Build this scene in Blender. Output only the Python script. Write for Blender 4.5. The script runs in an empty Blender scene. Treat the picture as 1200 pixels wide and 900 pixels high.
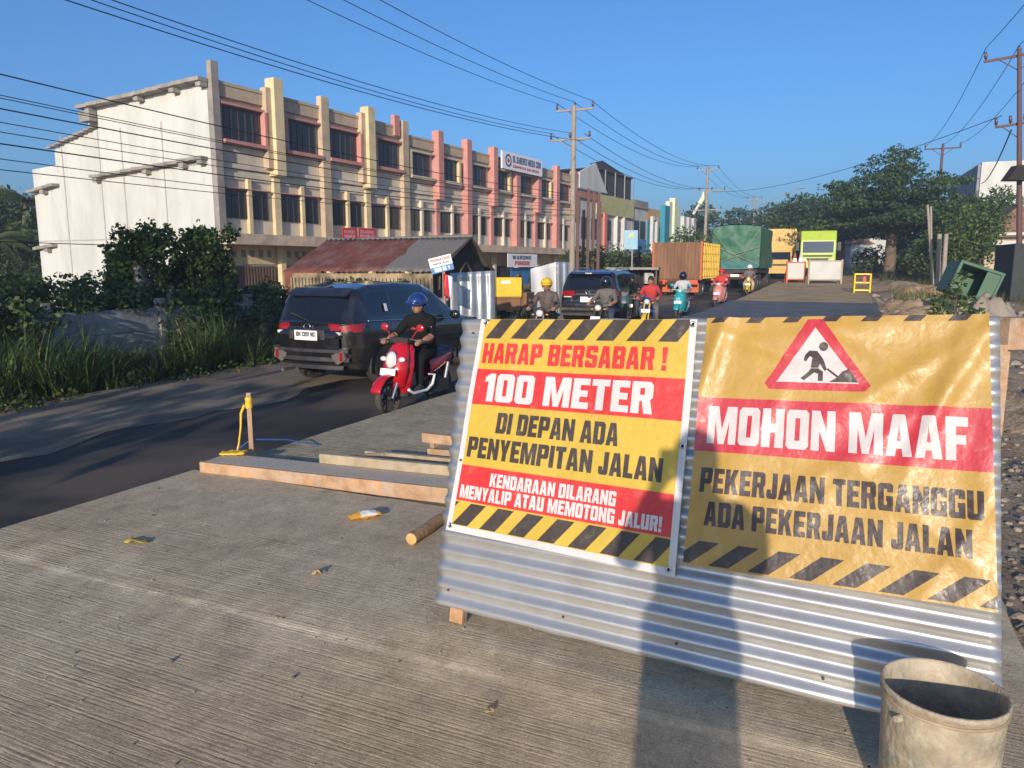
import bpy, bmesh, math, random
import numpy as np
from mathutils import Vector as V, Matrix as Mx, noise
from mathutils.geometry import tessellate_polygon
sc = bpy.context.scene
COL = sc.collection
R = math.radians
rnd = random.Random(7)
nr = np.random.default_rng(11)
# ---------------------------------------------------------------- camera, sky, sun, exposure
CAM_H = 1.6
SUN_AZ, SUN_EL = 13.4, 13.0          # direction the light travels (from +Y towards +X), elevation
cam = bpy.data.cameras.new('camera'); camo = bpy.data.objects.new('camera', cam); COL.objects.link(camo)
camo.location = (0, 0, CAM_H); camo.rotation_euler = (R(90 - 8.9), 0, 0)
cam.sensor_fit = 'HORIZONTAL'; cam.sensor_width = 36; cam.lens = 36 * 880 / 1200
cam.clip_start = .05; cam.clip_end = 3000
sc.camera = camo
w = bpy.data.worlds.new('World'); sc.world = w; w.use_nodes = True
nt = w.node_tree; bg = nt.nodes['Background']
sky = nt.nodes.new('ShaderNodeTexSky'); sky.sky_type = 'NISHITA'; sky.sun_disc = False
sky.sun_elevation = R(SUN_EL); sky.sun_rotation = R(180 + SUN_AZ)
sky.altitude = 0; sky.air_density = 1.0; sky.dust_density = 2.2; sky.ozone_density = 7.0
nt.links.new(sky.outputs[0], bg.inputs[0]); bg.inputs[1].default_value = 0.15
sun = bpy.data.lights.new('sun', 'SUN'); suno = bpy.data.objects.new('sun', sun); COL.objects.link(suno)
sun.energy = 4.2; sun.angle = R(.55); sun.color = (1.0, .86, .70)
suno.location = (-20, -40, 30)
_d = V((math.sin(R(SUN_AZ)) * math.cos(R(SUN_EL)), math.cos(R(SUN_AZ)) * math.cos(R(SUN_EL)), -math.sin(R(SUN_EL))))
suno.rotation_euler = _d.to_track_quat('-Z', 'Y').to_euler()
sc.view_settings.view_transform = 'Standard'; sc.view_settings.look = 'None'
sc.view_settings.exposure = 0.38; sc.view_settings.gamma = 1; sc.view_settings.use_curve_mapping = False
# ---------------------------------------------------------------- frames: the road and the terrace of shops
AZR, AZF = R(24.3), R(29.6)
RU = V((math.sin(AZR), math.cos(AZR), 0)); RL = V((-math.cos(AZR), math.sin(AZR), 0))
FU = V((math.sin(AZF), math.cos(AZF), 0)); FL = V((-math.cos(AZF), math.sin(AZF), 0))
F0 = V((-14, 36, 0))
def zt(s):                            # the road climbs gently beyond the works
    s = min(s, 170)
    return .024 * math.log1p(math.exp((s - 27) / 4.)) * 4. if s < 60 else .024 * (s - 27)
def rd(s, l, z=0., slope=True):       # along the road, to its left, above the new slab
    p = RU * s + RL * l
    return V((p.x, p.y, z + (zt(s) if slope else 0)))
def sofs(p): return p.x * RU.x + p.y * RU.y
_c, _s = math.cos(R(8.9)), math.sin(R(8.9))
def at(x, y, Y):                      # the point seen at a photo pixel, Y metres ahead
    r = (x - 600) / 880; u = -(y - 450) / 880
    d = V((r, _c + u * _s, -_s + u * _c))
    return V((0, 0, CAM_H)) + d * (Y / d.y)
# ---------------------------------------------------------------- materials
MATS = {}
def nodes_of(name):
    m = bpy.data.materials.new(name); m.use_nodes = True
    t = m.node_tree; b = t.nodes['Principled BSDF']
    return m, t, b
def mat(name, col, rough=.6, metal=0., var=.15, vs=3., bump=0., bs=40., dirt=None, coat=0., spec=.5, stretch=None, emit=0.):
    if name in MATS: return MATS[name]
    m, t, b = nodes_of(name); N = t.nodes.new; Lk = t.links.new
    b.inputs['Roughness'].default_value = rough; b.inputs['Metallic'].default_value = metal
    b.inputs['Specular IOR Level'].default_value = spec; b.inputs['Coat Weight'].default_value = coat
    b.inputs['Coat Roughness'].default_value = .05
    tc = N('ShaderNodeTexCoord'); src = tc.outputs['Object']
    if stretch:
        mp = N('ShaderNodeMapping'); mp.inputs['Scale'].default_value = stretch; Lk(src, mp.inputs[0]); src = mp.outputs[0]
    c4 = (*col, 1)
    n = N('ShaderNodeTexNoise'); n.inputs['Scale'].default_value = vs; n.inputs['Detail'].default_value = 5; n.inputs['Roughness'].default_value = .65
    Lk(src, n.inputs[0])
    mr = N('ShaderNodeMapRange'); mr.inputs[1].default_value = .3; mr.inputs[2].default_value = .7
    mr.inputs[3].default_value = 1 - var; mr.inputs[4].default_value = 1 + var; Lk(n.outputs[0], mr.inputs[0])
    mx = N('ShaderNodeMix'); mx.data_type = 'RGBA'; mx.blend_type = 'MULTIPLY'; mx.inputs[0].default_value = 1
    mx.inputs[6].default_value = c4; Lk(mr.outputs[0], mx.inputs[7]); out = mx.outputs[2]
    if dirt:
        dc, amt, ds = dirt
        n2 = N('ShaderNodeTexNoise'); n2.inputs['Scale'].default_value = ds; n2.inputs['Detail'].default_value = 7; n2.inputs['Roughness'].default_value = .7
        Lk(src, n2.inputs[0])
        m2 = N('ShaderNodeMapRange'); m2.inputs[1].default_value = .5 - .18 * amt; m2.inputs[2].default_value = .78 - .18 * amt
        m2.inputs[3].default_value = 0; m2.inputs[4].default_value = min(1, .35 + .6 * amt); Lk(n2.outputs[0], m2.inputs[0])
        x2 = N('ShaderNodeMix'); x2.data_type = 'RGBA'; Lk(m2.outputs[0], x2.inputs[0]); Lk(out, x2.inputs[6]); x2.inputs[7].default_value = (*dc, 1)
        out = x2.outputs[2]
    Lk(out, b.inputs['Base Color'])
    if bump:
        n3 = N('ShaderNodeTexNoise'); n3.inputs['Scale'].default_value = bs; n3.inputs['Detail'].default_value = 4; Lk(src, n3.inputs[0])
        bp = N('ShaderNodeBump'); bp.inputs['Strength'].default_value = bump; bp.inputs['Distance'].default_value = .02
        Lk(n3.outputs[0], bp.inputs['Height']); Lk(bp.outputs[0], b.inputs['Normal'])
    if emit:
        b.inputs['Emission Color'].default_value = c4; b.inputs['Emission Strength'].default_value = emit
    MATS[name] = m
    return m
def leafmat(name, col, var=.35, vs=1.2, trans=.35):
    if name in MATS: return MATS[name]
    m, t, b = nodes_of(name); N = t.nodes.new; Lk = t.links.new
    tc = N('ShaderNodeTexCoord'); n = N('ShaderNodeTexNoise'); n.inputs['Scale'].default_value = vs; n.inputs['Detail'].default_value = 6
    Lk(tc.outputs['Object'], n.inputs[0])
    mr = N('ShaderNodeMapRange'); mr.inputs[1].default_value = .3; mr.inputs[2].default_value = .7; mr.inputs[3].default_value = 1 - var; mr.inputs[4].default_value = 1 + var
    Lk(n.outputs[0], mr.inputs[0])
    mx = N('ShaderNodeMix'); mx.data_type = 'RGBA'; mx.blend_type = 'MULTIPLY'; mx.inputs[0].default_value = 1; mx.inputs[6].default_value = (*col, 1); Lk(mr.outputs[0], mx.inputs[7])
    Lk(mx.outputs[2], b.inputs['Base Color']); b.inputs['Roughness'].default_value = .55; b.inputs['Specular IOR Level'].default_value = .3
    tr = N('ShaderNodeBsdfTranslucent'); Lk(mx.outputs[2], tr.inputs[0])
    ms = N('ShaderNodeMixShader'); ms.inputs[0].default_value = trans; Lk(b.outputs[0], ms.inputs[1]); Lk(tr.outputs[0], ms.inputs[2])
    Lk(ms.outputs[0], t.nodes['Material Output'].inputs[0])
    MATS[name] = m
    return m
# ---------------------------------------------------------------- mesh builder
class MB:
    def __init__(s): s.v = []; s.f = []; s.m = []; s.s = []
    def add(s, vs, fs, mat=0, smooth=False, M=None):
        o = len(s.v)
        s.v += [tuple(M @ V(p)) if M is not None else tuple(p) for p in vs]
        s.f += [tuple(i + o for i in f) for f in fs]; s.m += [mat] * len(fs); s.s += [smooth] * len(fs)
        return s
    def box(s, c, d, mat=0, rz=0, M=None, top=1., ry=0, rx=0):
        hx, hy, hz = d[0] / 2, d[1] / 2, d[2] / 2
        vs = [(-hx, -hy, -hz), (hx, -hy, -hz), (hx, hy, -hz), (-hx, hy, -hz), (-hx * top, -hy * top, hz), (hx * top, -hy * top, hz), (hx * top, hy * top, hz), (-hx * top, hy * top, hz)]
        T = Mx.Translation(V(c)) @ Mx.Rotation(rz, 4, 'Z') @ Mx.Rotation(ry, 4, 'Y') @ Mx.Rotation(rx, 4, 'X')
        if M is not None: T = M @ T
        return s.add(vs, [(3, 2, 1, 0), (4, 5, 6, 7), (0, 1, 5, 4), (1, 2, 6, 5), (2, 3, 7, 6), (3, 0, 4, 7)], mat, False, T)
    def tube(s, pts, r, seg=8, mat=0, caps=True, M=None, smooth=True):
        pts = [V(p) for p in pts]; n = len(pts); rs = list(r) if hasattr(r, '__len__') else [r] * n
        vs = []; fs = []; prev = None
        for i, p in enumerate(pts):
            d = (pts[min(i + 1, n - 1)] - pts[max(i - 1, 0)]).normalized()
            if prev is None: a = d.orthogonal().normalized()
            else: a = (prev - d * prev.dot(d)); a = a.normalized() if a.length > 1e-6 else d.orthogonal().normalized()
            prev = a; b = d.cross(a)
            for k in range(seg):
                t = 2 * math.pi * k / seg; vs.append(p + (a * math.cos(t) + b * math.sin(t)) * rs[i])
        for i in range(n - 1):
            for k in range(seg):
                k2 = (k + 1) % seg; fs.append((i * seg + k, i * seg + k2, (i + 1) * seg + k2, (i + 1) * seg + k))
        s.add(vs, fs, mat, smooth, M)
        if caps:
            s.add(vs[:seg], [tuple(reversed(range(seg)))], mat, False, M); s.add(vs[-seg:], [tuple(range(seg))], mat, False, M)
        return s
    def cyl(s, a, b, r, r2=None, seg=12, mat=0, M=None): return s.tube([a, b], [r, r if r2 is None else r2], seg, mat, True, M)
    def lathe(s, prof, seg=24, mat=0, M=None, smooth=True, closed=False, sx=1., sy=1.):
        vs = []; fs = []; n = len(prof)
        for r, z in prof:
            for k in range(seg):
                t = 2 * math.pi * k / seg; vs.append((r * math.cos(t) * sx, r * math.sin(t) * sy, z))
        for i in range(n if closed else n - 1):
            j = (i + 1) % n
            for k in range(seg):
                k2 = (k + 1) % seg; fs.append((i * seg + k, i * seg + k2, j * seg + k2, j * seg + k))
        return s.add(vs, fs, mat, smooth, M)
    def ball(s, c, r, mat=0, seg=14, rings=9, M=None):
        r = r if hasattr(r, '__len__') else (r, r, r)
        prof = [(max(1e-4, math.sin(math.pi * i / rings)), -math.cos(math.pi * i / rings)) for i in range(rings + 1)]
        T = Mx.Translation(V(c)) @ Mx.Diagonal((*r, 1))
        return s.lathe(prof, seg, mat, M @ T if M is not None else T)
    def prism(s, poly, z0, z1, mat=0, M=None, smooth=False):   # 2D outline extruded along z
        n = len(poly)
        a = sum(poly[i][0] * poly[(i + 1) % n][1] - poly[(i + 1) % n][0] * poly[i][1] for i in range(n))
        if a < 0: poly = poly[::-1]
        vs = [(x, y, z0) for x, y in poly] + [(x, y, z1) for x, y in poly]
        tri = tessellate_polygon([[V((x, y, 0)) for x, y in poly]])
        fs = []
        for t in tri:
            p = [poly[i] for i in t]
            ar = (p[1][0] - p[0][0]) * (p[2][1] - p[0][1]) - (p[2][0] - p[0][0]) * (p[1][1] - p[0][1])
            t = tuple(t) if ar > 0 else tuple(t[::-1])
            fs.append(tuple(i + n for i in t)); fs.append(t[::-1])
        fs += [(i, (i + 1) % n, (i + 1) % n + n, i + n) for i in range(n)]
        return s.add(vs, fs, mat, smooth, M)
    def grid(s, fn, nu, nv, mat=0, smooth=True, flip=False):
        vs = [fn(i / nu, j / nv) for j in range(nv + 1) for i in range(nu + 1)]
        fs = []
        for j in range(nv):
            for i in range(nu):
                a = j * (nu + 1) + i; q = (a, a + 1, a + nu + 2, a + nu + 1); fs.append(q[::-1] if flip else q)
        return s.add(vs, fs, mat, smooth)
    def build(s, name, mats, parent=None, bev=0, loc=None, solid=0, label=None):
        me = bpy.data.meshes.new(name); me.from_pydata(s.v, [], s.f)
        mats = mats if isinstance(mats, (list, tuple)) else [mats]
        for m in mats: me.materials.append(m)
        me.polygons.foreach_set('material_index', s.m); me.polygons.foreach_set('use_smooth', s.s); me.update()
        o = bpy.data.objects.new(name, me); COL.objects.link(o)
        if loc is not None: o.location = loc
        if parent is not None: o.parent = parent
        if solid:
            md = o.modifiers.new('solid', 'SOLIDIFY'); md.thickness = solid; md.offset = 0
        if bev:
            md = o.modifiers.new('bevel', 'BEVEL'); md.width = bev; md.segments = 2; md.limit_method = 'ANGLE'; md.angle_limit = R(40); md.harden_normals = False
        if label: o['label'] = label
        return o
def tag(o, label, cat, group=None, kind=None):
    o['label'] = label; o['category'] = cat
    if group: o['group'] = group
    if kind: o['kind'] = kind
    return o
def thing(name, label, cat, loc=(0, 0, 0), rz=0, group=None):
    o = bpy.data.objects.new(name, None); COL.objects.link(o); o.empty_display_size = .1
    o.location = loc; o.rotation_euler = (0, 0, rz)
    return tag(o, label, cat, group)
def struct(o): o['kind'] = 'structure'; return o
def pl(pts, x):                        # piecewise linear
    if x <= pts[0][0]: return pts[0][1]
    for (a, b), (c, d) in zip(pts, pts[1:]):
        if x <= c: return b + (d - b) * (x - a) / (c - a)
    return pts[-1][1]
def copy_tree(o, parent=None):
    c = o.copy(); COL.objects.link(c); c.parent = parent
    for ch in [k for k in bpy.data.objects if k.parent == o]: copy_tree(ch, c)
    return c
# ---------------------------------------------------------------- heavy condensed block lettering (outlines in a 14-high grid)
def _rc(a, b, c, d): return [(a, b), (c, b), (c, d), (a, d)]
G = {
 'A': (10.4, [(0,0),(3.7,0),(4.1,2.6),(6.3,2.6),(6.7,0),(10.4,0),(7.8,13.6),(7.3,14),(3.1,14),(2.6,13.6)], [[(4.4,5.2),(6.0,5.2),(5.2,10.5)]]),
 'B': (10, [(0,0),(8.6,0),(10,1.4),(10,6.3),(9.2,7.1),(10,7.9),(10,12.6),(8.6,14),(0,14)], [_rc(3.9,2.8,6.1,5.8), _rc(3.9,8.4,6.1,11.2)]),
 'C': (10, [(0,1.2),(1.2,0),(8.8,0),(10,1.2),(10,5),(6.1,5),(6.1,3),(3.9,3),(3.9,11),(6.1,11),(6.1,9),(10,9),(10,12.8),(8.8,14),(1.2,14),(0,12.8)], []),
 'D': (10, [(0,0),(8.2,0),(10,1.8),(10,12.2),(8.2,14),(0,14)], [_rc(3.9,3,6.1,11)]),
 'E': (8.6, [(0,0),(8.6,0),(8.6,3),(3.9,3),(3.9,5.6),(7.8,5.6),(7.8,8.5),(3.9,8.5),(3.9,11),(8.6,11),(8.6,14),(0,14)], []),
 'F': (8.4, [(0,0),(3.9,0),(3.9,5.2),(7.6,5.2),(7.6,8.2),(3.9,8.2),(3.9,11),(8.4,11),(8.4,14),(0,14)], []),
 'G': (10, [(0,1.2),(1.2,0),(10,0),(10,7.6),(5.4,7.6),(5.4,5),(6.1,5),(6.1,3),(3.9,3),(3.9,11),(6.1,11),(6.1,9.4),(10,9.4),(10,12.8),(8.8,14),(1.2,14),(0,12.8)], []),
 'H': (10, [(0,0),(3.9,0),(3.9,5.4),(6.1,5.4),(6.1,0),(10,0),(10,14),(6.1,14),(6.1,8.6),(3.9,8.6),(3.9,14),(0,14)], []),
 'I': (3.9, _rc(0,0,3.9,14), []),
 'J': (8, [(0,1.2),(1.2,0),(6.8,0),(8,1.2),(8,14),(4.1,14),(4.1,3),(3.4,3),(3.4,5),(0,5)], []),
 'K': (10.4, [(0,0),(3.9,0),(3.9,4.5),(4.6,5.8),(6.4,0),(10.4,0),(7.4,8),(10.2,14),(6.2,14),(3.9,9),(3.9,14),(0,14)], []),
 'L': (8, [(0,0),(8,0),(8,3),(3.9,3),(3.9,14),(0,14)], []),
 'M': (14, [(0,0),(3.6,0),(3.6,8.5),(5.6,0),(8.4,0),(10.4,8.5),(10.4,0),(14,0),(14,14),(9.2,14),(7,5.5),(4.8,14),(0,14)], []),
 'N': (10.4, [(0,0),(3.6,0),(3.6,7),(6.8,0),(10.4,0),(10.4,14),(6.8,14),(6.8,7),(3.6,14),(0,14)], []),
 'O': (10, [(0,1.3),(1.3,0),(8.7,0),(10,1.3),(10,12.7),(8.7,14),(1.3,14),(0,12.7)], [_rc(3.9,3,6.1,11)]),
 'P': (10, [(0,0),(3.9,0),(3.9,5),(8.6,5),(10,6.4),(10,12.6),(8.6,14),(0,14)], [_rc(3.9,7.8,6.1,11.2)]),
 'R': (10.2, [(0,0),(3.9,0),(3.9,5.6),(5,5.6),(6.2,0),(10.2,0),(8.8,6),(10,7.2),(10,12.6),(8.6,14),(0,14)], [_rc(3.9,8.2,6.1,11.2)]),
 'S': (10, [(0,4.6),(0,1.2),(1.2,0),(8.8,0),(10,1.2),(10,6.9),(8.8,8.1),(3.9,8.6),(3.9,11),(6.1,11),(6.1,9.6),(10,9.6),(10,12.8),(8.8,14),(1.2,14),(0,12.8),(0,7.2),(1.2,6),(6.1,5.5),(6.1,3),(3.9,3),(3.9,4.6)], []),
 'T': (9, [(2.55,0),(6.45,0),(6.45,11),(9,11),(9,14),(0,14),(0,11),(2.55,11)], []),
 'U': (10, [(0,1.2),(1.2,0),(8.8,0),(10,1.2),(10,14),(6.1,14),(6.1,3),(3.9,3),(3.9,14),(0,14)], []),
 'W': (14, [(3,0),(6,0),(7,6),(8,0),(11,0),(14,14),(10.6,14),(9.4,6),(8.4,14),(5.6,14),(4.6,6),(3.4,14),(0,14)], []),
 'Y': (10.1, [(3.1,0),(7,0),(7,5),(10.1,14),(6.2,14),(5.05,9.2),(3.9,14),(0,14),(3.1,5)], []),
 '0': (10, [(0,1.3),(1.3,0),(8.7,0),(10,1.3),(10,12.7),(8.7,14),(1.3,14),(0,12.7)], [_rc(3.9,3,6.1,11)]),
 '1': (5.9, [(2,0),(5.9,0),(5.9,14),(3,14),(0,12),(0,9.6),(2,10.2)], []),
 '3': (10, [(0,1.2),(1.2,0),(8.8,0),(10,1.2),(10,6.2),(9.2,7),(10,7.8),(10,12.8),(8.8,14),(1.2,14),(0,12.8),(0,9.6),(3.9,9.6),(3.9,11),(6.1,11),(6.1,8.4),(4,8.4),(4,5.6),(6.1,5.6),(6.1,3),(3.9,3),(3.9,4.4),(0,4.4)], []),
 '9': (10, [(0,1.2),(1.2,0),(8.8,0),(10,1.2),(10,12.8),(8.8,14),(1.2,14),(0,12.8),(0,6.6),(1.2,5.4),(6.1,5.4),(6.1,3),(3.9,3),(3.9,4.2),(0,4.2)], [_rc(3.9,8.2,6.1,11)]),
 '.': (3, _rc(0,0,3,3), []),
 '^': (10, [(3.4,0),(6.6,0),(6.6,7),(10,7),(5,14),(0,7),(3.4,7)], []),
}
def text_polys(txt, x0, x1, y0, y1, gap=1.15, space=4.6):   # triangles (list of point triples) filling the given box
    x = 0; out = []
    for ch in txt:
        if ch == ' ': x += space; continue
        if ch == '!':
            parts = [(_rc(.1, 0, 3.7, 3.3), []), ([(.5,4.4),(3.3,4.4),(3.9,14),(-.1,14)], [])]; wd = 3.9
        else:
            wd, o, h = G[ch]; parts = [(o, h)]
        for o, h in parts: out.append((x, o, h))
        x += wd + gap
    tot = x - gap; kx = (x1 - x0) / tot; ky = (y1 - y0) / 14
    tris = []
    for ox, o, h in out:
        loops = [[V(((px + ox) * kx + x0, py * ky + y0, 0)) for px, py in lp] for lp in [o] + h]
        flat = [p for lp in loops for p in lp]
        for t in tessellate_polygon(loops):
            p = [flat[i] for i in t]
            if (p[1] - p[0]).cross(p[2] - p[0]).z < 0: p = p[::-1]
            tris.append(p)
    return tris
def flat_text(mb, txt, x0, x1, y0, y1, z, M, mat=0):
    for t in text_polys(txt, x0, x1, y0, y1): mb.add([(p.x, p.y, z) for p in t], [(0, 1, 2)], mat, False, M)
# ---------------------------------------------------------------- leaves
def leaf_mesh(name, pts, size, mats, parent=None, up=.3, aspect=.5, weights=None, loc=None, droop=0.):
    pts = np.asarray(pts, float); n = len(pts)
    nrm = nr.normal(size=(n, 3)); nrm[:, 2] += up * 2; nrm /= np.linalg.norm(nrm, axis=1)[:, None]
    t = nr.normal(size=(n, 3)); t[:, 2] -= droop; t -= nrm * (t * nrm).sum(1)[:, None]; t /= np.linalg.norm(t, axis=1)[:, None] + 1e-9
    b = np.cross(nrm, t); sz = size * nr.uniform(.55, 1.35, n)[:, None]
    v = np.stack([pts - t * sz, pts + b * sz * aspect + nrm * sz * .12, pts + t * sz, pts - b * sz * aspect + nrm * sz * .12], 1).reshape(-1, 3)
    me = bpy.data.meshes.new(name); me.vertices.add(4 * n); me.vertices.foreach_set('co', v.ravel())
    me.loops.add(4 * n); me.loops.foreach_set('vertex_index', np.arange(4 * n))
    me.polygons.add(n); me.polygons.foreach_set('loop_start', np.arange(n) * 4); me.polygons.foreach_set('loop_total', np.full(n, 4))
    for m in mats: me.materials.append(m)
    me.polygons.foreach_set('material_index', nr.choice(len(mats), n, p=weights).astype(np.int32))
    me.update(calc_edges=True); me.validate()
    o = bpy.data.objects.new(name, me); COL.objects.link(o)
    if loc is not None: o.location = loc
    if parent is not None: o.parent = parent
    return o
def lobes(ls, dens):                    # leaf positions near the shells of many lumpy lobes; ls = (centre, radii)
    out = []
    for c, r in ls:
        n = int(dens * (r[0] * r[1] + r[1] * r[2] + r[0] * r[2]))
        d = nr.normal(size=(n, 3)); d /= np.linalg.norm(d, axis=1)[:, None]
        rad = nr.uniform(.3, 1, n) ** .45
        k = 1 + .22 * np.sin(d[:, 0] * 5 + c[0] * 3) * np.cos(d[:, 1] * 6 + c[1]) + .12 * np.sin(d[:, 2] * 9 + c[2] * 5)
        out.append(np.array(c) + d * (rad * k)[:, None] * np.array(r))
    return np.concatenate(out)
# ================================================================ SETTING
def strip(mb, s0, s1, l0, l1, z, ns, nl, mat=0, dz=None):
    def f(u, v):
        s = s0 + (s1 - s0) * u; l = l0 + (l1 - l0) * v
        p = rd(s, l, z); p.z += dz(s, l) if dz else 0
        return p
    mb.grid(f, ns, nl, mat)
def ground_mat(name, base, alt, rough=.9, bump=.6, bs=35, scale=.6, speck=.25, fine=90, patch=None):
    m, t, b = nodes_of(name); N = t.nodes.new; Lk = t.links.new
    tc = N('ShaderNodeTexCoord'); src = tc.outputs['Object']
    n1 = N('ShaderNodeTexNoise'); n1.inputs['Scale'].default_value = scale; n1.inputs['Detail'].default_value = 8; n1.inputs['Roughness'].default_value = .62; Lk(src, n1.inputs[0])
    cr = N('ShaderNodeMapRange'); cr.inputs[1].default_value = .38; cr.inputs[2].default_value = .62; Lk(n1.outputs[0], cr.inputs[0])
    mx = N('ShaderNodeMix'); mx.data_type = 'RGBA'; mx.inputs[6].default_value = (*base, 1); mx.inputs[7].default_value = (*alt, 1); Lk(cr.outputs[0], mx.inputs[0])
    n2 = N('ShaderNodeTexNoise'); n2.inputs['Scale'].default_value = fine; n2.inputs['Detail'].default_value = 5; n2.inputs['Roughness'].default_value = .75; Lk(src, n2.inputs[0])
    m2 = N('ShaderNodeMapRange'); m2.inputs[1].default_value = .3; m2.inputs[2].default_value = .7; m2.inputs[3].default_value = 1 - speck; m2.inputs[4].default_value = 1 + speck; Lk(n2.outputs[0], m2.inputs[0])
    mu = N('ShaderNodeMix'); mu.data_type = 'RGBA'; mu.blend_type = 'MULTIPLY'; mu.inputs[0].default_value = 1; Lk(mx.outputs[2], mu.inputs[6]); Lk(m2.outputs[0], mu.inputs[7])
    out = mu.outputs[2]
    if patch:
        pc, ps, lo = patch
        n4 = N('ShaderNodeTexNoise'); n4.inputs['Scale'].default_value = ps; n4.inputs['Detail'].default_value = 4; Lk(src, n4.inputs[0])
        m4 = N('ShaderNodeMapRange'); m4.inputs[1].default_value = lo; m4.inputs[2].default_value = lo + .12; m4.inputs[4].default_value = .8; Lk(n4.outputs[0], m4.inputs[0])
        x4 = N('ShaderNodeMix'); x4.data_type = 'RGBA'; Lk(m4.outputs[0], x4.inputs[0]); Lk(out, x4.inputs[6]); x4.inputs[7].default_value = (*pc, 1); out = x4.outputs[2]
    Lk(out, b.inputs['Base Color']); b.inputs['Roughness'].default_value = rough; b.inputs['Specular IOR Level'].default_value = .25
    n3 = N('ShaderNodeTexNoise'); n3.inputs['Scale'].default_value = bs; n3.inputs['Detail'].default_value = 8; n3.inputs['Roughness'].default_value = .7; Lk(src, n3.inputs[0])
    bp = N('ShaderNodeBump'); bp.inputs['Strength'].default_value = bump; bp.inputs['Distance'].default_value = .03; Lk(n3.outputs[0], bp.inputs['Height']); Lk(bp.outputs[0], b.inputs['Normal'])
    m['nodes'] = 1
    return m
def slab_mat(name, base, alt, pitch, groove, tone, bumpd, ripple=.35, dust=None):   # concrete raked across the lane: fine grooves at right angles to the road
    m, t, b = nodes_of(name); N = t.nodes.new; Lk = t.links.new
    tc = N('ShaderNodeTexCoord')
    vr = N('ShaderNodeMapping'); vr.vector_type = 'POINT'; vr.inputs['Rotation'].default_value = (0, 0, -(math.pi / 2 - AZR))   # x along the road
    Lk(tc.outputs['Object'], vr.inputs[0]); src = vr.outputs[0]
    def noise_(scale, det=6, ro=.65, st=None):
        n = N('ShaderNodeTexNoise'); n.inputs['Scale'].default_value = scale; n.inputs['Detail'].default_value = det; n.inputs['Roughness'].default_value = ro
        if st:
            mp = N('ShaderNodeMapping'); mp.inputs['Scale'].default_value = st; Lk(src, mp.inputs[0]); Lk(mp.outputs[0], n.inputs[0])
        else: Lk(src, n.inputs[0])
        return n.outputs[0]
    def rng(x, a, c, lo=0, hi=1):
        r = N('ShaderNodeMapRange'); r.inputs[1].default_value = a; r.inputs[2].default_value = c; r.inputs[3].default_value = lo; r.inputs[4].default_value = hi; Lk(x, r.inputs[0]); return r.outputs[0]
    def mth(op, a, c):
        k = N('ShaderNodeMath'); k.operation = op
        for i, q in enumerate((a, c)):
            if isinstance(q, (int, float)): k.inputs[i].default_value = q
            else: Lk(q, k.inputs[i])
        return k.outputs[0]
    wv = N('ShaderNodeTexWave'); wv.wave_type = 'BANDS'; wv.bands_direction = 'X'; wv.wave_profile = 'SIN'
    wv.inputs['Scale'].default_value = 2 * math.pi / (20 * pitch); wv.inputs['Distortion'].default_value = ripple * 4; wv.inputs['Detail'].default_value = 3; wv.inputs['Detail Scale'].default_value = 1.6
    Lk(src, wv.inputs[0])
    strk = noise_(1., 4, .7, (70, 1.6, 1)); strk2 = noise_(1., 3, .7, (38, 2.6, 1))
    wear = rng(noise_(1.1), .36, .62)                       # where the grooves are crisp or worn
    band = noise_(1., 5, .6, (9, .35, 1))                   # uneven pull of the rake
    lines = mth('ADD', mth('MULTIPLY', rng(wv.outputs[1], .05, .55, 1, 0), rng(strk2, .4, .6, 0, .55)), mth('MULTIPLY', rng(strk, .40, .62, 1, 0), .75))
    groovemask = mth('MULTIPLY', lines, mth('MULTIPLY', rng(wear, 0, 1, .35, 1), rng(band, .35, .6, .35, 1)))
    mx = N('ShaderNodeMix'); mx.data_type = 'RGBA'; mx.inputs[6].default_value = (*base, 1); mx.inputs[7].default_value = (*alt, 1); Lk(rng(noise_(.75, 8), .38, .64), mx.inputs[0])
    if dust is not None:                                     # the broom hardly touched the end by the joint
        s0 = N('ShaderNodeSeparateXYZ'); Lk(src, s0.inputs[0]); groovemask = mth('MULTIPLY', groovemask, rng(mth('ADD', s0.outputs[0], mth('MULTIPLY', noise_(.8, 3), 1.2)), 3.0, 4.1, 1, .22))
    g = mth('SUBTRACT', rng(noise_(120, 6, .85), .28, .72, .58, 1.38), mth('MULTIPLY', groovemask, groove))
    g = mth('MULTIPLY', g, rng(band, .3, .7, 1 - tone, 1 + tone))
    pits = rng(noise_(26, 3, .6), .68, .74, 1, .55); g = mth('MULTIPLY', g, pits)
    g = mth('MULTIPLY', g, rng(noise_(5.5, 7, .75), .3, .7, .74, 1.24)); g = mth('MULTIPLY', g, rng(noise_(30, 5, .8), .3, .7, .80, 1.2))
    g = mth('MULTIPLY', g, rng(noise_(2.2, 3, .5), .66, .74, 1, .72))
    if dust is not None:                                     # pale dust drawn out along an old screed line, and tan footmarks
        sx = N('ShaderNodeSeparateXYZ'); Lk(src, sx.inputs[0])
        dd = mth('ABSOLUTE', mth('ADD', sx.outputs[0], mth('ADD', -dust, mth('MULTIPLY', rng(noise_(1.3, 3, .6), 0, 1, -.5, .5), .10))), 0)
        g = mth('ADD', g, mth('MULTIPLY', rng(dd, .0, .05, .55, 0), rng(noise_(9, 5, .7), .35, .6, .15, 1)))
        g = mth('ADD', g, mth('MULTIPLY', rng(dd, .05, .40, .22, 0), rng(noise_(3, 4, .7), .42, .62, 0, 1)))
    mu = N('ShaderNodeMix'); mu.data_type = 'RGBA'; mu.blend_type = 'MULTIPLY'; mu.inputs[0].default_value = 1; Lk(mx.outputs[2], mu.inputs[6]); Lk(g, mu.inputs[7])
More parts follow.
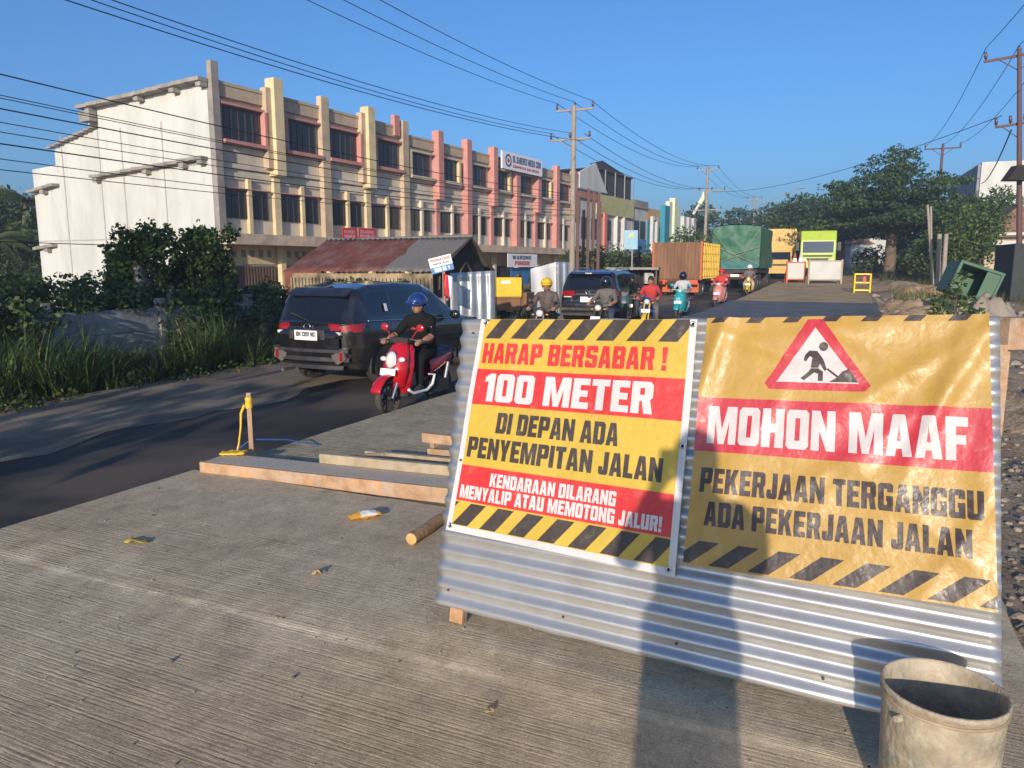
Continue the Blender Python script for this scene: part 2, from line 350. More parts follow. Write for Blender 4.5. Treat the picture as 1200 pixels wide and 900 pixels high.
    Lk(mu.outputs[2], b.inputs['Base Color']); b.inputs['Roughness'].default_value = .85; b.inputs['Specular IOR Level'].default_value = .3
    h = mth('ADD', mth('MULTIPLY', groovemask, -1.0), mth('MULTIPLY', noise_(60, 6, .75), .9))
    bp = N('ShaderNodeBump'); bp.inputs['Strength'].default_value = .9; bp.inputs['Distance'].default_value = bumpd; Lk(h, bp.inputs['Height']); Lk(bp.outputs[0], b.inputs['Normal'])
    return m
M_dirt = ground_mat('dirt', (.22, .155, .10), (.34, .25, .165), bump=.9, bs=9, scale=.5)
M_gravel = ground_mat('gravel', (.22, .17, .115), (.42, .32, .21), bump=1., bs=22, scale=1.6, speck=.6, fine=28)
M_asph = ground_mat('asphalt', (.036, .033, .030), (.075, .066, .055), rough=.75, bump=.35, bs=120, scale=.35, speck=.35, fine=160, patch=((.15, .115, .08), .5, .50))
M_should = ground_mat('shoulder', (.15, .125, .095), (.31, .245, .175), bump=.6, bs=40, scale=.7, speck=.35, fine=60)
M_slab = slab_mat('slab_concrete', (.485, .38, .24), (.61, .49, .32), .021, .27, .08, .006, dust=2.48)
M_slab2 = slab_mat('fresh_concrete', (.46, .39, .255), (.56, .48, .33), .085, .42, .12, .022, 1.2)
M_base = ground_mat('base_course', (.38, .255, .125), (.50, .36, .20), bump=.7, bs=18, scale=.8, speck=.3)
SE_L, SE_R = 4.7, -.75
mb = MB()
def far(u, v):
    x = -900 + 1800 * (u ** 1 if False else u); y = -120 + 1600 * v
    return V((x, y, -.43 + zt(x * RU.x + y * RU.y)))
xs = sorted(set(list(np.linspace(-900, -120, 8)) + list(np.linspace(-120, 160, 72)) + list(np.linspace(160, 900, 9))))
ys = sorted(set(list(np.linspace(-120, 200, 84)) + list(np.linspace(200, 1500, 12))))
vs = [(x, y, -.43 + zt(x * RU.x + y * RU.y)) for y in ys for x in xs]; nx = len(xs)
mb.add(vs, [(j * nx + i, j * nx + i + 1, (j + 1) * nx + i + 1, (j + 1) * nx + i) for j in range(len(ys) - 1) for i in range(nx - 1)], 0, True)
struct(mb.build('ground', M_dirt))
mb = MB(); strip(mb, -40, 170, 4.4, 8.3, -.352, 210, 6); struct(mb.build('road', M_asph))
mb = MB()
def shz(s, l):
    k = (l - 8.1) / 2
    return .05 * max(0, min(1, k)) + .025 * noise.noise(V((s * .8, l * 1.5, 0))) * min(1, max(0, k * 3))
n0 = len(mb.v); strip(mb, -40, 170, 8.1, 11.2, -.345, 420, 14, 0, shz)
for i in range(n0, n0 + 421):                                       # dusty shoulder spilling unevenly over the lane
    p = V(mb.v[i]); s = sofs(p); p += RL * (-.35 + .5 * noise.fractal(V((s * .55, 0, 3)), 1, 2, 4)); mb.v[i] = tuple(p)
struct(mb.build('road_shoulder', M_should))
# the new concrete slabs: edges with a real drop down to the old lane
def slab(name, s0, s1, l0, l1, z, m, nb=1):
    mb = MB(); n = max(2, int((s1 - s0) * 6))
    def edge(s, l): return l + (.02 * noise.noise(V((s * 2.3, l, 1))) + .008 * noise.noise(V((s * 9, l, 3))))
    nl = 12
    mb.grid(lambda u, v: rd(s0 + (s1 - s0) * u, edge(s0 + (s1 - s0) * u, l0 + (l1 - l0) * v) if v in (0, 1) else l0 + (l1 - l0) * v, z), n, nl, 0)
    for l, fl in ((l1, False), (l0, True)):
        mb.grid(lambda u, v: rd(s0 + (s1 - s0) * u, edge(s0 + (s1 - s0) * u, l), z - .44 * v), n, 2, 0, flip=fl)
    for s, fl in ((s0, False), (s1, True)):
        mb.grid(lambda u, v: rd(s, edge(s, l0 + (l1 - l0) * u) if u in (0, 1) else l0 + (l1 - l0) * u, z - .44 * v), nl, 2, 0, flip=fl)
    return struct(mb.build(name, m))
slab('concrete_slab', -12, 4.25, SE_R, SE_L, 0, M_slab)
slab('fresh_concrete_slab', 4.3, 20, SE_R, SE_L, -.03, M_slab2)
slab('base_course', 20.02, 66, SE_R, SE_L, -.06, M_base)
# excavated verge on the right, rough and strewn
def vz(s, l):
    a = min(1, max(0, (-.78 - l) / .6))
    b = noise.fractal(V((s * .45, l * .45, 4)), 1, 2, 4) * .16 + noise.noise(V((s * 1.7, l * 1.7, 9))) * .05
    dip = -.5 * math.exp(-((s - 27) / 5) ** 2 - ((l + 3.3) / 1.4) ** 2)
    return a * (b + dip)
mb = MB(); strip(mb, -6, 26, -.74, -9, -.10, 300, 84, 0, vz); struct(mb.build('gravel_verge', M_gravel))
mb = MB(); strip(mb, 26, 110, -.74, -26, -.10, 330, 90, 0, vz); struct(mb.build('dirt_verge', M_dirt))
# ================================================================ THE TERRACE OF SHOPS
M_white = mat('white_plaster', (.54, .545, .51), .8, var=.05, vs=.5, dirt=((.36, .34, .30), .38, .9), bump=.1, bs=8, stretch=(1, 1, .25))
M_cream = mat('cream_plaster', (.64, .565, .44), .85, var=.12, vs=.7, dirt=((.34, .29, .23), .45, .8), stretch=(1, 1, .35))
M_yellow = mat('yellow_paint', (.66, .53, .30), .8, var=.1, vs=.8, dirt=((.36, .29, .19), .4, 1.2))
M_tan = mat('tan_paint', (.50, .385, .26), .85, var=.12, vs=.8, dirt=((.22, .17, .12), .4, 1.1))
M_pink = mat('pink_paint', (.52, .235, .195), .8, var=.12, vs=1., dirt=((.34, .16, .13), .35, 1.2))
M_grey = mat('weathered_concrete', (.30, .27, .24), .9, var=.15, vs=1.2, dirt=((.13, .12, .10), .5, 1.5), bump=.2, bs=10)
M_glass = mat('dark_window_glass', (.012, .014, .018), .18, var=.05, spec=.6)
M_wframe = mat('window_frame_brown', (.05, .035, .028), .6)
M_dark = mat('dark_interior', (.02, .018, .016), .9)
M_iron = mat('brown_shutter', (.13, .085, .055), .75, var=.2, vs=2, dirt=((.06, .035, .025), .4, 3))
def facade(t, d, z): p = F0 + FU * t - FL * d; return V((p.x, p.y, z))     # along the front, out towards the road, height
FM = Mx(((FU.x, -FL.x, 0, F0.x), (FU.y, -FL.y, 0, F0.y), (0, 0, 1, 0), (0, 0, 0, 1)))   # local x along, y towards the road, z up
def fbox(mb, t0, t1, d0, d1, z0, z1, mat=0): return mb.box(((t0 + t1) / 2, (d0 + d1) / 2, (z0 + z1) / 2), (t1 - t0, d1 - d0, z1 - z0), mat, M=FM)
PIT = 3.53
bld = thing('shop_terrace', 'long three-storey cream shop terrace with white side wall, yellow and pink pilasters', 'building', (0, 0, 0))
GZ = -.6
mb = MB()                                                        # body, stepped down at the back
fbox(mb, .3, 14.2, -9.6, -.02, GZ, 9.8, 0); fbox(mb, 14.201, 39.2, -9.6, -.02, GZ, 9.5, 0)
fbox(mb, .31, 39.1, -12.4, -9.6, GZ, 7.9, 0)
fbox(mb, .32, 39.0, -14.7, -12.4, GZ, 6.95, 0)
mb.build('wall', [M_cream], bld)
mb = MB()                                                        # the white side wall, a stepped slab in front of the body
pr = [(0.0, GZ), (0.0, 9.95), (8.4, 9.62), (8.4, 8.75), (12.5, 7.85), (12.5, 7.05), (14.8, 6.95), (14.8, GZ)]
SM = Mx(((FL.x, FU.x, 0, F0.x), (FL.y, FU.y, 0, F0.y), (0, 0, 1, 0), (0, 0, 0, 1)))    # x back from the front, y along the front
T = SM @ Mx(((1, 0, 0, 0), (0, 0, 1, 0), (0, 1, 0, 0), (0, 0, 0, 1)))
mb.prism(pr, .06, .30, 0, T)
sw = mb.build('side_wall', [M_white], bld)
mb = MB()
for x in (3.4, 6.6, 8.5, 11.8): mb.box((x, .05, 4.4), (.07, .03, 8.2), 0, M=SM)
for z, a, b in ((3.0, 8, 14.7), (6.35, .2, 5), (2.9, .2, 4)): mb.box(((a + b) / 2, .052, z), (b - a, .03, .06), 0, M=SM)
mb.build('plaster_seam', [mat('seam_plaster', (.36, .345, .32), .85)], sw)
mb = MB()                                                        # rough concrete roof edge over the side
def ledge(mb, x0, z0, x1, z1, out, th, drops):
    n = 10
    for i in range(n):
        a = i / n; b = (i + 1) / n
        xa, xb = x0 + (x1 - x0) * a, x0 + (x1 - x0) * b; za, zb = z0 + (z1 - z0) * a, z0 + (z1 - z0) * b
        mb.box(((xa + xb) / 2, .06 - out / 2, (za + zb) / 2 + rnd.uniform(-.015, .015)), (xb - xa + .004 * (i % 2), out + rnd.uniform(-.04, .04), th), 0, M=SM)
    for k in drops:
        mb.box((x0 + (x1 - x0) * k, .06 - out * .4, z0 + (z1 - z0) * k - th / 2 - .11), (.34, out * .7, .22), 0, M=SM)
ledge(mb, -.1, 10.02, 9.4, 9.66, .55, .17, (.02, .22, .5, .92)); mb.box((8.9, -.15, 9.2), (.9, .4, .5), 0, M=SM)
mb.build('roof', [M_grey], bld)
for z0, z1, x0, x1, o, th, dr in ((6.58, 6.2, .2, 8.9, .42, .14, (.03, .18, .5, .97)), (6.0, 5.7, 12.3, 14.9, .42, .14, (.5,)), (2.75, 2.6, 13, 14.9, .35, .16, (.4,)), (8.72, 7.9, 8.4, 12.8, .3, .1, ())):
    mb = MB(); ledge(mb, x0, z0, x1, z1, o, th, dr); mb.build('rain_ledge', [M_grey], bld)
# front: bands, windows and pilasters
mb = MB(); fbox(mb, .3, 14.2, 0, .16, 9.42, 9.95, 0); fbox(mb, .3, 14.2, -.1, .2, 9.955, 10.1, 0); fbox(mb, 14.201, 39.2, 0, .16, 9.1, 9.62, 0); fbox(mb, 14.201, 39.2, -.1, .2, 9.625, 9.75, 0); mb.build('parapet', [M_tan], bld)
mb = MB(); fbox(mb, .3, 39.2, 0, .10, 6.25, 6.45); fbox(mb, .3, 39.2, 0, .07, 5.75, 6.05); fbox(mb, .3, 39.2, 0, .05, 7.02, 7.3); mb.build('string_course', [M_cream], bld)
mb = MB(); fbox(mb, -.1, 39.3, 0, 1.5, 2.62, 3.12); mb.build('canopy', [mat('peach_plaster', (.58, .44, .31), .85, dirt=((.22, .17, .13), .5, .9))], bld)
tops = []
for k in range(12):
    t = .3 + PIT * k
    if k == 0: c, z0, z1, wd, pr_ = M_grey, GZ, 10.88, .42, .3
    elif k in (1, 3): c, z0, z1, wd, pr_ = M_yellow, 6.1, 10.85 - .06 * k, .62, .62
    elif k in (2, 4): c, z0, z1, wd, pr_ = M_tan, 3.13, 10.75 - .07 * k, .6, .35
    elif k % 2 == 1: c, z0, z1, wd, pr_ = M_pink, 6.0, 10.65 - .05 * k, .6, .55
    else: c, z0, z1, wd, pr_ = M_pink, 3.13, 10.65 - .05 * k, .62, .5
    mb = MB(); fbox(mb, t - wd / 2, t + wd / 2, .001, pr_, z0, z1); mb.build('pilaster', [c], bld, bev=.02)
    if k % 2 == 1:
        mb = MB(); fbox(mb, t - .22, t + .22, .001, .22, 3.13, 5.99); mb.build('pilaster', [M_yellow if k < 5 else M_pink], bld, bev=.02)
    if k in (1, 3):
        mb = MB(); fbox(mb, t - wd / 2 - .34, t - wd / 2 - .002, .001, .4, 6.4, 10.3); mb.build('pilaster', [M_tan], bld, bev=.02)
mb = MB(); fbox(mb, 13.4, 13.9, .001, .3, 9.5, 10.7); mb.build('pilaster', [M_pink], bld)
for k in range(11):
    t = .3 + PIT * k; west = k < 4
    # top floor: one window; the pink surround stands on the side of the yellow pilaster
    a, b = (t + .55, t + PIT - .85) if k % 2 == 0 else (t + .85, t + PIT - .55)
    if not west: a, b = (t + .75, t + PIT - .75 - (.35 if k % 2 else 0))
    if west: z0, z1 = 7.52, 9.05
    else: z0, z1 = 7.35, 8.75
    mb = MB(); fbox(mb, a, b, .01, .05, z0, z1, 0); wn = mb.build('window', [M_glass], bld)
    mb = MB(); n = 5 if west else 3
    for i in range(n + 1):
        x = a + (b - a) * i / n; fbox(mb, x - .03, x + .03, .051, .09, z0, z1)
    fbox(mb, a - .05, b + .05, .051, .085, z1 - .07, z1); fbox(mb, a - .05, b + .05, .051, .085, z0, z0 + .07); mb.build('frame', [M_wframe], wn)
    sm = [M_pink if west else M_cream]
    mb = MB(); fbox(mb, a - .25, b + .25, .002, .42, z0 - .2, z0 - .03); mb.build('sill', sm, wn)
    mb = MB(); fbox(mb, a - .25, b + .25, .002, .30, z1 + .03, z1 + .14); mb.build('hood', sm, wn)
    if west:
        mb = MB()
        if k % 2 == 0: fbox(mb, b + .08, b + .34, .002, .40, z0 - .028, z1 + .028)
        else: fbox(mb, a - .34, a - .08, .002, .40, z0 - .028, z1 + .028)
        mb.build('jamb', sm, wn)
    if not west:
        mb = MB(); x = a - .3 if k % 2 == 0 else b + .06; fbox(mb, x, x + .24, .001, .3, z0 - .027, z1 + .027); mb.build('jamb', [M_yellow], wn)
    # middle floor: a pair of windows with a thin yellow rib between
    m = t + PIT / 2
    for sgn in (-1, 1):
        a, b = (m - 1.42, m - .14) if sgn < 0 else (m + .14, m + 1.22)
        if not west: a, b = (m - 1.15, m - .14) if sgn < 0 else (m + .14, m + 1.0)
        mb = MB(); fbox(mb, a, b, .01, .05, 3.9, 5.22); wn = mb.build('window', [M_glass], bld)
        mb = MB()
        for i in range(3 if not west else 4):
            x = a + (b - a) * i / (2 if not west else 3); fbox(mb, x - .025, x + .025, .051, .08, 3.9, 5.22)
        fbox(mb, a, b, .051, .078, 5.16, 5.22); mb.build('frame', [M_wframe], wn)
    mb = MB(); fbox(mb, m - .11, m + .11, .001, .22, 3.13, 5.8); mb.build('rib', [M_yellow if west else M_cream], bld)
    mb = MB(); fbox(mb, m - 1.5, m + 1.32, .002, .22, 5.26, 5.33); mb.build('lintel', [M_pink if west else M_cream], bld)
# ground floor under the canopy
mb = MB(); fbox(mb, .35, 39.1, .001, .05, 1.7, 2.618); mb.build('shopfront_band', [M_yellow], bld)
for k in range(11):
    t = .3 + PIT * k
    mb = MB(); fbox(mb, t + .3, t + PIT - .3, .051, .09, GZ, 1.62)
    n = 16
    for i in range(n): x = t + .35 + (PIT - .7) * i / (n - 1); fbox(mb, x - .045, x + .045, .091, .14, GZ, 1.62)
    mb.build('shutter', [M_iron if k < 4 else M_dark], bld)
    mb = MB(); fbox(mb, t - .16, t + .16, .15, .45, GZ, 2.618); mb.build('column', [M_yellow if k < 5 else M_cream], bld)
mb = MB()
for k in range(4):
    for i in range(5): x = .3 + PIT * k + .6 + i * .55; fbox(mb, x, x + .28, .051, .06, 2.05, 2.4)
mb.build('vent', [M_grey], bld)
mb = MB(); fbox(mb, 5, 7, .3, .36, 1.75, 2.05); tag(mb.build('shop_sign', [M_dark]), 'small black name board hung under the canopy of the cream shop terrace', 'sign')
# roof-level sign, red letting banners
sg = thing('roof_sign', 'wide white sign with navy lettering and round emblem on the terrace parapet', 'sign')
M_sheet = mat('sign_white', (.78, .78, .78), .5, var=.04); M_navy = mat('sign_navy', (.03, .05, .16), .5); M_red = mat('sign_red', (.5, .03, .04), .5); M_blue = mat('sign_blue', (.03, .17, .42), .5)
mb = MB(); fbox(mb, 25.5, 32.0, .66, .78, 8.85, 10.13); mb.build('panel', [M_sheet], sg)
mb = MB(); TS = Mx(((-FU.x, 0, -FL.x, 0), (-FU.y, 0, -FL.y, 0), (0, 1, 0, 0), (0, 0, 0, 1)))
TS = FM @ Mx(((1, 0, 0, 0), (0, 0, 1, .783), (0, 1, 0, 0), (0, 0, 0, 1)))
def ftext(mb, txt, t0, t1, z0, z1, off=0., mat=0):
    for tr in text_polys(txt, t0, t1, z0, z1): mb.add([FM @ V((p.x, .785 + off, p.y)) for p in tr], [(0, 2, 1)], mat)
ftext(mb, 'DI. SABERES MEDIA COM', 27.1, 31.7, 9.43, 9.93); mb.build('lettering', [M_navy], sg)
for w_, a, b in (('COMPUTER', 27.1, 29.2), ('DAN', 29.35, 30.0), ('MEDIA', 30.15, 31.4)): mb = MB(); ftext(mb, w_, a, b, 9.05, 9.25); mb.build('lettering', [M_red], sg)
mb = MB(); TM = Mx.Translation(facade(26.4, .784, 9.5)) @ Mx.Rotation(AZF, 4, 'Z').inverted() @ Mx.Rotation(math.pi / 2, 4, 'Z') @ Mx.Rotation(R(90), 4, 'X')
mb.lathe([(.34, 0), (.46, 0), (.46, .02), (.34, .02)], 20, 0, TM, False, True); mb.lathe([(.001, .0), (.16, 0), (.16, .02), (.001, .02)], 12, 1, TM, False); mb.build('emblem', [M_navy, M_red], sg)
for i, (t, wd) in enumerate(((8.2, 1.15), (9.55, 1.5))):
    b_ = thing('letting_banner', ['narrower red letting banner on the first-floor wall above the rusty shed', 'wider red letting banner beside its narrower twin above the rusty shed'][i], 'banner', group='red letting banners')
    mb = MB(); fbox(mb, t, t + wd, .5, .54, 2.95 + .05 * i, 3.75 + .05 * i); mb.build('panel', [M_red], b_)
    mb = MB()
    for j, (txt, za) in enumerate((('DIJUAL', 3.45), ('RUKO', 3.2))):
        for tr in text_polys(txt, t + .12, t + wd - .12, za + .05 * i, za + .18 + .05 * i): mb.add([FM @ V((p.x, .545, p.y)) for p in tr], [(0, 2, 1)], 0)
    mb.build('lettering', [mat('faded_pink_print', (.66, .30, .30), .6)], b_)
bn = thing('shop_banner', 'white shop banner with red and dark lettering hung below the canopy behind the yellow cart', 'banner')
mb = MB(); fbox(mb, 24.9, 29.6, 1.56, 1.6, 1.55, 2.55); mb.build('panel', [M_sheet], bn)
mb = MB()
for tr in text_polys('WARUNG', 25.6, 28.6, 2.12, 2.42): mb.add([FM @ V((p.x, 1.604, p.y)) for p in tr], [(0, 2, 1)], 0)
for tr in text_polys('PONDOK', 26.0, 28.4, 1.68, 2.0): mb.add([FM @ V((p.x, 1.604, p.y)) for p in tr], [(0, 2, 1)], 1)
mb.build('lettering', [M_navy, M_red], bn)
bd = thing('roller_door', 'bright blue shop door standing behind the yellow food cart', 'door'); mb = MB(); fbox(mb, 26, 30, 1.2, 1.25, GZ, 1.5); mb.build('leaf', [M_blue], bd)
# ---- the houses further along the same line
def house(name, label, t0, t1, z1, m, deep=9, d=.0, cat='building'):
    h = thing(name, label, cat)
    mb = MB(); fbox(mb, t0, t1, -deep, d, GZ, z1); mb.build('wall', [m], h)
    return h
M_olive = mat('olive_paint', (.45, .44, .20), .85, dirt=((.25, .24, .14), .3, .8)); M_brick = mat('brick_red', (.38, .17, .11), .9, var=.25, vs=3)
M_net = mat('dark_shade_net', (.035, .04, .045), .9); M_teal = mat('teal_paint', (.02, .22, .30), .7); M_pgrey = mat('pale_grey_paint', (.5, .5, .47), .85, dirt=((.25, .24, .22), .4, .8)); M_oran = mat('ochre_paint', (.52, .32, .14), .8); M_pgreen = mat('pale_green_paint', (.60, .66, .46), .8)
h = house('roof_deck_house', 'olive fronted shophouse with white sheeting and black netted roof deck', 40.3, 54.6, 8.35, M_pgrey)
mb = MB(); fbox(mb, 45, 54.6, .002, .3, 6.7, 8.6); mb.build('fascia', [M_olive], h)
mb = MB(); fbox(mb, 40.3, 46, .002, .25, 7.9, 8.7); fbox(mb, 40.2, 40.3, -8, .2, 7.6, 8.6); mb.build('brick_band', [M_brick], h)
mb = MB(); mb.prism([(40.0, 8.72), (40.0, 10.1), (43.6, 11.3), (46.6, 8.72)], -.2, .0, 0, FM @ Mx(((1, 0, 0, 0), (0, 0, -1, .3), (0, 1, 0, 0), (0, 0, 0, 1)))); mb.build('white_sheeting', [M_white], h)
mb = MB(); mb.prism([(43.7, 11.3), (46.8, 8.7), (54.4, 8.7), (54.4, 10.9), (46.5, 11.9)], .0, .1, 0, FM @ Mx(((1, 0, 0, 0), (0, 0, -1, -.05), (0, 1, 0, 0), (0, 0, 0, 1)))); fbox(mb, 44, 54.6, -5, .2, 10.9, 11.0); mb.build('shade_net', [M_net], h)
for t in (46.6, 49.2, 51.8, 54.4): mb = MB(); fbox(mb, t - .06, t + .06, .21, .3, 8.6, 11.0); mb.build('deck_post', [M_grey], h)
mb = MB(); fbox(mb, 46.0, 46.7, .3, .5, 3, 6.8); mb.build('pilaster', [mat('coral_paint', (.62, .18, .12), .8)], h)
for t in (49.6, 51.6): mb = MB(); fbox(mb, t, t + .25, .002, .4, 3, 6.7); mb.build('pilaster', [M_white], h)
for t in (41.5, 43.8, 47.6, 50.2): mb = MB(); fbox(mb, t, t + 1.2, .01, .06, 4.2, 6.2); mb.build('window', [M_glass], h)
mb = MB(); fbox(mb, 40.3, 54.6, .002, 1.2, 2.6, 3.0); mb.build('canopy', [M_grey], h)
h = house('grey_shophouse', 'grey shophouse with blue lower wall next to the olive one', 54.7, 59.4, 8.0, M_pgrey)
mb = MB(); fbox(mb, 55, 59.2, .002, .1, 3.2, 4.6); mb.build('lower_wall', [M_blue], h)
for t in (55.4, 57.4): mb = MB(); fbox(mb, t, t + 1.4, .01, .12, 4.7, 6.6); mb.build('window', [M_glass], h)
mb = MB(); fbox(mb, 55, 59.4, -2, .2, 8.0, 8.8); mb.build('parapet', [M_grey], h)
h = house('teal_shophouse', 'teal and white shophouse with an ochre upper wall', 59.5, 66.0, 8.2, M_oran)
mb = MB(); fbox(mb, 59.5, 63.4, .002, .15, 3, 6.8); mb.build('teal_wall', [M_teal], h); mb = MB(); fbox(mb, 64.2, 66.0, .002, .6, 2.6, 8.8); mb.build('teal_tower', [M_teal], h)
mb = MB(); fbox(mb, 60.3, 60.8, .16, .5, 3, 6.9); fbox(mb, 61.8, 62.3, .16, .5, 3, 6.9); fbox(mb, 60.3, 62.3, .16, .5, 6.901, 7.3); mb.build('white_portal', [M_white], h)
for t in (61.0, 63.0): mb = MB(); fbox(mb, t, t + .7, .16, .2, 3.2, 6.2); mb.build('window', [M_glass], h)
mb = MB(); fbox(mb, 54.6, 66.0, .3, 2.6, 2.3, 2.6); mb.build('awning', [M_net], h)
mb = MB(); fbox(mb, 54.5, 66, .3, .4, 0, 2.299); mb.build('shutter', [M_dark], h)
h = house('pale_green_tower_house', 'tall pale green shop front with stepped towers', 66.1, 70.6, 7.6, M_pgreen)
for t0, t1, d_, z_ in ((66.1, 67.2, .5, 9.4), (67.6, 68.8, .7, 9.9), (69.5, 70.6, .5, 9.0)): mb = MB(); fbox(mb, t0, t1, .002, d_, 3, z_); mb.build('tower', [M_pgreen], h)
for t in (67.25, 69.0): mb = MB(); fbox(mb, t, t + .28, .1, .2, 5, 8.6); mb.build('window', [M_dark], h)
h = house('white_column_house', 'low white building with three tall white columns past the green tower', 70.7, 86, 5.2, M_pgrey)
for t in (71.2, 73.4, 75.6): mb = MB(); fbox(mb, t, t + 1.1, .002, .8, 2.8, 7.9); mb.build('column', [M_white], h)
mb = MB(); fbox(mb, 66.5, 78, .81, 1.6, 2.9, 3.9); mb.build('canopy', [M_white], h)
o_ = thing('roof_ornament', 'slanted white and green ornament rising over the white column house', 'ornament'); T = Mx.Translation(facade(74.4, 1.0, 8.3))
mb = MB(); mb.tube([T @ V((0, 0, 0)), T @ V((.75, 0, 1.3))], .2, 6, 0); mb.build('shaft', [M_white], o_)
mb = MB(); mb.tube([T @ V((.77, 0, 1.33)), T @ V((1.2, 0, 2.1)), T @ V((1.3, 0, 3.1))], [.38, .32, .06], 6, 0); mb.build('tip', [M_pgreen], o_)
# ---- right side houses
h = thing('tall_white_building', 'tall white block with grey ribbed side behind the trees on the right', 'building')
p0 = at(1150, 200, 78); T = Mx.Translation((p0.x, p0.y, 0)) @ Mx.Rotation(R(-22), 4, 'Z')
mb = MB(); mb.box((9, 9, 6), (18, 18, 11.9), 0, M=T); mb.build('wall', [M_white], h)
mb = MB()
for i in range(16): mb.box((-.15, .6 + i * 1.12, 9.5), (.25, .8, 4.6), 0, M=T)
mb.build('ribbed_side', [mat('grey_cladding', (.16, .17, .20), .6, var=.2)], h)
mb = MB(); mb.box((7, -.03, 9.2), (2, .1, .5), 0, M=T); mb.box((6.5, -.25, 9.9), (3, .5, .15), 0, M=T); mb.build('window', [M_glass], h)
h = thing('tile_roof_house', 'low house with brown tiled gable roof behind the right-hand trees', 'house')
p0 = at(1158, 290, 46); T = Mx.Translation((p0.x, p0.y, 0)) @ Mx.Rotation(R(-18), 4, 'Z')
M_tile = mat('brown_tile', (.20, .115, .08), .85, var=.3, vs=6, dirt=((.09, .06, .05), .5, 2))
mb = MB(); mb.box((2.2, 5, 1.5), (4.6, 9.5, 3.9), 0, M=T); mb.build('wall', [mat('beige_wall', (.50, .40, .28), .85, dirt=((.28, .22, .16), .5, .8))], h)
mb = MB(); mb.prism([(-.6, 3.6), (5.2, 3.6), (1.3, 5.15)], -10.2, .6, 0, T @ Mx(((1, 0, 0, 0), (0, 0, -1, 0), (0, 1, 0, 0), (0, 0, 0, 1)))); rf = mb.build('roof', [M_tile], h)
mb = MB(); mb.box((2.3, -.68, 3.5), (6, .14, .16), 0, M=T); mb.build('eave_board', [M_white], h); mb = MB(); mb.box((2.4, -.75, 2.95), (5, 1.2, .22), 0, M=T); mb.build('awning', [M_white], h)
mb = MB(); p0 = at(1240, 330, 31); mb.box((p0.x, p0.y, 1.0), (4.0, 3, 3.0), 0, rz=R(-20)); tag(mb.build('kiosk', [mat('dark_green_boards', (.03, .036, .034), .8, var=.3, vs=3)], bev=.03), 'dark green boarded kiosk at the right edge behind the bin', 'kiosk')
# ================================================================ THE ROADWORKS BOARD
M_zinc = mat('zinc_sheet', (.60, .60, .59), .35, .72, var=.10, vs=6, bump=.05, bs=3, dirt=((.50, .45, .37), .2, 2.5))
M_wood = mat('pale_timber', (.42, .29, .16), .75, var=.3, vs=5, stretch=(1, 1, 1), bump=.3, bs=30, dirt=((.30, .27, .23), .35, 5))
M_orwood = mat('orange_timber', (.42, .235, .115), .75, var=.35, vs=6, bump=.35, bs=40, dirt=((.44, .38, .31), .6, 8))
M_cwood = mat('cement_covered_timber', (.46, .41, .34), .85, var=.15, vs=4, bump=.4, bs=40, dirt=((.42, .27, .13), .3, 4))
PB = [V((-.35, 3.23, .077)), V((1.53, 2.14, .12)), V((1.622, 2.5, 1.432)), V((-.233, 3.6, 1.346))]
PN = ((PB[1] - PB[0]).cross(PB[3] - PB[0])).normalized()
if PN.y > 0: PN = -PN
def panel(u, v, off=0.):
    return PB[0] * (1 - u) * (1 - v) + PB[1] * u * (1 - v) + PB[2] * u * v + PB[3] * (1 - u) * v + PN * off
board = thing('roadworks_board', 'leaning board of corrugated zinc sheets on a timber frame carrying two roadworks banners', 'barrier', (0, 0, 0))
NC = 17.5
def wob(u, v): return .006 * noise.noise(V((u * 2.2, v * 2.2, 5))) 
def dent(u, v):
    return -.012 * math.exp(-(((u - .80) / .05) ** 2 + ((v - .02) / .03) ** 2)) - .006 * math.exp(-(((u - .12) / .02) ** 2 + ((v - .17) / .012) ** 2))
def sheet(v0, v1, off):
    mb = MB()
    def f(a, b):
        v = v0 + (v1 - v0) * b; ed = .004 * math.sin(40 * a) * (1 if b in (0, 1) else 0)
        p = panel(a, v, off + .0098 * math.sin(2 * math.pi * NC * v) + wob(a, v) + dent(a, v)); p.z += ed; return p
    mb.grid(f, 60, int((v1 - v0) * NC * 14), 0)
    return mb.build('corrugated_sheet', [M_zinc], board, solid=.001)
sheet(0, .53, -.001); sheet(.50, 1.0, .003)
for u, v in ((.035, .06), (.035, .5), (.035, .95), (.30, .06), (.52, .06), (.76, .06), (.965, .06)):
    mb = MB(); mb.ball(panel(u, v, .02 + wob(u, v)), (.006, .006, .006), 0, 8, 5); mb.build('nail', [mat('dark_nail', (.08, .07, .06), .5, .6)], board)
def stud(u, ext):
    mb = MB(); a = panel(u, 1.0, -.05); b = panel(u, 0, -.05); d = (b - a).normalized(); b = a + d * ((a.z - ext) / -d.z)
    x = (PB[1] - PB[0]).normalized(); y = PN
    vs = [p + x * sx * .035 + y * sy * .022 for p in (b, a) for sx, sy in ((-1, -1), (1, -1), (1, 1), (-1, 1))]
    mb.add(vs, [(0, 1, 2, 3), (7, 6, 5, 4), (0, 4, 5, 1), (1, 5, 6, 2), (2, 6, 7, 3), (3, 7, 4, 0)]); return mb.build('post', [M_orwood], board, bev=.004)
for u, e in ((.045, .002), (.5, .15), (.965, .002)): stud(u, e)
for u in (.06, .93):
    mb = MB(); a = panel(u, .8, -.09); b = V((a.x + .45 * RU.x, a.y + .75, .0 - .0)); b.z = 0 if sofs(b) < 4.2 else -.028
    mb.tube([b, a], .028, 4, 0, smooth=False); mb.build('strut', [M_wood], board)
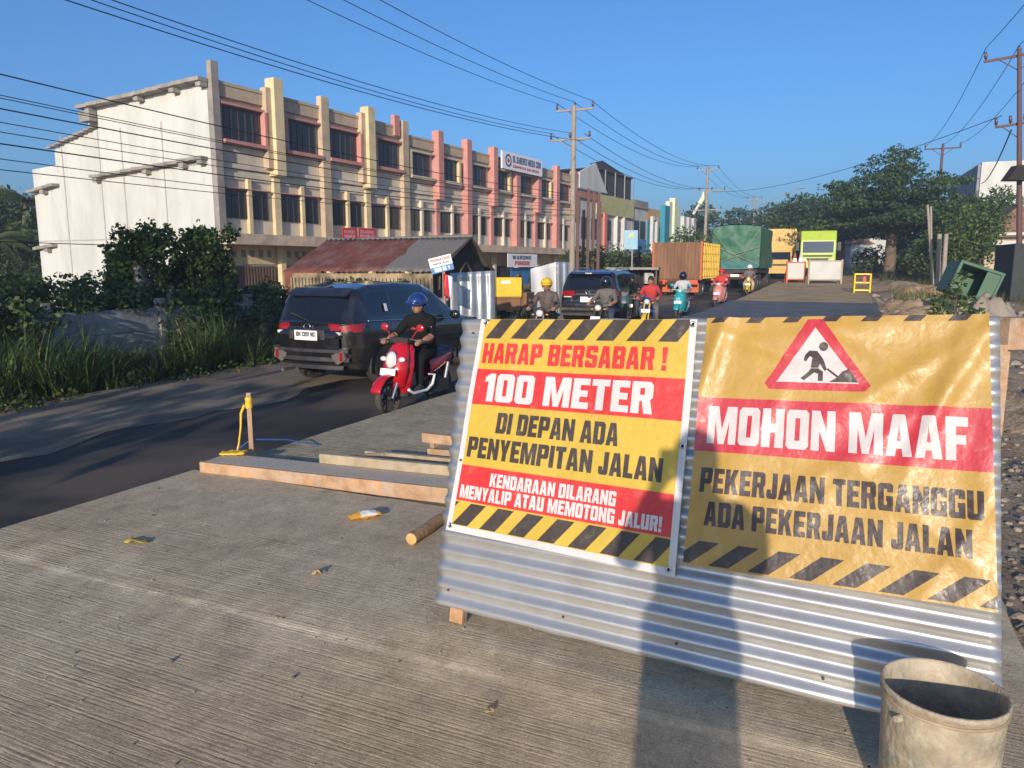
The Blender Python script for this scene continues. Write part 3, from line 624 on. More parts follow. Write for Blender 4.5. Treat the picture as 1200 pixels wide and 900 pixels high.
mb = MB(); a = panel(.0, .93, -.085); b = panel(1.012, .93, -.085); mb.tube([a, b], .03, 4, 0, smooth=False); a = panel(.0, .12, -.085); b = panel(1.0, .12, -.085); mb.tube([a, b], .03, 4, 0, smooth=False); mb.build('rail', [M_orwood], board)
# ---- the two printed banners: printed cloth laid out flat, cut into small facets, then hung with its folds
def vinyl(name, col, rough, crinkle, dirt=None):
    m, t, b = nodes_of(name); N = t.nodes.new; Lk = t.links.new
    tc = N('ShaderNodeTexCoord'); src = tc.outputs['Object']
    n = N('ShaderNodeTexNoise'); n.inputs['Scale'].default_value = 3.5; n.inputs['Detail'].default_value = 8; n.inputs['Roughness'].default_value = .7; Lk(src, n.inputs[0])
    mr = N('ShaderNodeMapRange'); mr.inputs[1].default_value = .3; mr.inputs[2].default_value = .7; mr.inputs[3].default_value = .86; mr.inputs[4].default_value = 1.1; Lk(n.outputs[0], mr.inputs[0])
    mx = N('ShaderNodeMix'); mx.data_type = 'RGBA'; mx.blend_type = 'MULTIPLY'; mx.inputs[0].default_value = 1; mx.inputs[6].default_value = (*col, 1); Lk(mr.outputs[0], mx.inputs[7]); out = mx.outputs[2]
    # dust and scuffs
    n2 = N('ShaderNodeTexNoise'); n2.inputs['Scale'].default_value = 17; n2.inputs['Detail'].default_value = 8; n2.inputs['Roughness'].default_value = .8; Lk(src, n2.inputs[0])
    m2 = N('ShaderNodeMapRange'); m2.inputs[1].default_value = .56; m2.inputs[2].default_value = .72; m2.inputs[4].default_value = .30; Lk(n2.outputs[0], m2.inputs[0])
    x2 = N('ShaderNodeMix'); x2.data_type = 'RGBA'; Lk(m2.outputs[0], x2.inputs[0]); Lk(out, x2.inputs[6]); x2.inputs[7].default_value = (.42, .36, .27, 1)
    Lk(x2.outputs[2], b.inputs['Base Color']); b.inputs['Roughness'].default_value = rough; b.inputs['Specular IOR Level'].default_value = .5
    mr3 = N('ShaderNodeMapRange'); mr3.inputs[1].default_value = .4; mr3.inputs[2].default_value = .62; mr3.inputs[3].default_value = rough - .06; mr3.inputs[4].default_value = rough + .2; Lk(n2.outputs[0], mr3.inputs[0]); Lk(mr3.outputs[0], b.inputs['Roughness'])
    hs = []
    for sc_, st, de in ((9, (1, 1, 1), 6), (38, (1, 1, 1), 5), (6, (1, 1, .3), 3)):
        mp = N('ShaderNodeMapping'); mp.inputs['Scale'].default_value = st; mp.inputs['Rotation'].default_value = (.3, R(25), .2); Lk(src, mp.inputs[0])
        k = N('ShaderNodeTexNoise'); k.noise_type = 'RIDGED_MULTIFRACTAL' if sc_ == 9 else 'FBM'; k.inputs['Scale'].default_value = sc_; k.inputs['Detail'].default_value = de; Lk(mp.outputs[0], k.inputs[0]); hs.append(k.outputs[0])
    ad = N('ShaderNodeMath'); ad.operation = 'MULTIPLY_ADD'; ad.inputs[1].default_value = .35; Lk(hs[0], ad.inputs[0]); Lk(hs[2], ad.inputs[2])
    a2 = N('ShaderNodeMath'); a2.operation = 'MULTIPLY_ADD'; a2.inputs[1].default_value = .5; Lk(hs[1], a2.inputs[0]); Lk(ad.outputs[0], a2.inputs[2])
    bp = N('ShaderNodeBump'); bp.inputs['Strength'].default_value = crinkle; bp.inputs['Distance'].default_value = .012; Lk(a2.outputs[0], bp.inputs['Height']); Lk(bp.outputs[0], b.inputs['Normal'])
    return m
def banner(name, label, quad, W, Hh, layers, mats, folds, cell=.018, eyelets=()):
    bm = bmesh.new()
    for tris, off, mi in layers:
        for t in tris:
            vs = [bm.verts.new((p[0], p[1], off)) for p in t]
            f = bm.faces.new(vs); f.material_index = mi
    for ax, ln in ((0, W), (1, Hh)):
        n = int(ln / cell)
        for i in range(1, n):
            co = [0, 0, 0]; co[ax] = ln * i / n; no = [0, 0, 0]; no[ax] = 1
            bmesh.ops.bisect_plane(bm, geom=bm.verts[:] + bm.edges[:] + bm.faces[:], dist=1e-6, plane_co=co, plane_no=no)
    bmesh.ops.recalc_face_normals
    def place(x, y, off):
        p, q = x / W, 1 - y / Hh                                 # q from the top edge down
        (ax, ay), (bx, by), (cx, cy), (dx, dy) = quad            # corners bl, br, tr, tl in board coordinates
        k = 1 - q
        u = (ax * (1 - p) + bx * p) * (1 - k) + (dx * (1 - p) + cx * p) * k
        v = (ay * (1 - p) + by * p) * (1 - k) + (dy * (1 - p) + cy * p) * k
        return panel(u, v, .019 + off + folds(p, q))
    for v in bm.verts: v.co = place(*v.co)
    bmesh.ops.remove_doubles(bm, verts=bm.verts[:], dist=1e-5)
    for f in bm.faces:
        f.smooth = True
        if f.normal.dot(PN) < 0: f.normal_flip()
    me = bpy.data.meshes.new(name); bm.to_mesh(me); bm.free()
    for m in mats: me.materials.append(m)
    o = bpy.data.objects.new(name, me); COL.objects.link(o); tag(o, label, 'banner')
    for p, q in eyelets:
        mb = MB(); c = place(p * W, (1 - q) * Hh, .001); T = Mx.Translation(c) @ PN.to_track_quat('Z', 'X').to_matrix().to_4x4()
        mb.lathe([(.006, 0), (.0125, 0), (.0125, .003), (.006, .003)], 14, 0, T, True, True); mb.lathe([(.0001, .0005), (.006, .0005)], 10, 1, T)
        mb.build('eyelet', [M_steel, M_dark], o)
    return o
M_steel = mat('steel', (.55, .55, .55), .35, .9)
def rect(x0, y0, x1, y1): return [[(x0, y0), (x1, y0), (x1, y1)], [(x0, y0), (x1, y1), (x0, y1)]]
def poly(pts): return [[(p.x, p.y) if hasattr(p, 'x') else p for p in (pts[a], pts[b], pts[c])] for a, b, c in tessellate_polygon([[V((x, y, 0)) for x, y in pts]])]
def txt(s, x0, x1, y0, y1): return [[(p.x, p.y) for p in t] for t in text_polys(s, x0, x1, y0, y1)]
def hazard(x0, x1, y0, y1, n, slant, ph=0., duty=.52):
    out = []; per = (x1 - x0) / n
    for i in range(-2, n + 2):
        a = x0 + per * (i + ph); b = a + per * duty
        q = [(a, y0), (b, y0), (b + slant, y1), (a + slant, y1)]
        def clip(q, xl, keep):                                   # keep the side of a vertical line
            r = []
            for (x, y), (x2, y2) in zip(q, q[1:] + q[:1]):
                i1 = (x - xl) * keep >= 0; i2 = (x2 - xl) * keep >= 0
                if i1: r.append((x, y))
                if i1 != i2: k = (xl - x) / (x2 - x); r.append((xl, y + (y2 - y) * k))
            return r
        q = clip(q, x0, 1); q = clip(q, x1, -1) if q else q
        if len(q) > 2: out += [[q[0], q[j], q[j + 1]] for j in range(1, len(q) - 1)]
    return out
V_y = vinyl('print_yellow', (.54, .375, .05), .36, .42); V_r = vinyl('print_red', (.56, .035, .035), .36, .42); V_w = vinyl('print_white', (.57, .555, .55), .4, .30); V_k = vinyl('print_black', (.055, .042, .036), .36, .30)
W, Hh = 1.10, 1.02
def Y(q): return Hh * (1 - q)
def b1f(p, q): return .0045 * math.exp(-((p - .16 - .1 * q) / .03) ** 2) * math.exp(-((q - .12) / .2) ** 2) + .004 * math.exp(-((q - .5 - .3 * p) / .03) ** 2) * math.exp(-((p - .2) / .2) ** 2) + .004 * math.sin(9 * p + 3 * q) * math.sin(5 * q + 1) + .004 * noise.noise(V((p * 3.5, q * 3.5, 2))) + .004 * abs(math.sin(2 * math.pi * 3.5 * q)) * 0 + .012 * max(0, q - .9) * math.sin(14 * p) + .03 * max(0, .10 - p) * max(0, .22 - q) / .22
i0, i1 = .028, W - .03
L1 = [(rect(0, 0, W, Hh), 0, 2), (rect(i0, Y(.970), i1, Y(0.0)), .0012, 0), (rect(i0, Y(.405), i1, Y(.238)), .0024, 1), (rect(i0, Y(.855), i1, Y(.69)), .0024, 1),
      (hazard(i0, i1, Y(.092), Y(.001), 7, .075, .1, .58), .0024, 3), (hazard(i0, i1, Y(.966), Y(.862), 7, .085, .02, .55), .0024, 3),
      (txt('HARAP BERSABAR !', .045, .985, Y(.21), Y(.115)), .0036, 1), (txt('100 METER', .085, .94, Y(.388), Y(.258)), .0036, 2),
      (txt('DI DEPAN ADA', .185, .80, Y(.53), Y(.435)), .0036, 3), (txt('PENYEMPITAN JALAN', .045, 1.01, Y(.652), Y(.557)), .0036, 3),
      (txt('KENDARAAN DILARANG', .20, .82, Y(.772), Y(.712)), .0036, 2), (txt('MENYALIP ATAU MEMOTONG JALUR!', .045, 1.03, Y(.842), Y(.782)), .0036, 2)]
banner('road_narrowing_banner', 'white-bordered yellow banner reading 100 METER with red bands, left half of the board', [(.014, .257), (.512, .241), (.530, .995), (.054, .999)], W, Hh, L1, [V_y, V_r, V_w, V_k], b1f, eyelets=((.02, .975), (.975, .975), (.985, .02), (.03, .015), (.985, .5)))
V_y2 = vinyl('print_amber', (.43, .265, .06), .37, .42); V_r2 = vinyl('print_crimson', (.46, .036, .05), .37, .42); V_w2 = vinyl('print_offwhite', (.52, .485, .48), .4, .42); V_k2 = vinyl('print_brown_black', (.05, .036, .034), .36, .42)
W, Hh = 1.00, .96
def b2f(p, q):
    f = 0
    for (px, qx, ang, amp, wd) in ((.95, .15, 62, .010, .030), (.85, .3, 70, .008, .03), (.70, .25, 35, .007, .035), (.30, .14, -18, .006, .03), (.05, .12, 75, .010, .035), (.6, .55, 50, .005, .03), (.45, .62, 40, .005, .03), (.9, .8, 60, .006, .03), (.2, .5, 60, .004, .03), (.12, .75, 65, .004, .03), (.75, .7, -40, .004, .03), (.5, .06, 8, .006, .05), (.02, .3, 80, .006, .04), (.98, .55, 82, .006, .04), (.62, .12, -30, .005, .04)):
        a = R(ang); dx, dy = p - px, -(q - qx)
        d = -math.sin(a) * dx + math.cos(a) * dy; e = math.cos(a) * dx + math.sin(a) * dy
        f += 1.7 * amp * math.exp(-(d / wd) ** 2) * math.exp(-(e / .34) ** 2)
    f += .004 * noise.noise(V((p * 5, q * 5, 8))) + .0022 * noise.noise(V((p * 14, q * 14, 3)))
    return f + .006
man = [([(.405,.785),(.435,.80),(.44,.845),(.425,.86),(.395,.83),(.385,.80)], 3)]
def yy(q): return Hh * (1 - q)
tri_o = [(.400, yy(.012)), (.455, yy(.012)), (.628, yy(.262)), (.610, yy(.285)), (.268, yy(.285)), (.252, yy(.262))]
tri_i = [(.43, yy(.045)), (.588, yy(.256)), (.295, yy(.256))]
def disc(cx, cy, r, n=18): c = [(cx + r * math.cos(2 * math.pi * i / n), cy + r * math.sin(2 * math.pi * i / n)) for i in range(n)]; return [[c[0], c[i], c[i + 1]] for i in range(1, n - 1)]
fig = disc(.462, yy(.118), .0165)
fig += poly([(.398, yy(.150)), (.412, yy(.133)), (.440, yy(.135)), (.462, yy(.165)), (.478, yy(.205)), (.469, yy(.212)), (.452, yy(.185)), (.447, yy(.200)), (.420, yy(.200)), (.424, yy(.160)), (.414, yy(.156)), (.402, yy(.178)), (.393, yy(.172))])
fig += poly([(.420, yy(.202)), (.447, yy(.202)), (.464, yy(.215)), (.463, yy(.249)), (.446, yy(.249)), (.446, yy(.222)), (.432, yy(.217)), (.396, yy(.248)), (.383, yy(.240)), (.412, yy(.214))])
fig += poly([(.476, yy(.206)), (.481, yy(.201)), (.525, yy(.236)), (.520, yy(.241))])
fig += poly([(.485, yy(.252)), (.512, yy(.236)), (.532, yy(.212)), (.552, yy(.202)), (.575, yy(.232)), (.586, yy(.252))])
L2 = [(rect(0, 0, W, Hh), 0, 0), (rect(0, yy(.545), W, yy(.328)), .0012, 1), (hazard(0, W, yy(.022), yy(0), 7, .02, .12, .4), .0012, 3),
      (hazard(0, W, yy(.992), yy(.90), 7, .105, -.35, .52), .0012, 3),
      (poly(tri_o), .0012, 1), (poly(tri_i), .0024, 2), (fig, .0036, 3),
      (txt('MOHON MAAF', .045, .93, yy(.512), yy(.362)), .0024, 2), (txt('PEKERJAAN TERGANGGU', .035, .97, yy(.708), yy(.61)), .0012, 3), (txt('ADA PEKERJAAN JALAN', .065, .935, yy(.838), yy(.742)), .0012, 3)]
banner('roadworks_banner', 'crinkled amber banner reading MOHON MAAF with red roadworks triangle, right half of the board', [(.526, .283), (.995, .300), (.985, 1.004), (.549, .998)], W, Hh, L2, [V_y2, V_r2, V_w2, V_k2], b2f, cell=.014)
# ---- the plastic pail in front of the board
bk = thing('plastic_pail', 'dirty old plastic pail full of cement stains standing before the board', 'bucket', (1.235, 1.985, 0), R(20))
M_pail = mat('stained_plastic', (.40, .345, .25), .6, var=.35, vs=8, dirt=((.20, .135, .085), .45, 7), bump=.35, bs=45)
def stain(m, col, scale, lo, hi, amt, seed):                       # a further layer of blotches with their own shape
    t = m.node_tree; N = t.nodes.new; Lk = t.links.new; b = t.nodes['Principled BSDF']; old = b.inputs['Base Color'].links[0].from_socket
    tc = N('ShaderNodeTexCoord'); mp = N('ShaderNodeMapping'); mp.inputs['Location'].default_value = (seed, seed * .7, 0); mp.inputs['Scale'].default_value = (1, 1, .6); Lk(tc.outputs['Object'], mp.inputs[0])
    n = N('ShaderNodeTexNoise'); n.inputs['Scale'].default_value = scale; n.inputs['Detail'].default_value = 8; n.inputs['Roughness'].default_value = .72; Lk(mp.outputs[0], n.inputs[0])
    r = N('ShaderNodeMapRange'); r.inputs[1].default_value = lo; r.inputs[2].default_value = hi; r.inputs[4].default_value = amt; Lk(n.outputs[0], r.inputs[0])
    x = N('ShaderNodeMix'); x.data_type = 'RGBA'; Lk(r.outputs[0], x.inputs[0]); Lk(old, x.inputs[6]); x.inputs[7].default_value = (*col, 1); Lk(x.outputs[2], b.inputs['Base Color'])
stain(M_pail, (.16, .20, .17), 6, .57, .64, .6, 3); stain(M_pail, (.42, .20, .08), 5, .58, .68, .65, 8); stain(M_pail, (.52, .49, .42), 12, .58, .66, .7, 12)
stain(M_slab, (.40, .23, .12), 1.7, .60, .74, .42, 6); stain(M_slab, (.15, .13, .11), 3.2, .62, .72, .5, 15); stain(M_slab, (.62, .55, .42), 2.3, .62, .72, .45, 21)
stain(M_zinc, (.26, .22, .18), 9, .64, .72, .5, 4)
stain(M_white, (.24, .23, .20), .8, .62, .76, .45, 5); stain(M_cream, (.17, .14, .11), 1.3, .62, .75, .5, 9)
mb = MB(); mb.lathe([(.143, .004), (.147, .02), (.158, .36), (.1595, .375), (.1595, .395), (.164, .398), (.1645, .412), (.159, .415), (.155, .408), (.152, .3), (.142, .03), (.0005, .028)], 48, 0)
mb.add([(0, 0, .004)] , []) ; mb.lathe([(.143, .004), (.0005, .004)], 48, 0)
mb.build('pail_body', [M_pail], bk)
mb = MB(); mb.lathe([(.158, .378), (.1635, .379), (.1635, .386), (.158, .387)], 48, 0, None, True, True); mb.build('rim_rib', [mat('pail_rib', (.36, .27, .18), .6, var=.3, vs=10)], bk)
mb = MB()
for a in (0, math.pi): mb.cyl((math.cos(a) * .160, math.sin(a) * .160, .352), (math.cos(a) * .176, math.sin(a) * .176, .352), .012, .009, 10)
mb.build('handle_lug', [M_pail], bk)
# ---- formwork timbers on the joint
def plank(name, label, a, b, wd, th, m, z=0., ends=None, parent=None, group=None, cat='timber'):
    a = V(a); b = V(b); d = b - a; L_ = d.length; rz = math.atan2(d.y, d.x)
    mb = MB(); n = 8
    pts = []
    for i in range(n):
        x0 = L_ * i / n - L_ / 2; x1 = L_ * (i + 1) / n - L_ / 2
    mb.box((0, 0, th / 2), (L_, wd, th))
    o = mb.build(name, [m], parent, bev=.005)
    c = (a + b) / 2; o.location = (c.x, c.y, c.z); o.rotation_euler = (0, -math.atan2(d.z, math.hypot(d.x, d.y)), rz)
    if label: tag(o, label, cat, group)
    return o
fa, fb = rd(4.23, 4.60, -.028), rd(4.56, .6, -.028)
fw = thing('formwork_plank', 'long formwork board lying across the joint, orange edge and cement-grey top', 'plank', (0, 0, 0))
plank('edge_board', None, fa, fb, .035, .11, M_orwood, parent=fw)
plank('top_board', None, rd(4.39, 4.60, .055), rd(4.72, .6, .055), .26, .024, M_cwood, parent=fw)
tfr = thing('timber_rack', 'open rectangular frame of rough pale battens lying behind the formwork board', 'frame', (0, 0, 0))
M_batten = mat('cement_batten', (.36, .28, .18), .8, var=.25, vs=8, bump=.4, bs=40, dirt=((.38, .34, .28), .5, 6))
for a, b, wd, th in ((rd(4.60, 3.72, .081), rd(4.83, 1.0, .081), .05, .075), (rd(5.00, 3.58, -.028), rd(5.22, 1.0, -.028), .05, .13), (rd(4.63, 3.55, .083), rd(5.00, 3.38, .05), .04, .06), (rd(4.72, 2.35, .083), rd(5.10, 2.22, .05), .04, .06)):
    plank('batten', None, a, b, wd, th, M_batten, parent=tfr)
tf2 = thing('timber_crib', 'short stacked timber crib of reddish boards half hidden behind the zinc board', 'timber', (0, 0, 0))
for a, b, wd, th in ((rd(5.28, 3.15, -.028), rd(5.44, 1.4, -.028), .05, .13), (rd(5.75, 2.98, -.028), rd(5.88, 1.4, -.028), .05, .21), (rd(5.27, 3.11, .104), rd(5.77, 2.96, .184), .05, .05), (rd(5.26, 3.19, .156), rd(5.42, 1.4, .106), .05, .08), (rd(5.53, 2.5, .10), rd(5.62, 1.4, .12), .16, .03)):
    plank('board', None, a, b, wd, th, M_orwood, parent=tf2)
# bamboo / log offcut, stake, tape, litter
lg = thing('log_offcut', 'short peeled log offcut lying on the slab beside the board', 'log', (0, 0, 0))
a, b = V((-.585, 4.17, .036)), V((-.36, 4.72, .036)); d = (b - a)
mb = MB(); mb.tube([a + d * k + V((.004 * math.sin(9 * k), 0, .003 * math.sin(14 * k))) for k in np.linspace(0, 1, 9)], [.036, .035, .036, .038, .035, .036, .037, .034, .034], 14, 0, False); mb.build('bark', [mat('log_bark', (.34, .20, .095), .8, var=.35, vs=14, bump=.5, bs=30)], lg)
dn = d.normalized(); mb = MB(); T = Mx.Translation(a - dn * .001) @ (-dn).to_track_quat('Z', 'Y').to_matrix().to_4x4(); mb.lathe([(.0355, -.001), (.034, .004), (.012, .006), (.0003, .005)], 14, 0, T); mb.build('cut_end', [mat('cut_wood', (.62, .38, .15), .7, var=.25, vs=40)], lg)
st = thing('marker_stake', 'upright orange timber stake at the slab edge, yellow tape tied at its top', 'stake', tuple(rd(4.80, 4.62, -.03)), 0)
mb = MB(); mb.box((0, 0, .06), (.036, .036, 1.02), rx=R(-1.5), rz=.4); mb.build('post', [M_orwood], st, bev=.003)
mb = MB(); mb.lathe([(.03, .44), (.033, .47), (.030, .50), (.034, .52), (.029, .535)], 8, 0); 
mb.tube([(-.03, -.02, .47), (-.06, -.03, .40), (-.065, -.04, .28), (-.085, -.05, .14), (-.10, -.06, .07), (-.14, -.08, .05)], [.014, .012, .009, .008, .014, .01], 5, 0); mb.build('tape', [mat('yellow_tape', (.72, .45, .03), .5, var=.2, vs=20)], st)
mb = MB(); pA = V((0, 0, .165)); mb.tube([pA + V((-.16, -.10, -.11)), pA + V((-.08, -.05, -.06)), pA, pA + V((.22, .26, -.06)), pA + V((.48, .5, -.17))], .006, 5, 0); mb.build('string', [mat('blue_string', (.03, .12, .36), .6)], st)
mb = MB(); q = rd(4.50, 4.52, .08)
mb.grid(lambda u, v: q + V(((u - .5) * .20, (v - .5) * .10, .02 + .02 * noise.noise(V((u * 4, v * 4, 1))))), 8, 6, 0); tag(mb.build('tape_scrap', [MATS['yellow_tape']], solid=.012), 'crumpled yellow tape scrap beside the stake foot on the plank', 'litter')
# litter on the slab
def scrap(name, label, px, py, wd, ln, rz, m, hgt=.02, seed=0, cat='litter'):
    r = V(((px - 600) / 880, _c - (py - 450) / 880 * _s, -_s - (py - 450) / 880 * _c)); p = r * (CAM_H / -r.z); p.z = 0
    mb = MB()
    mb.grid(lambda u, v: V(((u - .5) * ln * (1 - .3 * abs(v - .5)), (v - .5) * wd, .004 + hgt * (.5 + noise.noise(V((u * 3 + seed, v * 3, seed)))) * (1 - (2 * u - 1) ** 2 * .6))), 10, 6, 0)
    o = mb.build(name, m, None, solid=.002); o.location = (p.x, p.y, .002); o.rotation_euler = (0, 0, rz); tag(o, label, cat); return o
M_wo = mat('wrapper_orange', (.66, .33, .04), .35, var=.2, vs=20); M_wwh = mat('wrapper_white', (.62, .62, .60), .35, var=.1, vs=20); mat('wrapper_yellow', (.55, .37, .05), .5, var=.4, vs=18, dirt=((.05, .09, .06), .7, 13))
t = thing('snack_wrapper', 'puffed orange and white snack wrapper lying just before the formwork board', 'litter', at(427, 592, 4.62), R(32)); t.location.z = .003
def pouch(u, v, sg): return V(((u - .5) * .21, (v - .5) * .095 * (1 - .25 * math.sin(u * math.pi)), .026 + sg * .028 * (math.sin(u * math.pi) * math.sin(v * math.pi)) ** .6 + .004 * math.sin(40 * v) * (abs(2 * u - 1) ** 6) + .006 * noise.noise(V((u * 7, v * 5, 2)))))
mb = MB(); mb.grid(lambda u, v: pouch(u, v, 1), 24, 12, 0); mb.grid(lambda u, v: pouch(u, v, -.9), 24, 12, 0, True, True)
for i, f in enumerate(mb.f):
    c = sum((V(mb.v[k]) for k in f), V()) / 4
    if -.035 < c.x < .07 and c.z > .03: mb.m[i] = 1
mb.build('pouch', [M_wo, M_wwh], t)
scrap('flat_wrapper', 'flattened yellow and green wrapper alone on the bare slab', 160, 636, .05, .15, R(-10), [MATS['wrapper_yellow']], .02, 5)
scrap('dry_leaf', 'curled pale dry leaf on the slab below the snack wrapper', 372, 674, .03, .06, R(10), [mat('dry_leaf', (.42, .28, .13), .8)], .03, 8, 'leaf')
scrap('wood_chip', 'single tan wood chip low on the slab in front of the board', 574, 836, .018, .035, R(20), [MATS['dry_leaf']], .015, 9, 'wood chip')
scrap('black_wood_splinter', 'dark thin splinter near the log offcut', 575, 626 + 10, .02, .09, R(5), [mat('dark_wood', (.06, .045, .035), .9)], .01, 12, 'splinter')
mb = MB()
for k in range(230):
    s, l = rnd.uniform(1.2, 4.0), rnd.uniform(-.6, 4.6)
    if rnd.random() < .15: l = 4.65 - abs(rnd.gauss(0, .35))
    p = rd(s, l, 0); r = rnd.uniform(.0025, .006) * (2 if rnd.random() < .05 else 1)
    mb.ball((p.x, p.y, r * .5), (r, r * rnd.uniform(.6, 1), r * rnd.uniform(.5, .8)), rnd.randrange(3), 6, 4)
o = mb.build('grit', [mat('grit_grey', (.25, .24, .22), .9), mat('grit_tan', (.34, .27, .18), .9), mat('grit_dark', (.08, .075, .07), .9)]); tag(o, 'loose grit and crumbs scattered over the near slab', 'grit', kind='stuff')
# stones of the verge
mb = MB()
def stone(mb, c, r, mi):
    n0 = len(mb.v); mb.ball(c, (r, r * rnd.uniform(.65, 1), r * rnd.uniform(.45, .8)), mi, 7, 5)
    for i in range(n0, len(mb.v)):
        p = V(mb.v[i]); d = p - V(c); mb.v[i] = tuple(V(c) + d * (1 + .35 * noise.noise(d * (1.5 / r) + V(c) * 7)))
for k in range(2600):
    s = 1.5 + 9 * rnd.random() ** 1.5; l = -.82 - 2.2 * rnd.random() ** 1.3
    p = rd(s, l, -.10 + vz(s, l)); r = rnd.uniform(.008, .032)
    stone(mb, (p.x, p.y, p.z + r * .15), r, rnd.randrange(3))
g_ = random.Random(31)
for k in range(1700):
    s = g_.uniform(12, 40); l = -.9 - 6.5 * g_.random() ** 1.4; p = rd(s, l, -.10 + vz(s, l)); r = .02 + .13 * g_.random() ** 3
    stone(mb, (p.x, p.y, p.z + r * .1), r, g_.choice((0, 1, 1, 1, 2)))
mb.s = [False] * len(mb.f)
o = mb.build('rubble', [mat('stone_grey', (.21, .18, .145), .9, var=.3, vs=20), mat('stone_tan', (.30, .24, .17), .9, var=.3, vs=20), mat('stone_dark', (.11, .095, .075), .9, var=.3, vs=20)]); tag(o, 'broken stones and rubble covering the verge right of the slab', 'rubble', kind='stuff')
# ================================================================ VEHICLES
M_tyre = mat('tyre_rubber', (.022, .021, .020), .85, dirt=((.14, .11, .08), .35, 6)); M_rim = mat('alloy_rim', (.42, .40, .37), .4, .8, dirt=((.2, .16, .11), .4, 8))
M_blackp = mat('black_plastic', (.022, .022, .023), .55, dirt=((.12, .10, .08), .25, 4)); M_lampred = mat('tail_lamp_red', (.27, .008, .012), .15, coat=.6); M_lampclear = mat('clear_lamp', (.62, .60, .56), .15, coat=.5)
M_plate = mat('plate_white', (.75, .74, .72), .45, var=.03); M_ink = mat('plate_ink', (.03, .03, .03), .5); M_chrome = mat('chrome', (.75, .75, .76), .12, 1.)
def wheel(parent, x, y, r, wdt, rim_r, spokes=5, side=1):
    wl = bpy.data.objects.new('wheel', None); COL.objects.link(wl); wl.parent = parent; wl.location = (x, y, r); wl.empty_display_size = .1
    T = Mx.Rotation(math.pi / 2, 4, 'X')
    mb = MB(); h = wdt / 2; mb.lathe([(rim_r, -h * .85), (r * .93, -h), (r * .985, -h * .8), (r, -h * .4), (r, h * .4), (r * .985, h * .8), (r * .93, h), (rim_r, h * .85)], 36, 0, T, True, True); mb.build('tyre', [M_tyre], wl)
    mb = MB(); mb.lathe([(rim_r * 1.01, -h * .8), (rim_r * .93, -h * .7), (rim_r * .9, 0), (rim_r * .93, h * .7), (rim_r * 1.01, h * .8)], 30, 0, T)
    mb.lathe([(.001, -.01), (rim_r * .95, -.01), (rim_r * .95, .01), (.001, .01)], 24, 1, T)
    yo = side * h * .55
    for k in range(spokes):
        a = 2 * math.pi * k / spokes + .3
        mb.tube([(math.cos(a) * .03, yo, math.sin(a) * .03), (math.cos(a) * rim_r * .95, yo * 1.1, math.sin(a) * rim_r * .95)], [rim_r * .16, rim_r * .13], 6, 0)
    mb.cyl((0, yo - side * .03, 0), (0, yo + side * .015, 0), rim_r * .25, seg=12); mb.build('rim', [M_rim, M_blackp], wl)
    return wl
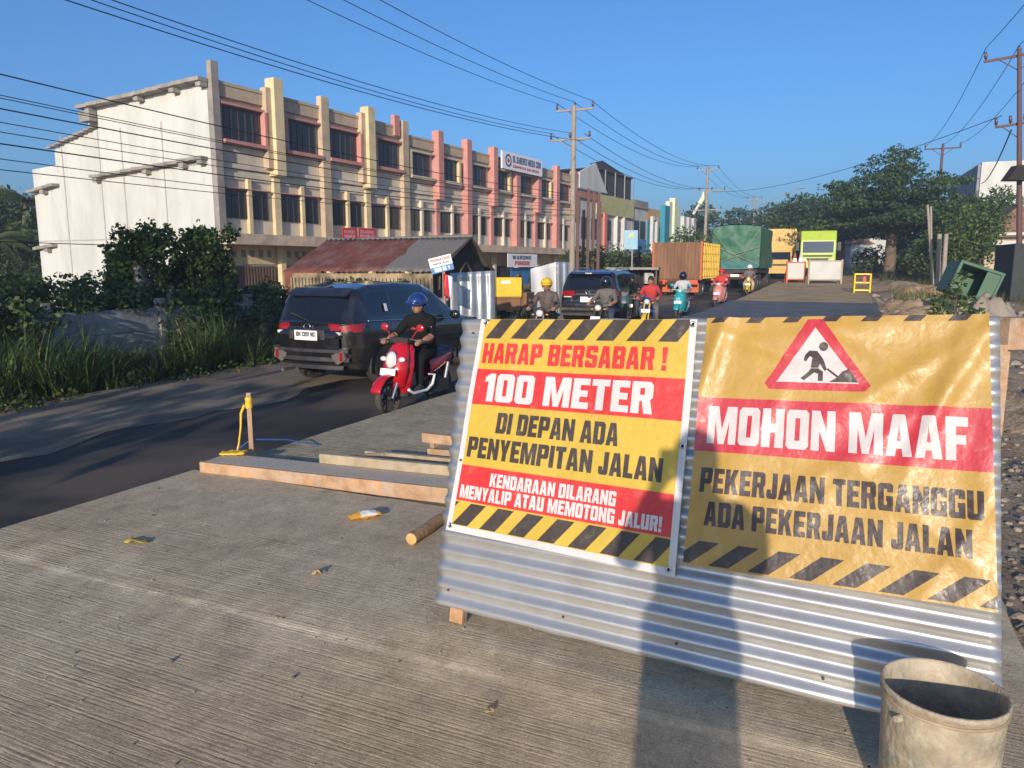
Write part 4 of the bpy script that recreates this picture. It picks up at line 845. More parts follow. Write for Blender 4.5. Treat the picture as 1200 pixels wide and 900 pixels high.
def car(name, label, loc, az, P, paint, plate, group=None):
    t = thing(name, label, 'car', loc, math.pi / 2 - az, group)
    Lc, Hc = P['L'], P['H']
    top, wb, zb, zbelt = P['top'], P['wb'], P['zb'], P['belt']
    xs = [0, .015, .04] + [.08 + .04 * i for i in range(int((Lc - .1) / .04))] + [Lc - .015, Lc]
    seg = [5, 3, 4, 5, 5, 5, 10, 3, 5, 6]
    def section(x):
        w = pl(wb, x); b = pl(zb, x); zt_ = pl(top, x); zl = min(pl(zbelt, x), zt_ - .04)
        k = max(0, min(1, (zt_ - zl) / .62)); wr = w * (1 - P.get('tumble', .21) * k) - .02
        P_ = [(0, b), (.6 * w, b), (.92 * w, b + .015), (.985 * w, b + .10), (w, .45 * b + .55 * zl * .9), (w * .995, zl * .88), (w * .965, zl), (wr + .012, max(zl + .02, zt_ - .075)), (wr - .05, max(zl + .03, zt_ - .022)), (wr * .55, zt_), (0, zt_ + .012)]
        o = [P_[0]]
        for i, n in enumerate(seg):
            (a, c), (d, e) = P_[i], P_[i + 1]
            for j in range(1, n + 1): o.append((a + (d - a) * j / n, c + (e - c) * j / n))
        return o
    S = [section(x) for x in xs]; nj = len(S[0]); cum = np.cumsum([0] + seg)
    def xoff(x, y, z): return x + P.get('bulge', .05) * (y / .85) ** 2 * max(0, 1 - x / .8)         # rear face bowed in plan
    parts = {}
    def put(key, quad):
        parts.setdefault(key, MB()).add(quad, [(0, 1, 2, 3)], 0, True)
    def segof(j): return int(np.searchsorted(cum, j, 'right') - 1)
    for i in range(len(xs) - 1):
        for j in range(nj - 1):
            q = [(xs[i], *S[i][j]), (xs[i + 1], *S[i + 1][j]), (xs[i + 1], *S[i + 1][j + 1]), (xs[i], *S[i][j + 1])]
            cx = sum(p[0] for p in q) / 4; cy = sum(p[1] for p in q) / 4; cz = sum(p[2] for p in q) / 4
            sg = segof(j); key = P['classify'](cx, cy, cz, sg, pl(top, cx), pl(zbelt, cx), (j - cum[min(sg, len(seg) - 1)]) / seg[min(sg, len(seg) - 1)])
            if key is None: continue
            for sy in (1, -1):
                qq = [(xoff(p[0], p[1], p[2]), p[1] * sy, p[2]) for p in q]
                put((key, sy) if key in ('tail_lamp', 'side_glass') else (key, 0), qq if sy < 0 else qq[::-1])
    nc = 36                                                        # closing faces at the back and the nose
    for xi, rev in ((0, False), (-1, True)):
        jm = [j for j in range(nj)]
        for j in range(nj - 1):
            for k in range(nc):
                a, b = -1 + 2 * k / nc, -1 + 2 * (k + 1) / nc
                q = []
                for (jj, f) in ((j, a), (j, b), (j + 1, b), (j + 1, a)):
                    y, z = S[xi][jj]; y *= f
                    x = xs[xi] + (0 if rev else 0); q.append((xoff(x, y, z) + (P['rearx'](z) if not rev else 0) - 0, y, z))
                cy = abs(sum(p[1] for p in q) / 4); cz = sum(p[2] for p in q) / 4
                key = 'body' if rev else P['rear'](cy, cz)
                ys = 1 if sum(p[1] for p in q) > 0 else -1
                put((key, ys) if key == 'tail_lamp' else (key, 0), q if rev else q[::-1])
    mm = {'body': [paint], 'cladding': [M_blackp], 'tail_lamp': [M_lampred], 'side_glass': [M_cglass], 'rear_glass': [M_cglass], 'windscreen': [M_cglass]}
    for (k, sy), mb in parts.items():
        me = mb.build(k, mm[k], t)
        bm = bmesh.new(); bm.from_mesh(me.data); bmesh.ops.remove_doubles(bm, verts=bm.verts, dist=.0008); bm.to_mesh(me.data); bm.free()
    wr = P['wr']; 
    for x in P['axles']:
        for sy in (1, -1):
            wheel(t, x, sy * (P['hw'] - .13), wr, .21, wr * .66, P.get('spokes', 5), sy)
    mb = MB()                                                     # dark arch linings
    for x in P['axles']:
        for sy in (1, -1):
            mb = MB(); T = Mx.Translation((x, sy * (P['hw'] - .03), wr)) @ Mx.Rotation(math.pi / 2, 4, 'X')
            n = 22; vs = []; a0, a1 = -.25, math.pi + .25
            for i in range(n + 1):
                a = a0 + (a1 - a0) * i / n
                for r, yy_ in ((wr + .055, -.035 * 1), (wr + .12, -.035), (wr + .12, .02), (wr + .055, .02)): vs.append((math.cos(a) * r, math.sin(a) * r, yy_))
            fs = []
            for i in range(n):
                for k in range(4): a = i * 4 + k; b = i * 4 + (k + 1) % 4; fs.append((a, b, b + 4, a + 4))
            mb.add(vs, fs, 0, True, T)
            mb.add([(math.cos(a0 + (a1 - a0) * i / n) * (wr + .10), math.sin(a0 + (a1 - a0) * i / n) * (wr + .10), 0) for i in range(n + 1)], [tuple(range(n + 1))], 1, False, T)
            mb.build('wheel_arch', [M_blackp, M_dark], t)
    P['details'](t, P)
    return t
M_cglass = mat('tinted_car_glass', (.006, .007, .009), .04, var=.02, spec=.7, coat=.3)
M_carblack = mat('black_car_paint', (.010, .010, .012), .18, var=.1, coat=1., dirt=((.10, .075, .05), .12, 1.5)); M_carblack2 = mat('black_car_paint_dusty', (.012, .011, .011), .25, var=.1, coat=.8, dirt=((.11, .08, .055), .18, 1.3))
def plate_part(t, x, y, z, w, h, s, tilt=0):
    T = Mx.Translation((x, y, z)) @ Mx.Rotation(-tilt, 4, 'Y') @ Mx(((0, 0, -1, 0), (-1, 0, 0, 0), (0, 1, 0, 0), (0, 0, 0, 1)))
    mb = MB(); mb.box((0, 0, 0), (w, h, .012), 0, M=T)
    if s: flat_text(mb, s, -w * .42, w * .42, -h * .12, h * .34, .0075, T, 1)
    return mb.build('number_plate', [M_plate, M_ink], t)
# --- first car: compact black seven-seater
def cls1(x, y, z, sg, zt_, zl, f):
    for ax in (.93, 3.62):
        if 2 <= sg <= 5 and (x - ax) ** 2 + (z - .335) ** 2 < .385 ** 2: return None
    if sg <= 3 and z < .40: return 'cladding'
    if sg == 6 and .14 < f < .86:
        if .34 + .45 * (1 - f) * .5 < x < 1.16: return 'side_glass'
        if 1.21 < x < 2.02 or 2.08 < x < 3.02 - .48 * f: return 'side_glass'
    if sg >= 8 and .06 < x < .30 and y < .60: return 'rear_glass'
    if sg >= 8 and 2.64 < x < 3.28 and y < .60: return 'windscreen'
    if sg in (4, 5) and x < .36 - (1.03 - z) * 1.2 and .93 < z < 1.05: return 'tail_lamp'
    return 'body'
def rear1(y, z):
    if z < .46: return 'cladding'
    if .935 < z < 1.05 and y > .40 + (1.05 - z) * .3: return 'tail_lamp'
    return 'body'
P1 = dict(L=4.43, H=1.70, bulge=.10, top=[(0, 1.06), (.06, 1.09), (.30, 1.53), (.40, 1.60), (.8, 1.67), (1.6, 1.69), (2.3, 1.655), (2.62, 1.55), (3.3, 1.10), (3.55, 1.03), (4.1, .96), (4.33, .86), (4.43, .66)],
  wb=[(0, .62), (.02, .70), (.06, .765), (.13, .81), (.24, .845), (.45, .862), (1.2, .865), (3.5, .865), (4.1, .82), (4.3, .74), (4.43, .6)], zb=[(0, .44), (.2, .30), (.6, .24), (3.7, .24), (4.2, .28), (4.43, .36)], belt=[(0, 1.04), (.5, 1.055), (1.2, 1.02), (3.0, .97), (4.43, .9)],
  axles=(.93, 3.62), wr=.335, hw=.865, classify=cls1, rear=rear1, rearx=lambda z: -.10 * max(0, min(1, (z - .45) / .15)) * max(0, min(1, (.98 - z) / .1)) * .6)
def det1(t, P):
    mb = MB()                                                     # spoiler lip over the rear glass
    mb.prism([(.235, 1.475), (.25, 1.50), (.36, 1.575), (.42, 1.612), (.44, 1.58), (.36, 1.53)], -.60, .60, 0, Mx(((1, 0, 0, 0), (0, 0, 1, 0), (0, 1, 0, 0), (0, 0, 0, 1)))); mb.build('spoiler', [M_carblack], t, bev=.008)
    mb = MB(); mb.ball((.55, 0, 1.70), (.09, .035, .045)); mb.build('antenna', [M_blackp], t)
    bw = lambda y: .10 * (y / .85) ** 2
    mb = MB()                                                     # bumper bar, diffuser lips
    for z0, z1, dx in ((.60, .665, .075), (.46, .52, .06), (.33, .39, .045)):
        n = 14
        for i in range(n):
            hw_ = .77 if z0 > .4 else .66; y0, y1 = -hw_ + 2 * hw_ * i / n, -hw_ + 2 * hw_ * (i + 1) / n
            mb.add([(bw(y0) - dx, y0, z0), (bw(y1) - dx, y1, z0), (bw(y1) - dx + .02, y1, z1), (bw(y0) - dx + .02, y0, z1), (bw(y0) + .06, y0, z0), (bw(y1) + .06, y1, z0), (bw(y1) + .06, y1, z1), (bw(y0) + .06, y0, z1)], [(0, 3, 2, 1), (0, 1, 5, 4), (3, 7, 6, 2)], 0, False)
    mb.build('bumper', [M_blackp], t)
    for sy in (1, -1):
        mb = MB(); mb.prism([(.45, .58), (.70, .64), (.74, .50), (.58, .41), (.5, .47)], -.035, .02, 0, Mx.Translation((.02, 0, 0)) @ Mx(((0, 0, 1, 0), (sy, 0, 0, 0), (0, 1, 0, 0), (0, 0, 0, 1)))); mb.build('fog_surround', [mat('dusty_grey_plastic', (.10, .09, .08), .6)], t)
        mb = MB(); mb.box((-.02, sy * .66, .54), (.02, .05, .14), 0); mb.build('reflector', [M_lampred], t)
        mb = MB(); mb.box((.022, sy * .55, .905), (.03, .19, .045), 0, rz=sy * .13); mb.build('reverse_lamp', [M_lampclear], t)
        mb = MB(); mb.ball((2.92, sy * 1.0, 1.06), (.07, .11, .085), 0); mb.box((2.95, sy * .90, 1.02), (.05, .12, .03)); mb.build('wing_mirror', [M_carblack], t)
        for x in (1.28, 2.15): mb = MB(); mb.box((x, sy * .868, .88), (.2, .03, .035)); mb.build('door_handle', [M_carblack], t, bev=.008)
    mb = MB(); mb.box((-.035, 0, .875), (.03, .72, .16), 0); mb.build('plate_recess', [M_blackp], t, bev=.01)
    plate_part(t, -.062, .0, .865, .46, .155, 'BH 1391 NC')
    mb = MB(); T = Mx.Translation((-.012, 0, 1.0)) @ Mx.Rotation(-math.pi / 2, 4, 'Y') @ Mx.Rotation(math.pi / 2, 4, 'Z')
    mb.lathe([(.062, 0), (.075, 0), (.075, .015), (.062, .015)], 22, 0, T, True, True, 1.0, .68); mb.prism([(-.02, -.03), (.005, -.03), (.022, -.008), (.022, .012), (.005, .032), (-.02, .032), (-.008, .0)], 0, .012, 0, T); mb.build('badge', [M_chrome], t)
    mb = MB(); mb.box((-.008, -.55, .845), (.02, .20, .035)); mb.box((-.008, .60, .845), (.02, .16, .03)); mb.build('model_trim', [M_chrome], t)
    mb = MB(); mb.tube([(.0, -.02, 1.085), (.05, .25, 1.16), (.09, .42, 1.20)], .011, 6); mb.build('wiper', [M_blackp], t)
    mb = MB(); mb.cyl((-.03, .55, .27), (.25, .55, .28), .028, seg=12); mb.build('exhaust', [M_steel], t)
    mb = MB(); mb.box((1.0, -.802, 1.28), (.07, .004, .13), 0, rx=R(-17)); mb.build('sticker', [M_plate], t)
    mb = MB()
    for sy in (1,-1): mb.tube([(.45, sy * .852, 1.085), (1.2, sy * .846, 1.055), (2.2, sy * .842, 1.02), (3.1, sy * .842, .985)], .008, 5)
    mb.build('window_trim', [M_chrome], t)
    mb = MB()
    for sy in (1,-1):
        for x in (1.19, 2.06): mb.tube([(x, sy * .8655, .35), (x, sy * .869, .6), (x + .0, sy * .862, .86), (x, sy * .838, 1.0)], .0035, 4)
    mb.build('door_seam', [M_dark], t)
P1['details'] = det1
p = rd(9.62, 7.93, -.352)
car('black_compact_car', 'black seven-seat car with plate BH 1391 NC in the lane beside the red scooter', p, AZR + R(2), P1, M_carblack, 'BH')
# --- second car: larger suv further on
def cls2(x, y, z, sg, zt_, zl, f):
    for ax in (.98, 3.72):
        if 2 <= sg <= 5 and (x - ax) ** 2 + (z - .385) ** 2 < .43 ** 2: return None
    if sg <= 3 and z < .44: return 'cladding'
    if sg == 6 and .12 < f < .86 and (.45 < x < 1.25 or 1.3 < x < 2.15 or 2.22 < x < 3.15 - .45 * f): return 'side_glass'
    if sg >= 8 and .05 < x < .27 and y < .66: return 'rear_glass'
    if sg >= 8 and 2.75 < x < 3.4 and y < .62: return 'windscreen'
    if sg in (4, 5) and x < .3 and 1.05 < z < 1.2: return 'tail_lamp'
    return 'body'
P2 = dict(L=4.79, H=1.83, top=[(0, 1.24), (.05, 1.27), (.25, 1.68), (.36, 1.76), (.8, 1.81), (1.8, 1.83), (2.4, 1.80), (2.75, 1.70), (3.4, 1.24), (3.6, 1.17), (4.4, 1.10), (4.66, 1.0), (4.79, .78)],
  wb=[(0, .78), (.05, .86), (.14, .90), (.4, .925), (3.9, .925), (4.4, .88), (4.65, .78), (4.79, .62)], zb=[(0, .5), (.2, .38), (.6, .30), (4.0, .30), (4.5, .34), (4.79, .42)], belt=[(0, 1.2), (.5, 1.2), (3.2, 1.11), (4.79, 1.0)],
  axles=(.98, 3.72), wr=.385, hw=.925, classify=cls2, rear=lambda y, z: 'cladding' if z < .62 else ('tail_lamp' if 1.06 < z < 1.19 and y > .42 else 'body'), rearx=lambda z: -.05 * max(0, min(1, (z - .55) / .1)) * max(0, min(1, (.9 - z) / .1)))
def det2(t, P):
    mb = MB(); mb.prism([(.10, 1.705), (.28, 1.76), (.6, 1.815), (.5, 1.74), (.3, 1.69)], -.64, .64, 0, Mx(((1, 0, 0, 0), (0, 0, 1, 0), (0, 1, 0, 0), (0, 0, 0, 1)))); mb.build('spoiler', [M_carblack2], t, bev=.008)
    mb = MB(); mb.box((-.07, 0, .66), (.12, 1.7, .10)); mb.box((-.05, 0, .5), (.1, 1.66, .08)); mb.build('bumper', [M_blackp], t, bev=.02)
    mb = MB(); mb.box((-.02, 0, 1.10), (.03, .80, .05)); mb.build('chrome_bar', [M_chrome], t, bev=.006)
    plate_part(t, -.03, 0, .95, .46, .16, '')
    for sy in (1, -1):
        mb = MB(); mb.box((-.012, sy * .50, .98), (.02, .06, .2), 0, rx=sy * .35); mb.build('chrome_blade', [M_chrome], t)
        mb = MB(); mb.ball((3.02, sy * 1.06, 1.2), (.08, .12, .1), 0); mb.box((3.05, sy * .95, 1.14), (.05, .12, .03)); mb.build('wing_mirror', [M_carblack2], t)
        mb = MB(); mb.box((-.01, sy * .62, 1.025), (.02, .26, .03)); mb.build('reverse_lamp', [M_lampclear], t)
    mb = MB()
    for sy in (1, -1): mb.tube([(.7, sy * .66, 1.82), (.8, sy * .66, 1.87), (2.5, sy * .66, 1.87), (2.6, sy * .66, 1.82)], .02, 6)
    mb.build('roof_rail', [M_steel], t)
    mb = MB(); mb.cyl((.15, 0, 1.26), (.17, .4, 1.36), .012, seg=5); mb.build('wiper', [M_blackp], t)
    mb = MB(); mb.cyl((.02, -.1, 1.725), (.02, .1, 1.725), .018, seg=6); mb.build('brake_lamp', [M_lampclear], t)
    mb = MB()
    for sy in (1, -1): mb.box((2.35, sy * .95, .36), (2.0, .12, .05))
    mb.build('side_step', [M_blackp], t)
    mb = MB(); T = Mx.Translation((-.04, 0, 1.16)) @ Mx.Rotation(-math.pi / 2, 4, 'Y'); mb.lathe([(.05, 0), (.065, 0), (.065, .012), (.05, .012)], 18, 0, T, True, True, .7, 1.); mb.build('badge', [M_chrome], t)
P2['details'] = det2
p = rd(21.6, 7.25, -.352)
car('black_large_car', 'black high-riding car with roof rails further up the lane behind the helmeted riders', p, AZR + R(-3), P2, M_carblack2, '')
# ---------------------------------------------------------------- trucks
M_rustbox = mat('rusty_brown_steel', (.165, .075, .035), .75, var=.25, vs=1.5, dirt=((.26, .15, .07), .5, 2.5), stretch=(1, 1, .3)); M_tyel = mat('truck_yellow', (.66, .42, .03), .55, var=.12, dirt=((.35, .22, .06), .3, 2)); M_orange = mat('primer_orange', (.52, .11, .03), .6, dirt=((.2, .08, .04), .3, 3))
M_tarp = mat('green_tarpaulin', (.035, .125, .075), .6, var=.25, vs=1.5, bump=.3, bs=5); M_tarpd = mat('teal_tarpaulin', (.02, .13, .12), .6, var=.2); M_lime = mat('lime_paint', (.40, .52, .05), .4, var=.08, coat=.4); M_chas = mat('dark_chassis', (.03, .028, .026), .8, dirt=((.12, .09, .06), .4, 2)); M_ocre = mat('box_yellow', (.58, .38, .10), .55, var=.1)
def tyres(t, xs_, hw, r=.48, dual=True):
    for x in xs_:
        for sy in (1, -1): wheel(t, x, sy * (hw - .2), r, .42 if dual else .26, r * .52, 6, sy)
def truck_cab(t, x0, m, w=2.1, z0=.75, h=1.6, L_=1.7):
    mb = MB(); T = Mx(((1, 0, 0, 0), (0, 0, -1, 0), (0, 1, 0, 0), (0, 0, 0, 1)))
    mb.prism([(x0, z0), (x0 + L_, z0), (x0 + L_ + .02, z0 + .75), (x0 + L_ - .28, z0 + h), (x0 + .1, z0 + h), (x0, z0 + h - .2)], -w / 2, w / 2, 0, T); c = mb.build('cab', [m], t, bev=.06)
    mb = MB(); mb.box((x0 + L_ - .12, 0, z0 + 1.12), (.05, w * .86, .62), 0, ry=R(-19)); mb.build('windscreen', [M_cglass], t)
    for sy in (1, -1):
        mb = MB(); mb.prism([(x0 + .5, z0 + .8), (x0 + L_ - .1, z0 + .8), (x0 + L_ - .34, z0 + h - .15), (x0 + .5, z0 + h - .15)], sy * w / 2 - .01, sy * w / 2 + .01, 0, Mx(((1, 0, 0, 0), (0, 0, 1, 0), (0, 1, 0, 0), (0, 0, 0, 1)))); mb.build('side_glass', [M_cglass], t)
        mb = MB(); mb.box((x0 + L_, sy * (w / 2 + .17), z0 + 1.1), (.06, .16, .36)); mb.cyl((x0 + L_ - .1, sy * w / 2, z0 + 1.25), (x0 + L_, sy * (w / 2 + .17), z0 + 1.25), .02, seg=6); mb.build('wing_mirror', [M_blackp], t)
        mb = MB(); mb.box((x0 + L_ + .03, sy * w * .36, z0 + .22), (.05, .36, .18)); mb.build('headlight', [M_lampclear], t, bev=.02)
    mb = MB(); mb.box((x0 + L_ + .05, 0, z0 - .12), (.2, w, .3)); mb.build('bumper', [m], t, bev=.03)
    mb = MB(); mb.box((x0 + L_ + .03, 0, z0 + .42), (.04, w * .8, .14)); mb.build('grille', [M_blackp], t)
# dump truck with a brown rusty tailgate and ribbed yellow side
t = thing('dump_truck', 'dump truck with rusty brown tailgate and ribbed yellow side heading up the road', 'truck', rd(40, 8.55, -.35), math.pi / 2 - AZR - R(1))
mb = MB(); mb.box((3.0, 0, .78), (6.4, .9, .25)); mb.box((6.2, 0, .78), (1.6, .9, .25)); mb.build('chassis', [M_chas], t)
mb = MB(); mb.box((.04, 0, 1.93), (.10, 2.46, 1.9), 0)
for y in np.linspace(-1.1, 1.1, 13): mb.box((-.03, y, 1.93), (.05, .07, 1.82), 0)
mb.build('tailgate', [M_rustbox], t)
for sy in (1, -1):
    mb = MB(); mb.box((2.6, sy * 1.2, 1.93), (5.0, .05, 1.9), 0); mb.build('side_panel', [M_tyel], t)
    mb = MB()
    for x in np.linspace(.2, 5.0, 11): mb.box((x, sy * 1.26, 1.93), (.12, .09, 1.87), 0)
    mb.build('rib', [M_tyel], t)
    mb = MB()
    for z in (1.1, 1.5, 1.9, 2.3, 2.75): mb.box((2.6, sy * 1.235, z), (5.0, .05, .08), 0)
    mb.build('rail', [M_rustbox], t)
    mb = MB(); mb.box((.04, sy * 1.27, 1.93), (.14, .09, 2.0)); mb.build('corner_post', [M_orange], t)
    mb = MB(); mb.box((.1, sy * .85, .82), (.1, .5, .24)); mb.build('tail_lamp', [mat('lamp_orange_red', (.55, .08, .02), .4)], t)
mb = MB(); mb.box((2.6, 0, .97), (5.0, 2.3, .08)); mb.build('bed', [M_rustbox], t)
mb = MB(); mb.box((.5, 0, .95), (.7, 1.9, .3)); mb.build('underframe', [M_orange], t)
mb = MB(); [mb.box((.75, sy * .75, .52), (.03, .55, .5)) for sy in (1, -1)]; mb.build('mud_flap', [M_orange], t)
tyres(t, (1.3, 5.6), 1.15); truck_cab(t, 5.4, M_tyel)
# tarpaulin truck
t = thing('tarpaulin_truck', 'tall truck wrapped in a lumpy dark green tarpaulin heading up the road', 'truck', rd(47, 6.55, -.35), math.pi / 2 - AZR)
mb = MB()
def tarpf(u, v):
    a = (u - .5) * 2; y = 1.38 * max(-1, min(1, a * 1.6)); k = max(0, abs(a) - .625) / .375
    z = 3.95 - .12 * (y / 1.3) ** 2 - 2.45 * k; x = 7.0 * v
    y += .05 * math.sin(x * 3 + z * 2); z += .06 * noise.noise(V((x, y * 1.5, 1)))
    return V((x, y, z))
mb.grid(tarpf, 40, 40, 0, True, True)
def tarpb(u, v):
    y = (u - .5) * 2.76; z = 1.5 + 2.4 * v; e = (y / 1.38) ** 2
    return V((-.02 + .14 * noise.noise(V((y * 1.6, z * 1.6, 7))) + .05 * noise.noise(V((y * 5, z * 4, 3))) - .10 * (1 - e) * (1 - v) + .05 * math.sin(6 * v - 2.5 * e), y, z - .12 * e * v))
mb.grid(tarpb, 30, 30, 0, True, True); mb.build('tarpaulin', [M_tarp], t)
for k, pts in enumerate(([(-.16, -1.3, 3.6), (-.24, -.5, 2.2), (-.2, 1.3, 1.6)], [(-.16, 1.3, 3.5), (-.24, .4, 2.3), (-.2, -1.3, 1.6)], [(-.15, -1.33, 2.6), (-.25, 0, 2.2), (-.15, 1.33, 2.7)])):
    mb = MB(); mb.tube(pts, .018, 5); mb.build('rope', [mat('rope', (.30, .27, .2), .8)], t)
mb = MB(); mb.grid(lambda u, v: V((-.12 + .04 * noise.noise(V((u * 9, v * 3, 2))), (u - .5) * 2.7, 1.3 + .5 * v + .1 * (2 * u - 1) ** 2)), 24, 6, 0, True, True); mb.build('tarpaulin_skirt', [M_tarpd], t)
mb = MB(); mb.box((3.5, 0, 1.2), (7, 2.5, .2)); mb.build('bed', [M_chas], t)
mb = MB(); mb.box((3.8, 0, .85), (7.4, .9, .3)); mb.build('chassis', [M_chas], t)
mb = MB(); mb.box((.02, 0, .92), (.12, 2.4, .16)); mb.build('bumper', [mat('bumper_red', (.35, .05, .04), .6)], t)
plate_part(t, -.05, 0, .93, .5, .15, '')
for sy in (1, -1): mb = MB(); mb.box((-.06, sy * .95, .93), (.05, .35, .12)); mb.build('tail_lamp', [M_lampred], t)
tyres(t, (1.3, 2.6, 7.2), 1.2, .5); truck_cab(t, 7.1, M_tarpd)
# yellow box truck and lime lorry coming this way
t = thing('box_truck', 'ochre yellow box truck coming down the road beyond the green tarpaulin truck', 'truck', rd(66, 5.6, -.35), math.pi / 2 - AZR + math.pi)
mb = MB(); mb.box((-2.6, 0, 2.55), (5.4, 2.35, 3.0)); mb.build('box', [M_ocre], t, bev=.04)
mb = MB(); mb.box((.13, 0, 3.2), (.05, 2.0, 1.4)); [mb.box((.16, 0, z), (.03, 1.9, .05)) for z in (2.7, 3.2, 3.7)]; mb.build('front_panel', [M_ocre], t)
mb = MB(); mb.box((-1.6, 0, .8), (6.5, .9, .3)); mb.build('chassis', [M_chas], t); tyres(t, (-3.8, 1.2), 1.05, .45); truck_cab(t, .15, M_ocre, 1.95, .72, 1.55, 1.6)
t = thing('lime_lorry', 'lime green high-cab lorry facing the camera behind the white roadworks barriers', 'truck', rd(60, 2.55, .15), math.pi / 2 - AZR + math.pi + R(3))
T = Mx(((1, 0, 0, 0), (0, 0, -1, 0), (0, 1, 0, 0), (0, 0, 0, 1)))
mb = MB(); mb.prism([(-2, .6), (0, .6), (.02, 1.6), (-.12, 2.55), (-.5, 3.25), (-2, 3.3)], -1.22, 1.22, 0, T); mb.build('cab', [M_lime], t, bev=.08)
mb = MB(); mb.box((-.035, 0, 2.05), (.06, 2.1, .82), 0, ry=R(-8)); mb.build('windscreen', [M_cglass], t)
mb = MB(); mb.box((.03, 0, 1.42), (.06, 2.0, .12)); mb.box((.04, 0, 1.15), (.06, 1.5, .2)); mb.build('grille', [M_blackp], t)
mb = MB(); mb.box((.1, 0, .7), (.25, 2.4, .35)); mb.build('bumper', [M_lime], t, bev=.05)
for sy in (1, -1):
    mb = MB(); mb.box((.06, sy * .9, 1.05), (.06, .4, .2)); mb.build('headlight', [M_lampclear], t)
    mb = MB(); mb.box((.1, sy * 1.42, 2.1), (.08, .2, .6)); mb.cyl((-.1, sy * 1.2, 2.45), (.1, sy * 1.42, 2.4), .03, seg=6); mb.build('wing_mirror', [M_blackp], t)
mb = MB(); mb.box((-6, 0, 2.0), (7.6, 2.4, 2.4)); mb.build('cargo_bed', [mat('dark_canvas', (.03, .045, .04), .8)], t); tyres(t, (-1.2, -6.5, -7.8), 1.2, .5)
# yellow pick-up style food cart, small white car far off
t = thing('food_cart', 'yellow covered food cart with wooden counter standing behind the tin fence', 'cart', at(594, 350, 25) * 1.0, R(12)); t.location.z = -.4
mb = MB(); mb.box((0, 0, 1.62), (1.15, 1.1, .78)); mb.build('canopy', [mat('cart_yellow', (.68, .47, .03), .6, var=.12)], t, bev=.05)
mb = MB(); mb.box((0, 0, .95), (1.05, .9, .5)); mb.box((0, -.45, 1.2), (1.1, .1, .06)); mb.build('counter', [M_rustbox], t)
for x in (-.48, .48):
    for y in (-.4, .4): mb = MB(); mb.box((x, y, .4), (.07, .07, .9)); mb.build('leg', [M_dark], t)
mb = MB(); mb.box((-.15, -.552, 1.82), (.4, .01, .12)); mb.build('name_plate', [M_plate], t); t.scale = (.74, .74, .82)
for sy in (1, -1): wheel(t, .2, sy * .55, .3, .06, .24, 8, sy)
t = thing('parked_trike', 'parked motor tricycle, dark and rusty, beside the yellow food cart', 'tricycle', at(609, 345, 25.5), R(70)); t.location.z = -.4
mb = MB(); mb.tube([(0, 0, .5), (.3, 0, .75), (.9, 0, .7), (1.25, 0, 1.1)], .06, 8); mb.tube([(1.25, -.3, 1.15), (1.25, .3, 1.15)], .025, 6); mb.tube([(1.2, 0, 1.1), (1.4, 0, .3)], .035, 6); mb.build('chassis', [M_chas], t)
mb = MB(); mb.tube([(-.2, 0, 1.7), (0, 0, 1.75), (.2, .02, 1.6), (.3, 0, 1.2)], [.04, .05, .05, .03], 6); mb.box((-.2, 0, .9), (.8, .9, .5)); mb.build('tray', [M_rustbox], t)
wheel(t, 1.4, 0, .3, .08, .22, 8); wheel(t, -.3, .5, .3, .08, .22, 8); wheel(t, -.3, -.5, .3, .08, .22, 8, -1)
t = thing('white_van', 'small white van far up the road between the ochre truck and the lime lorry', 'van', rd(72, 4.9, -.35), math.pi / 2 - AZR + math.pi)
mb = MB(); mb.prism([(-4, .35), (0, .35), (.05, .9), (-.7, 1.15), (-1.3, 1.95), (-4, 2.0)], -.85, .85, 0, T); mb.build('body', [M_white], t, bev=.06); mb = MB(); mb.box((-.95, 0, 1.5), (.05, 1.4, .75), 0, ry=R(-36)); mb.build('windscreen', [M_cglass], t)
for x in (-.8, -3.2):
    for sy in (1, -1): wheel(t, x, sy * .72, .32, .2, .2, 5, sy)
# ================================================================ PEOPLE AND MOTORCYCLES
M_skin = mat('skin', (.30, .155, .09), .6, var=.08); M_hair = mat('hair', (.012, .010, .009), .7)
def skin_mesh(chains, root):
    """one continuous skinned surface from chains of (point, radius); points given by name are shared joints"""
    idx = {}; vs = []; rs = []; es = []
    for ch in chains:
        prev = None
        for n, p, r in ch:
            if n not in idx: idx[n] = len(vs); vs.append(p); rs.append(r)
            if prev is not None and prev != idx[n]: es.append((prev, idx[n]))
            prev = idx[n]
    me = bpy.data.meshes.new('person'); me.from_pydata(vs, es, [])
    o = bpy.data.objects.new('person', me); COL.objects.link(o)
    o.modifiers.new('skin', 'SKIN'); sd = me.skin_vertices[0].data
    for i, r in enumerate(rs):
        sd[i].radius = (r[0] * 1.28, r[1] * 1.3) if hasattr(r, '__len__') else (r * 1.28, r * 1.28); sd[i].use_root = (i == idx[root])
    m = o.modifiers.new('sub', 'SUBSURF'); m.levels = 2; m.render_levels = 2
    dg = bpy.context.evaluated_depsgraph_get(); ev = bpy.data.meshes.new_from_object(o.evaluated_get(dg))
    bpy.data.objects.remove(o, do_unlink=True); bpy.data.meshes.remove(me)
    return ev
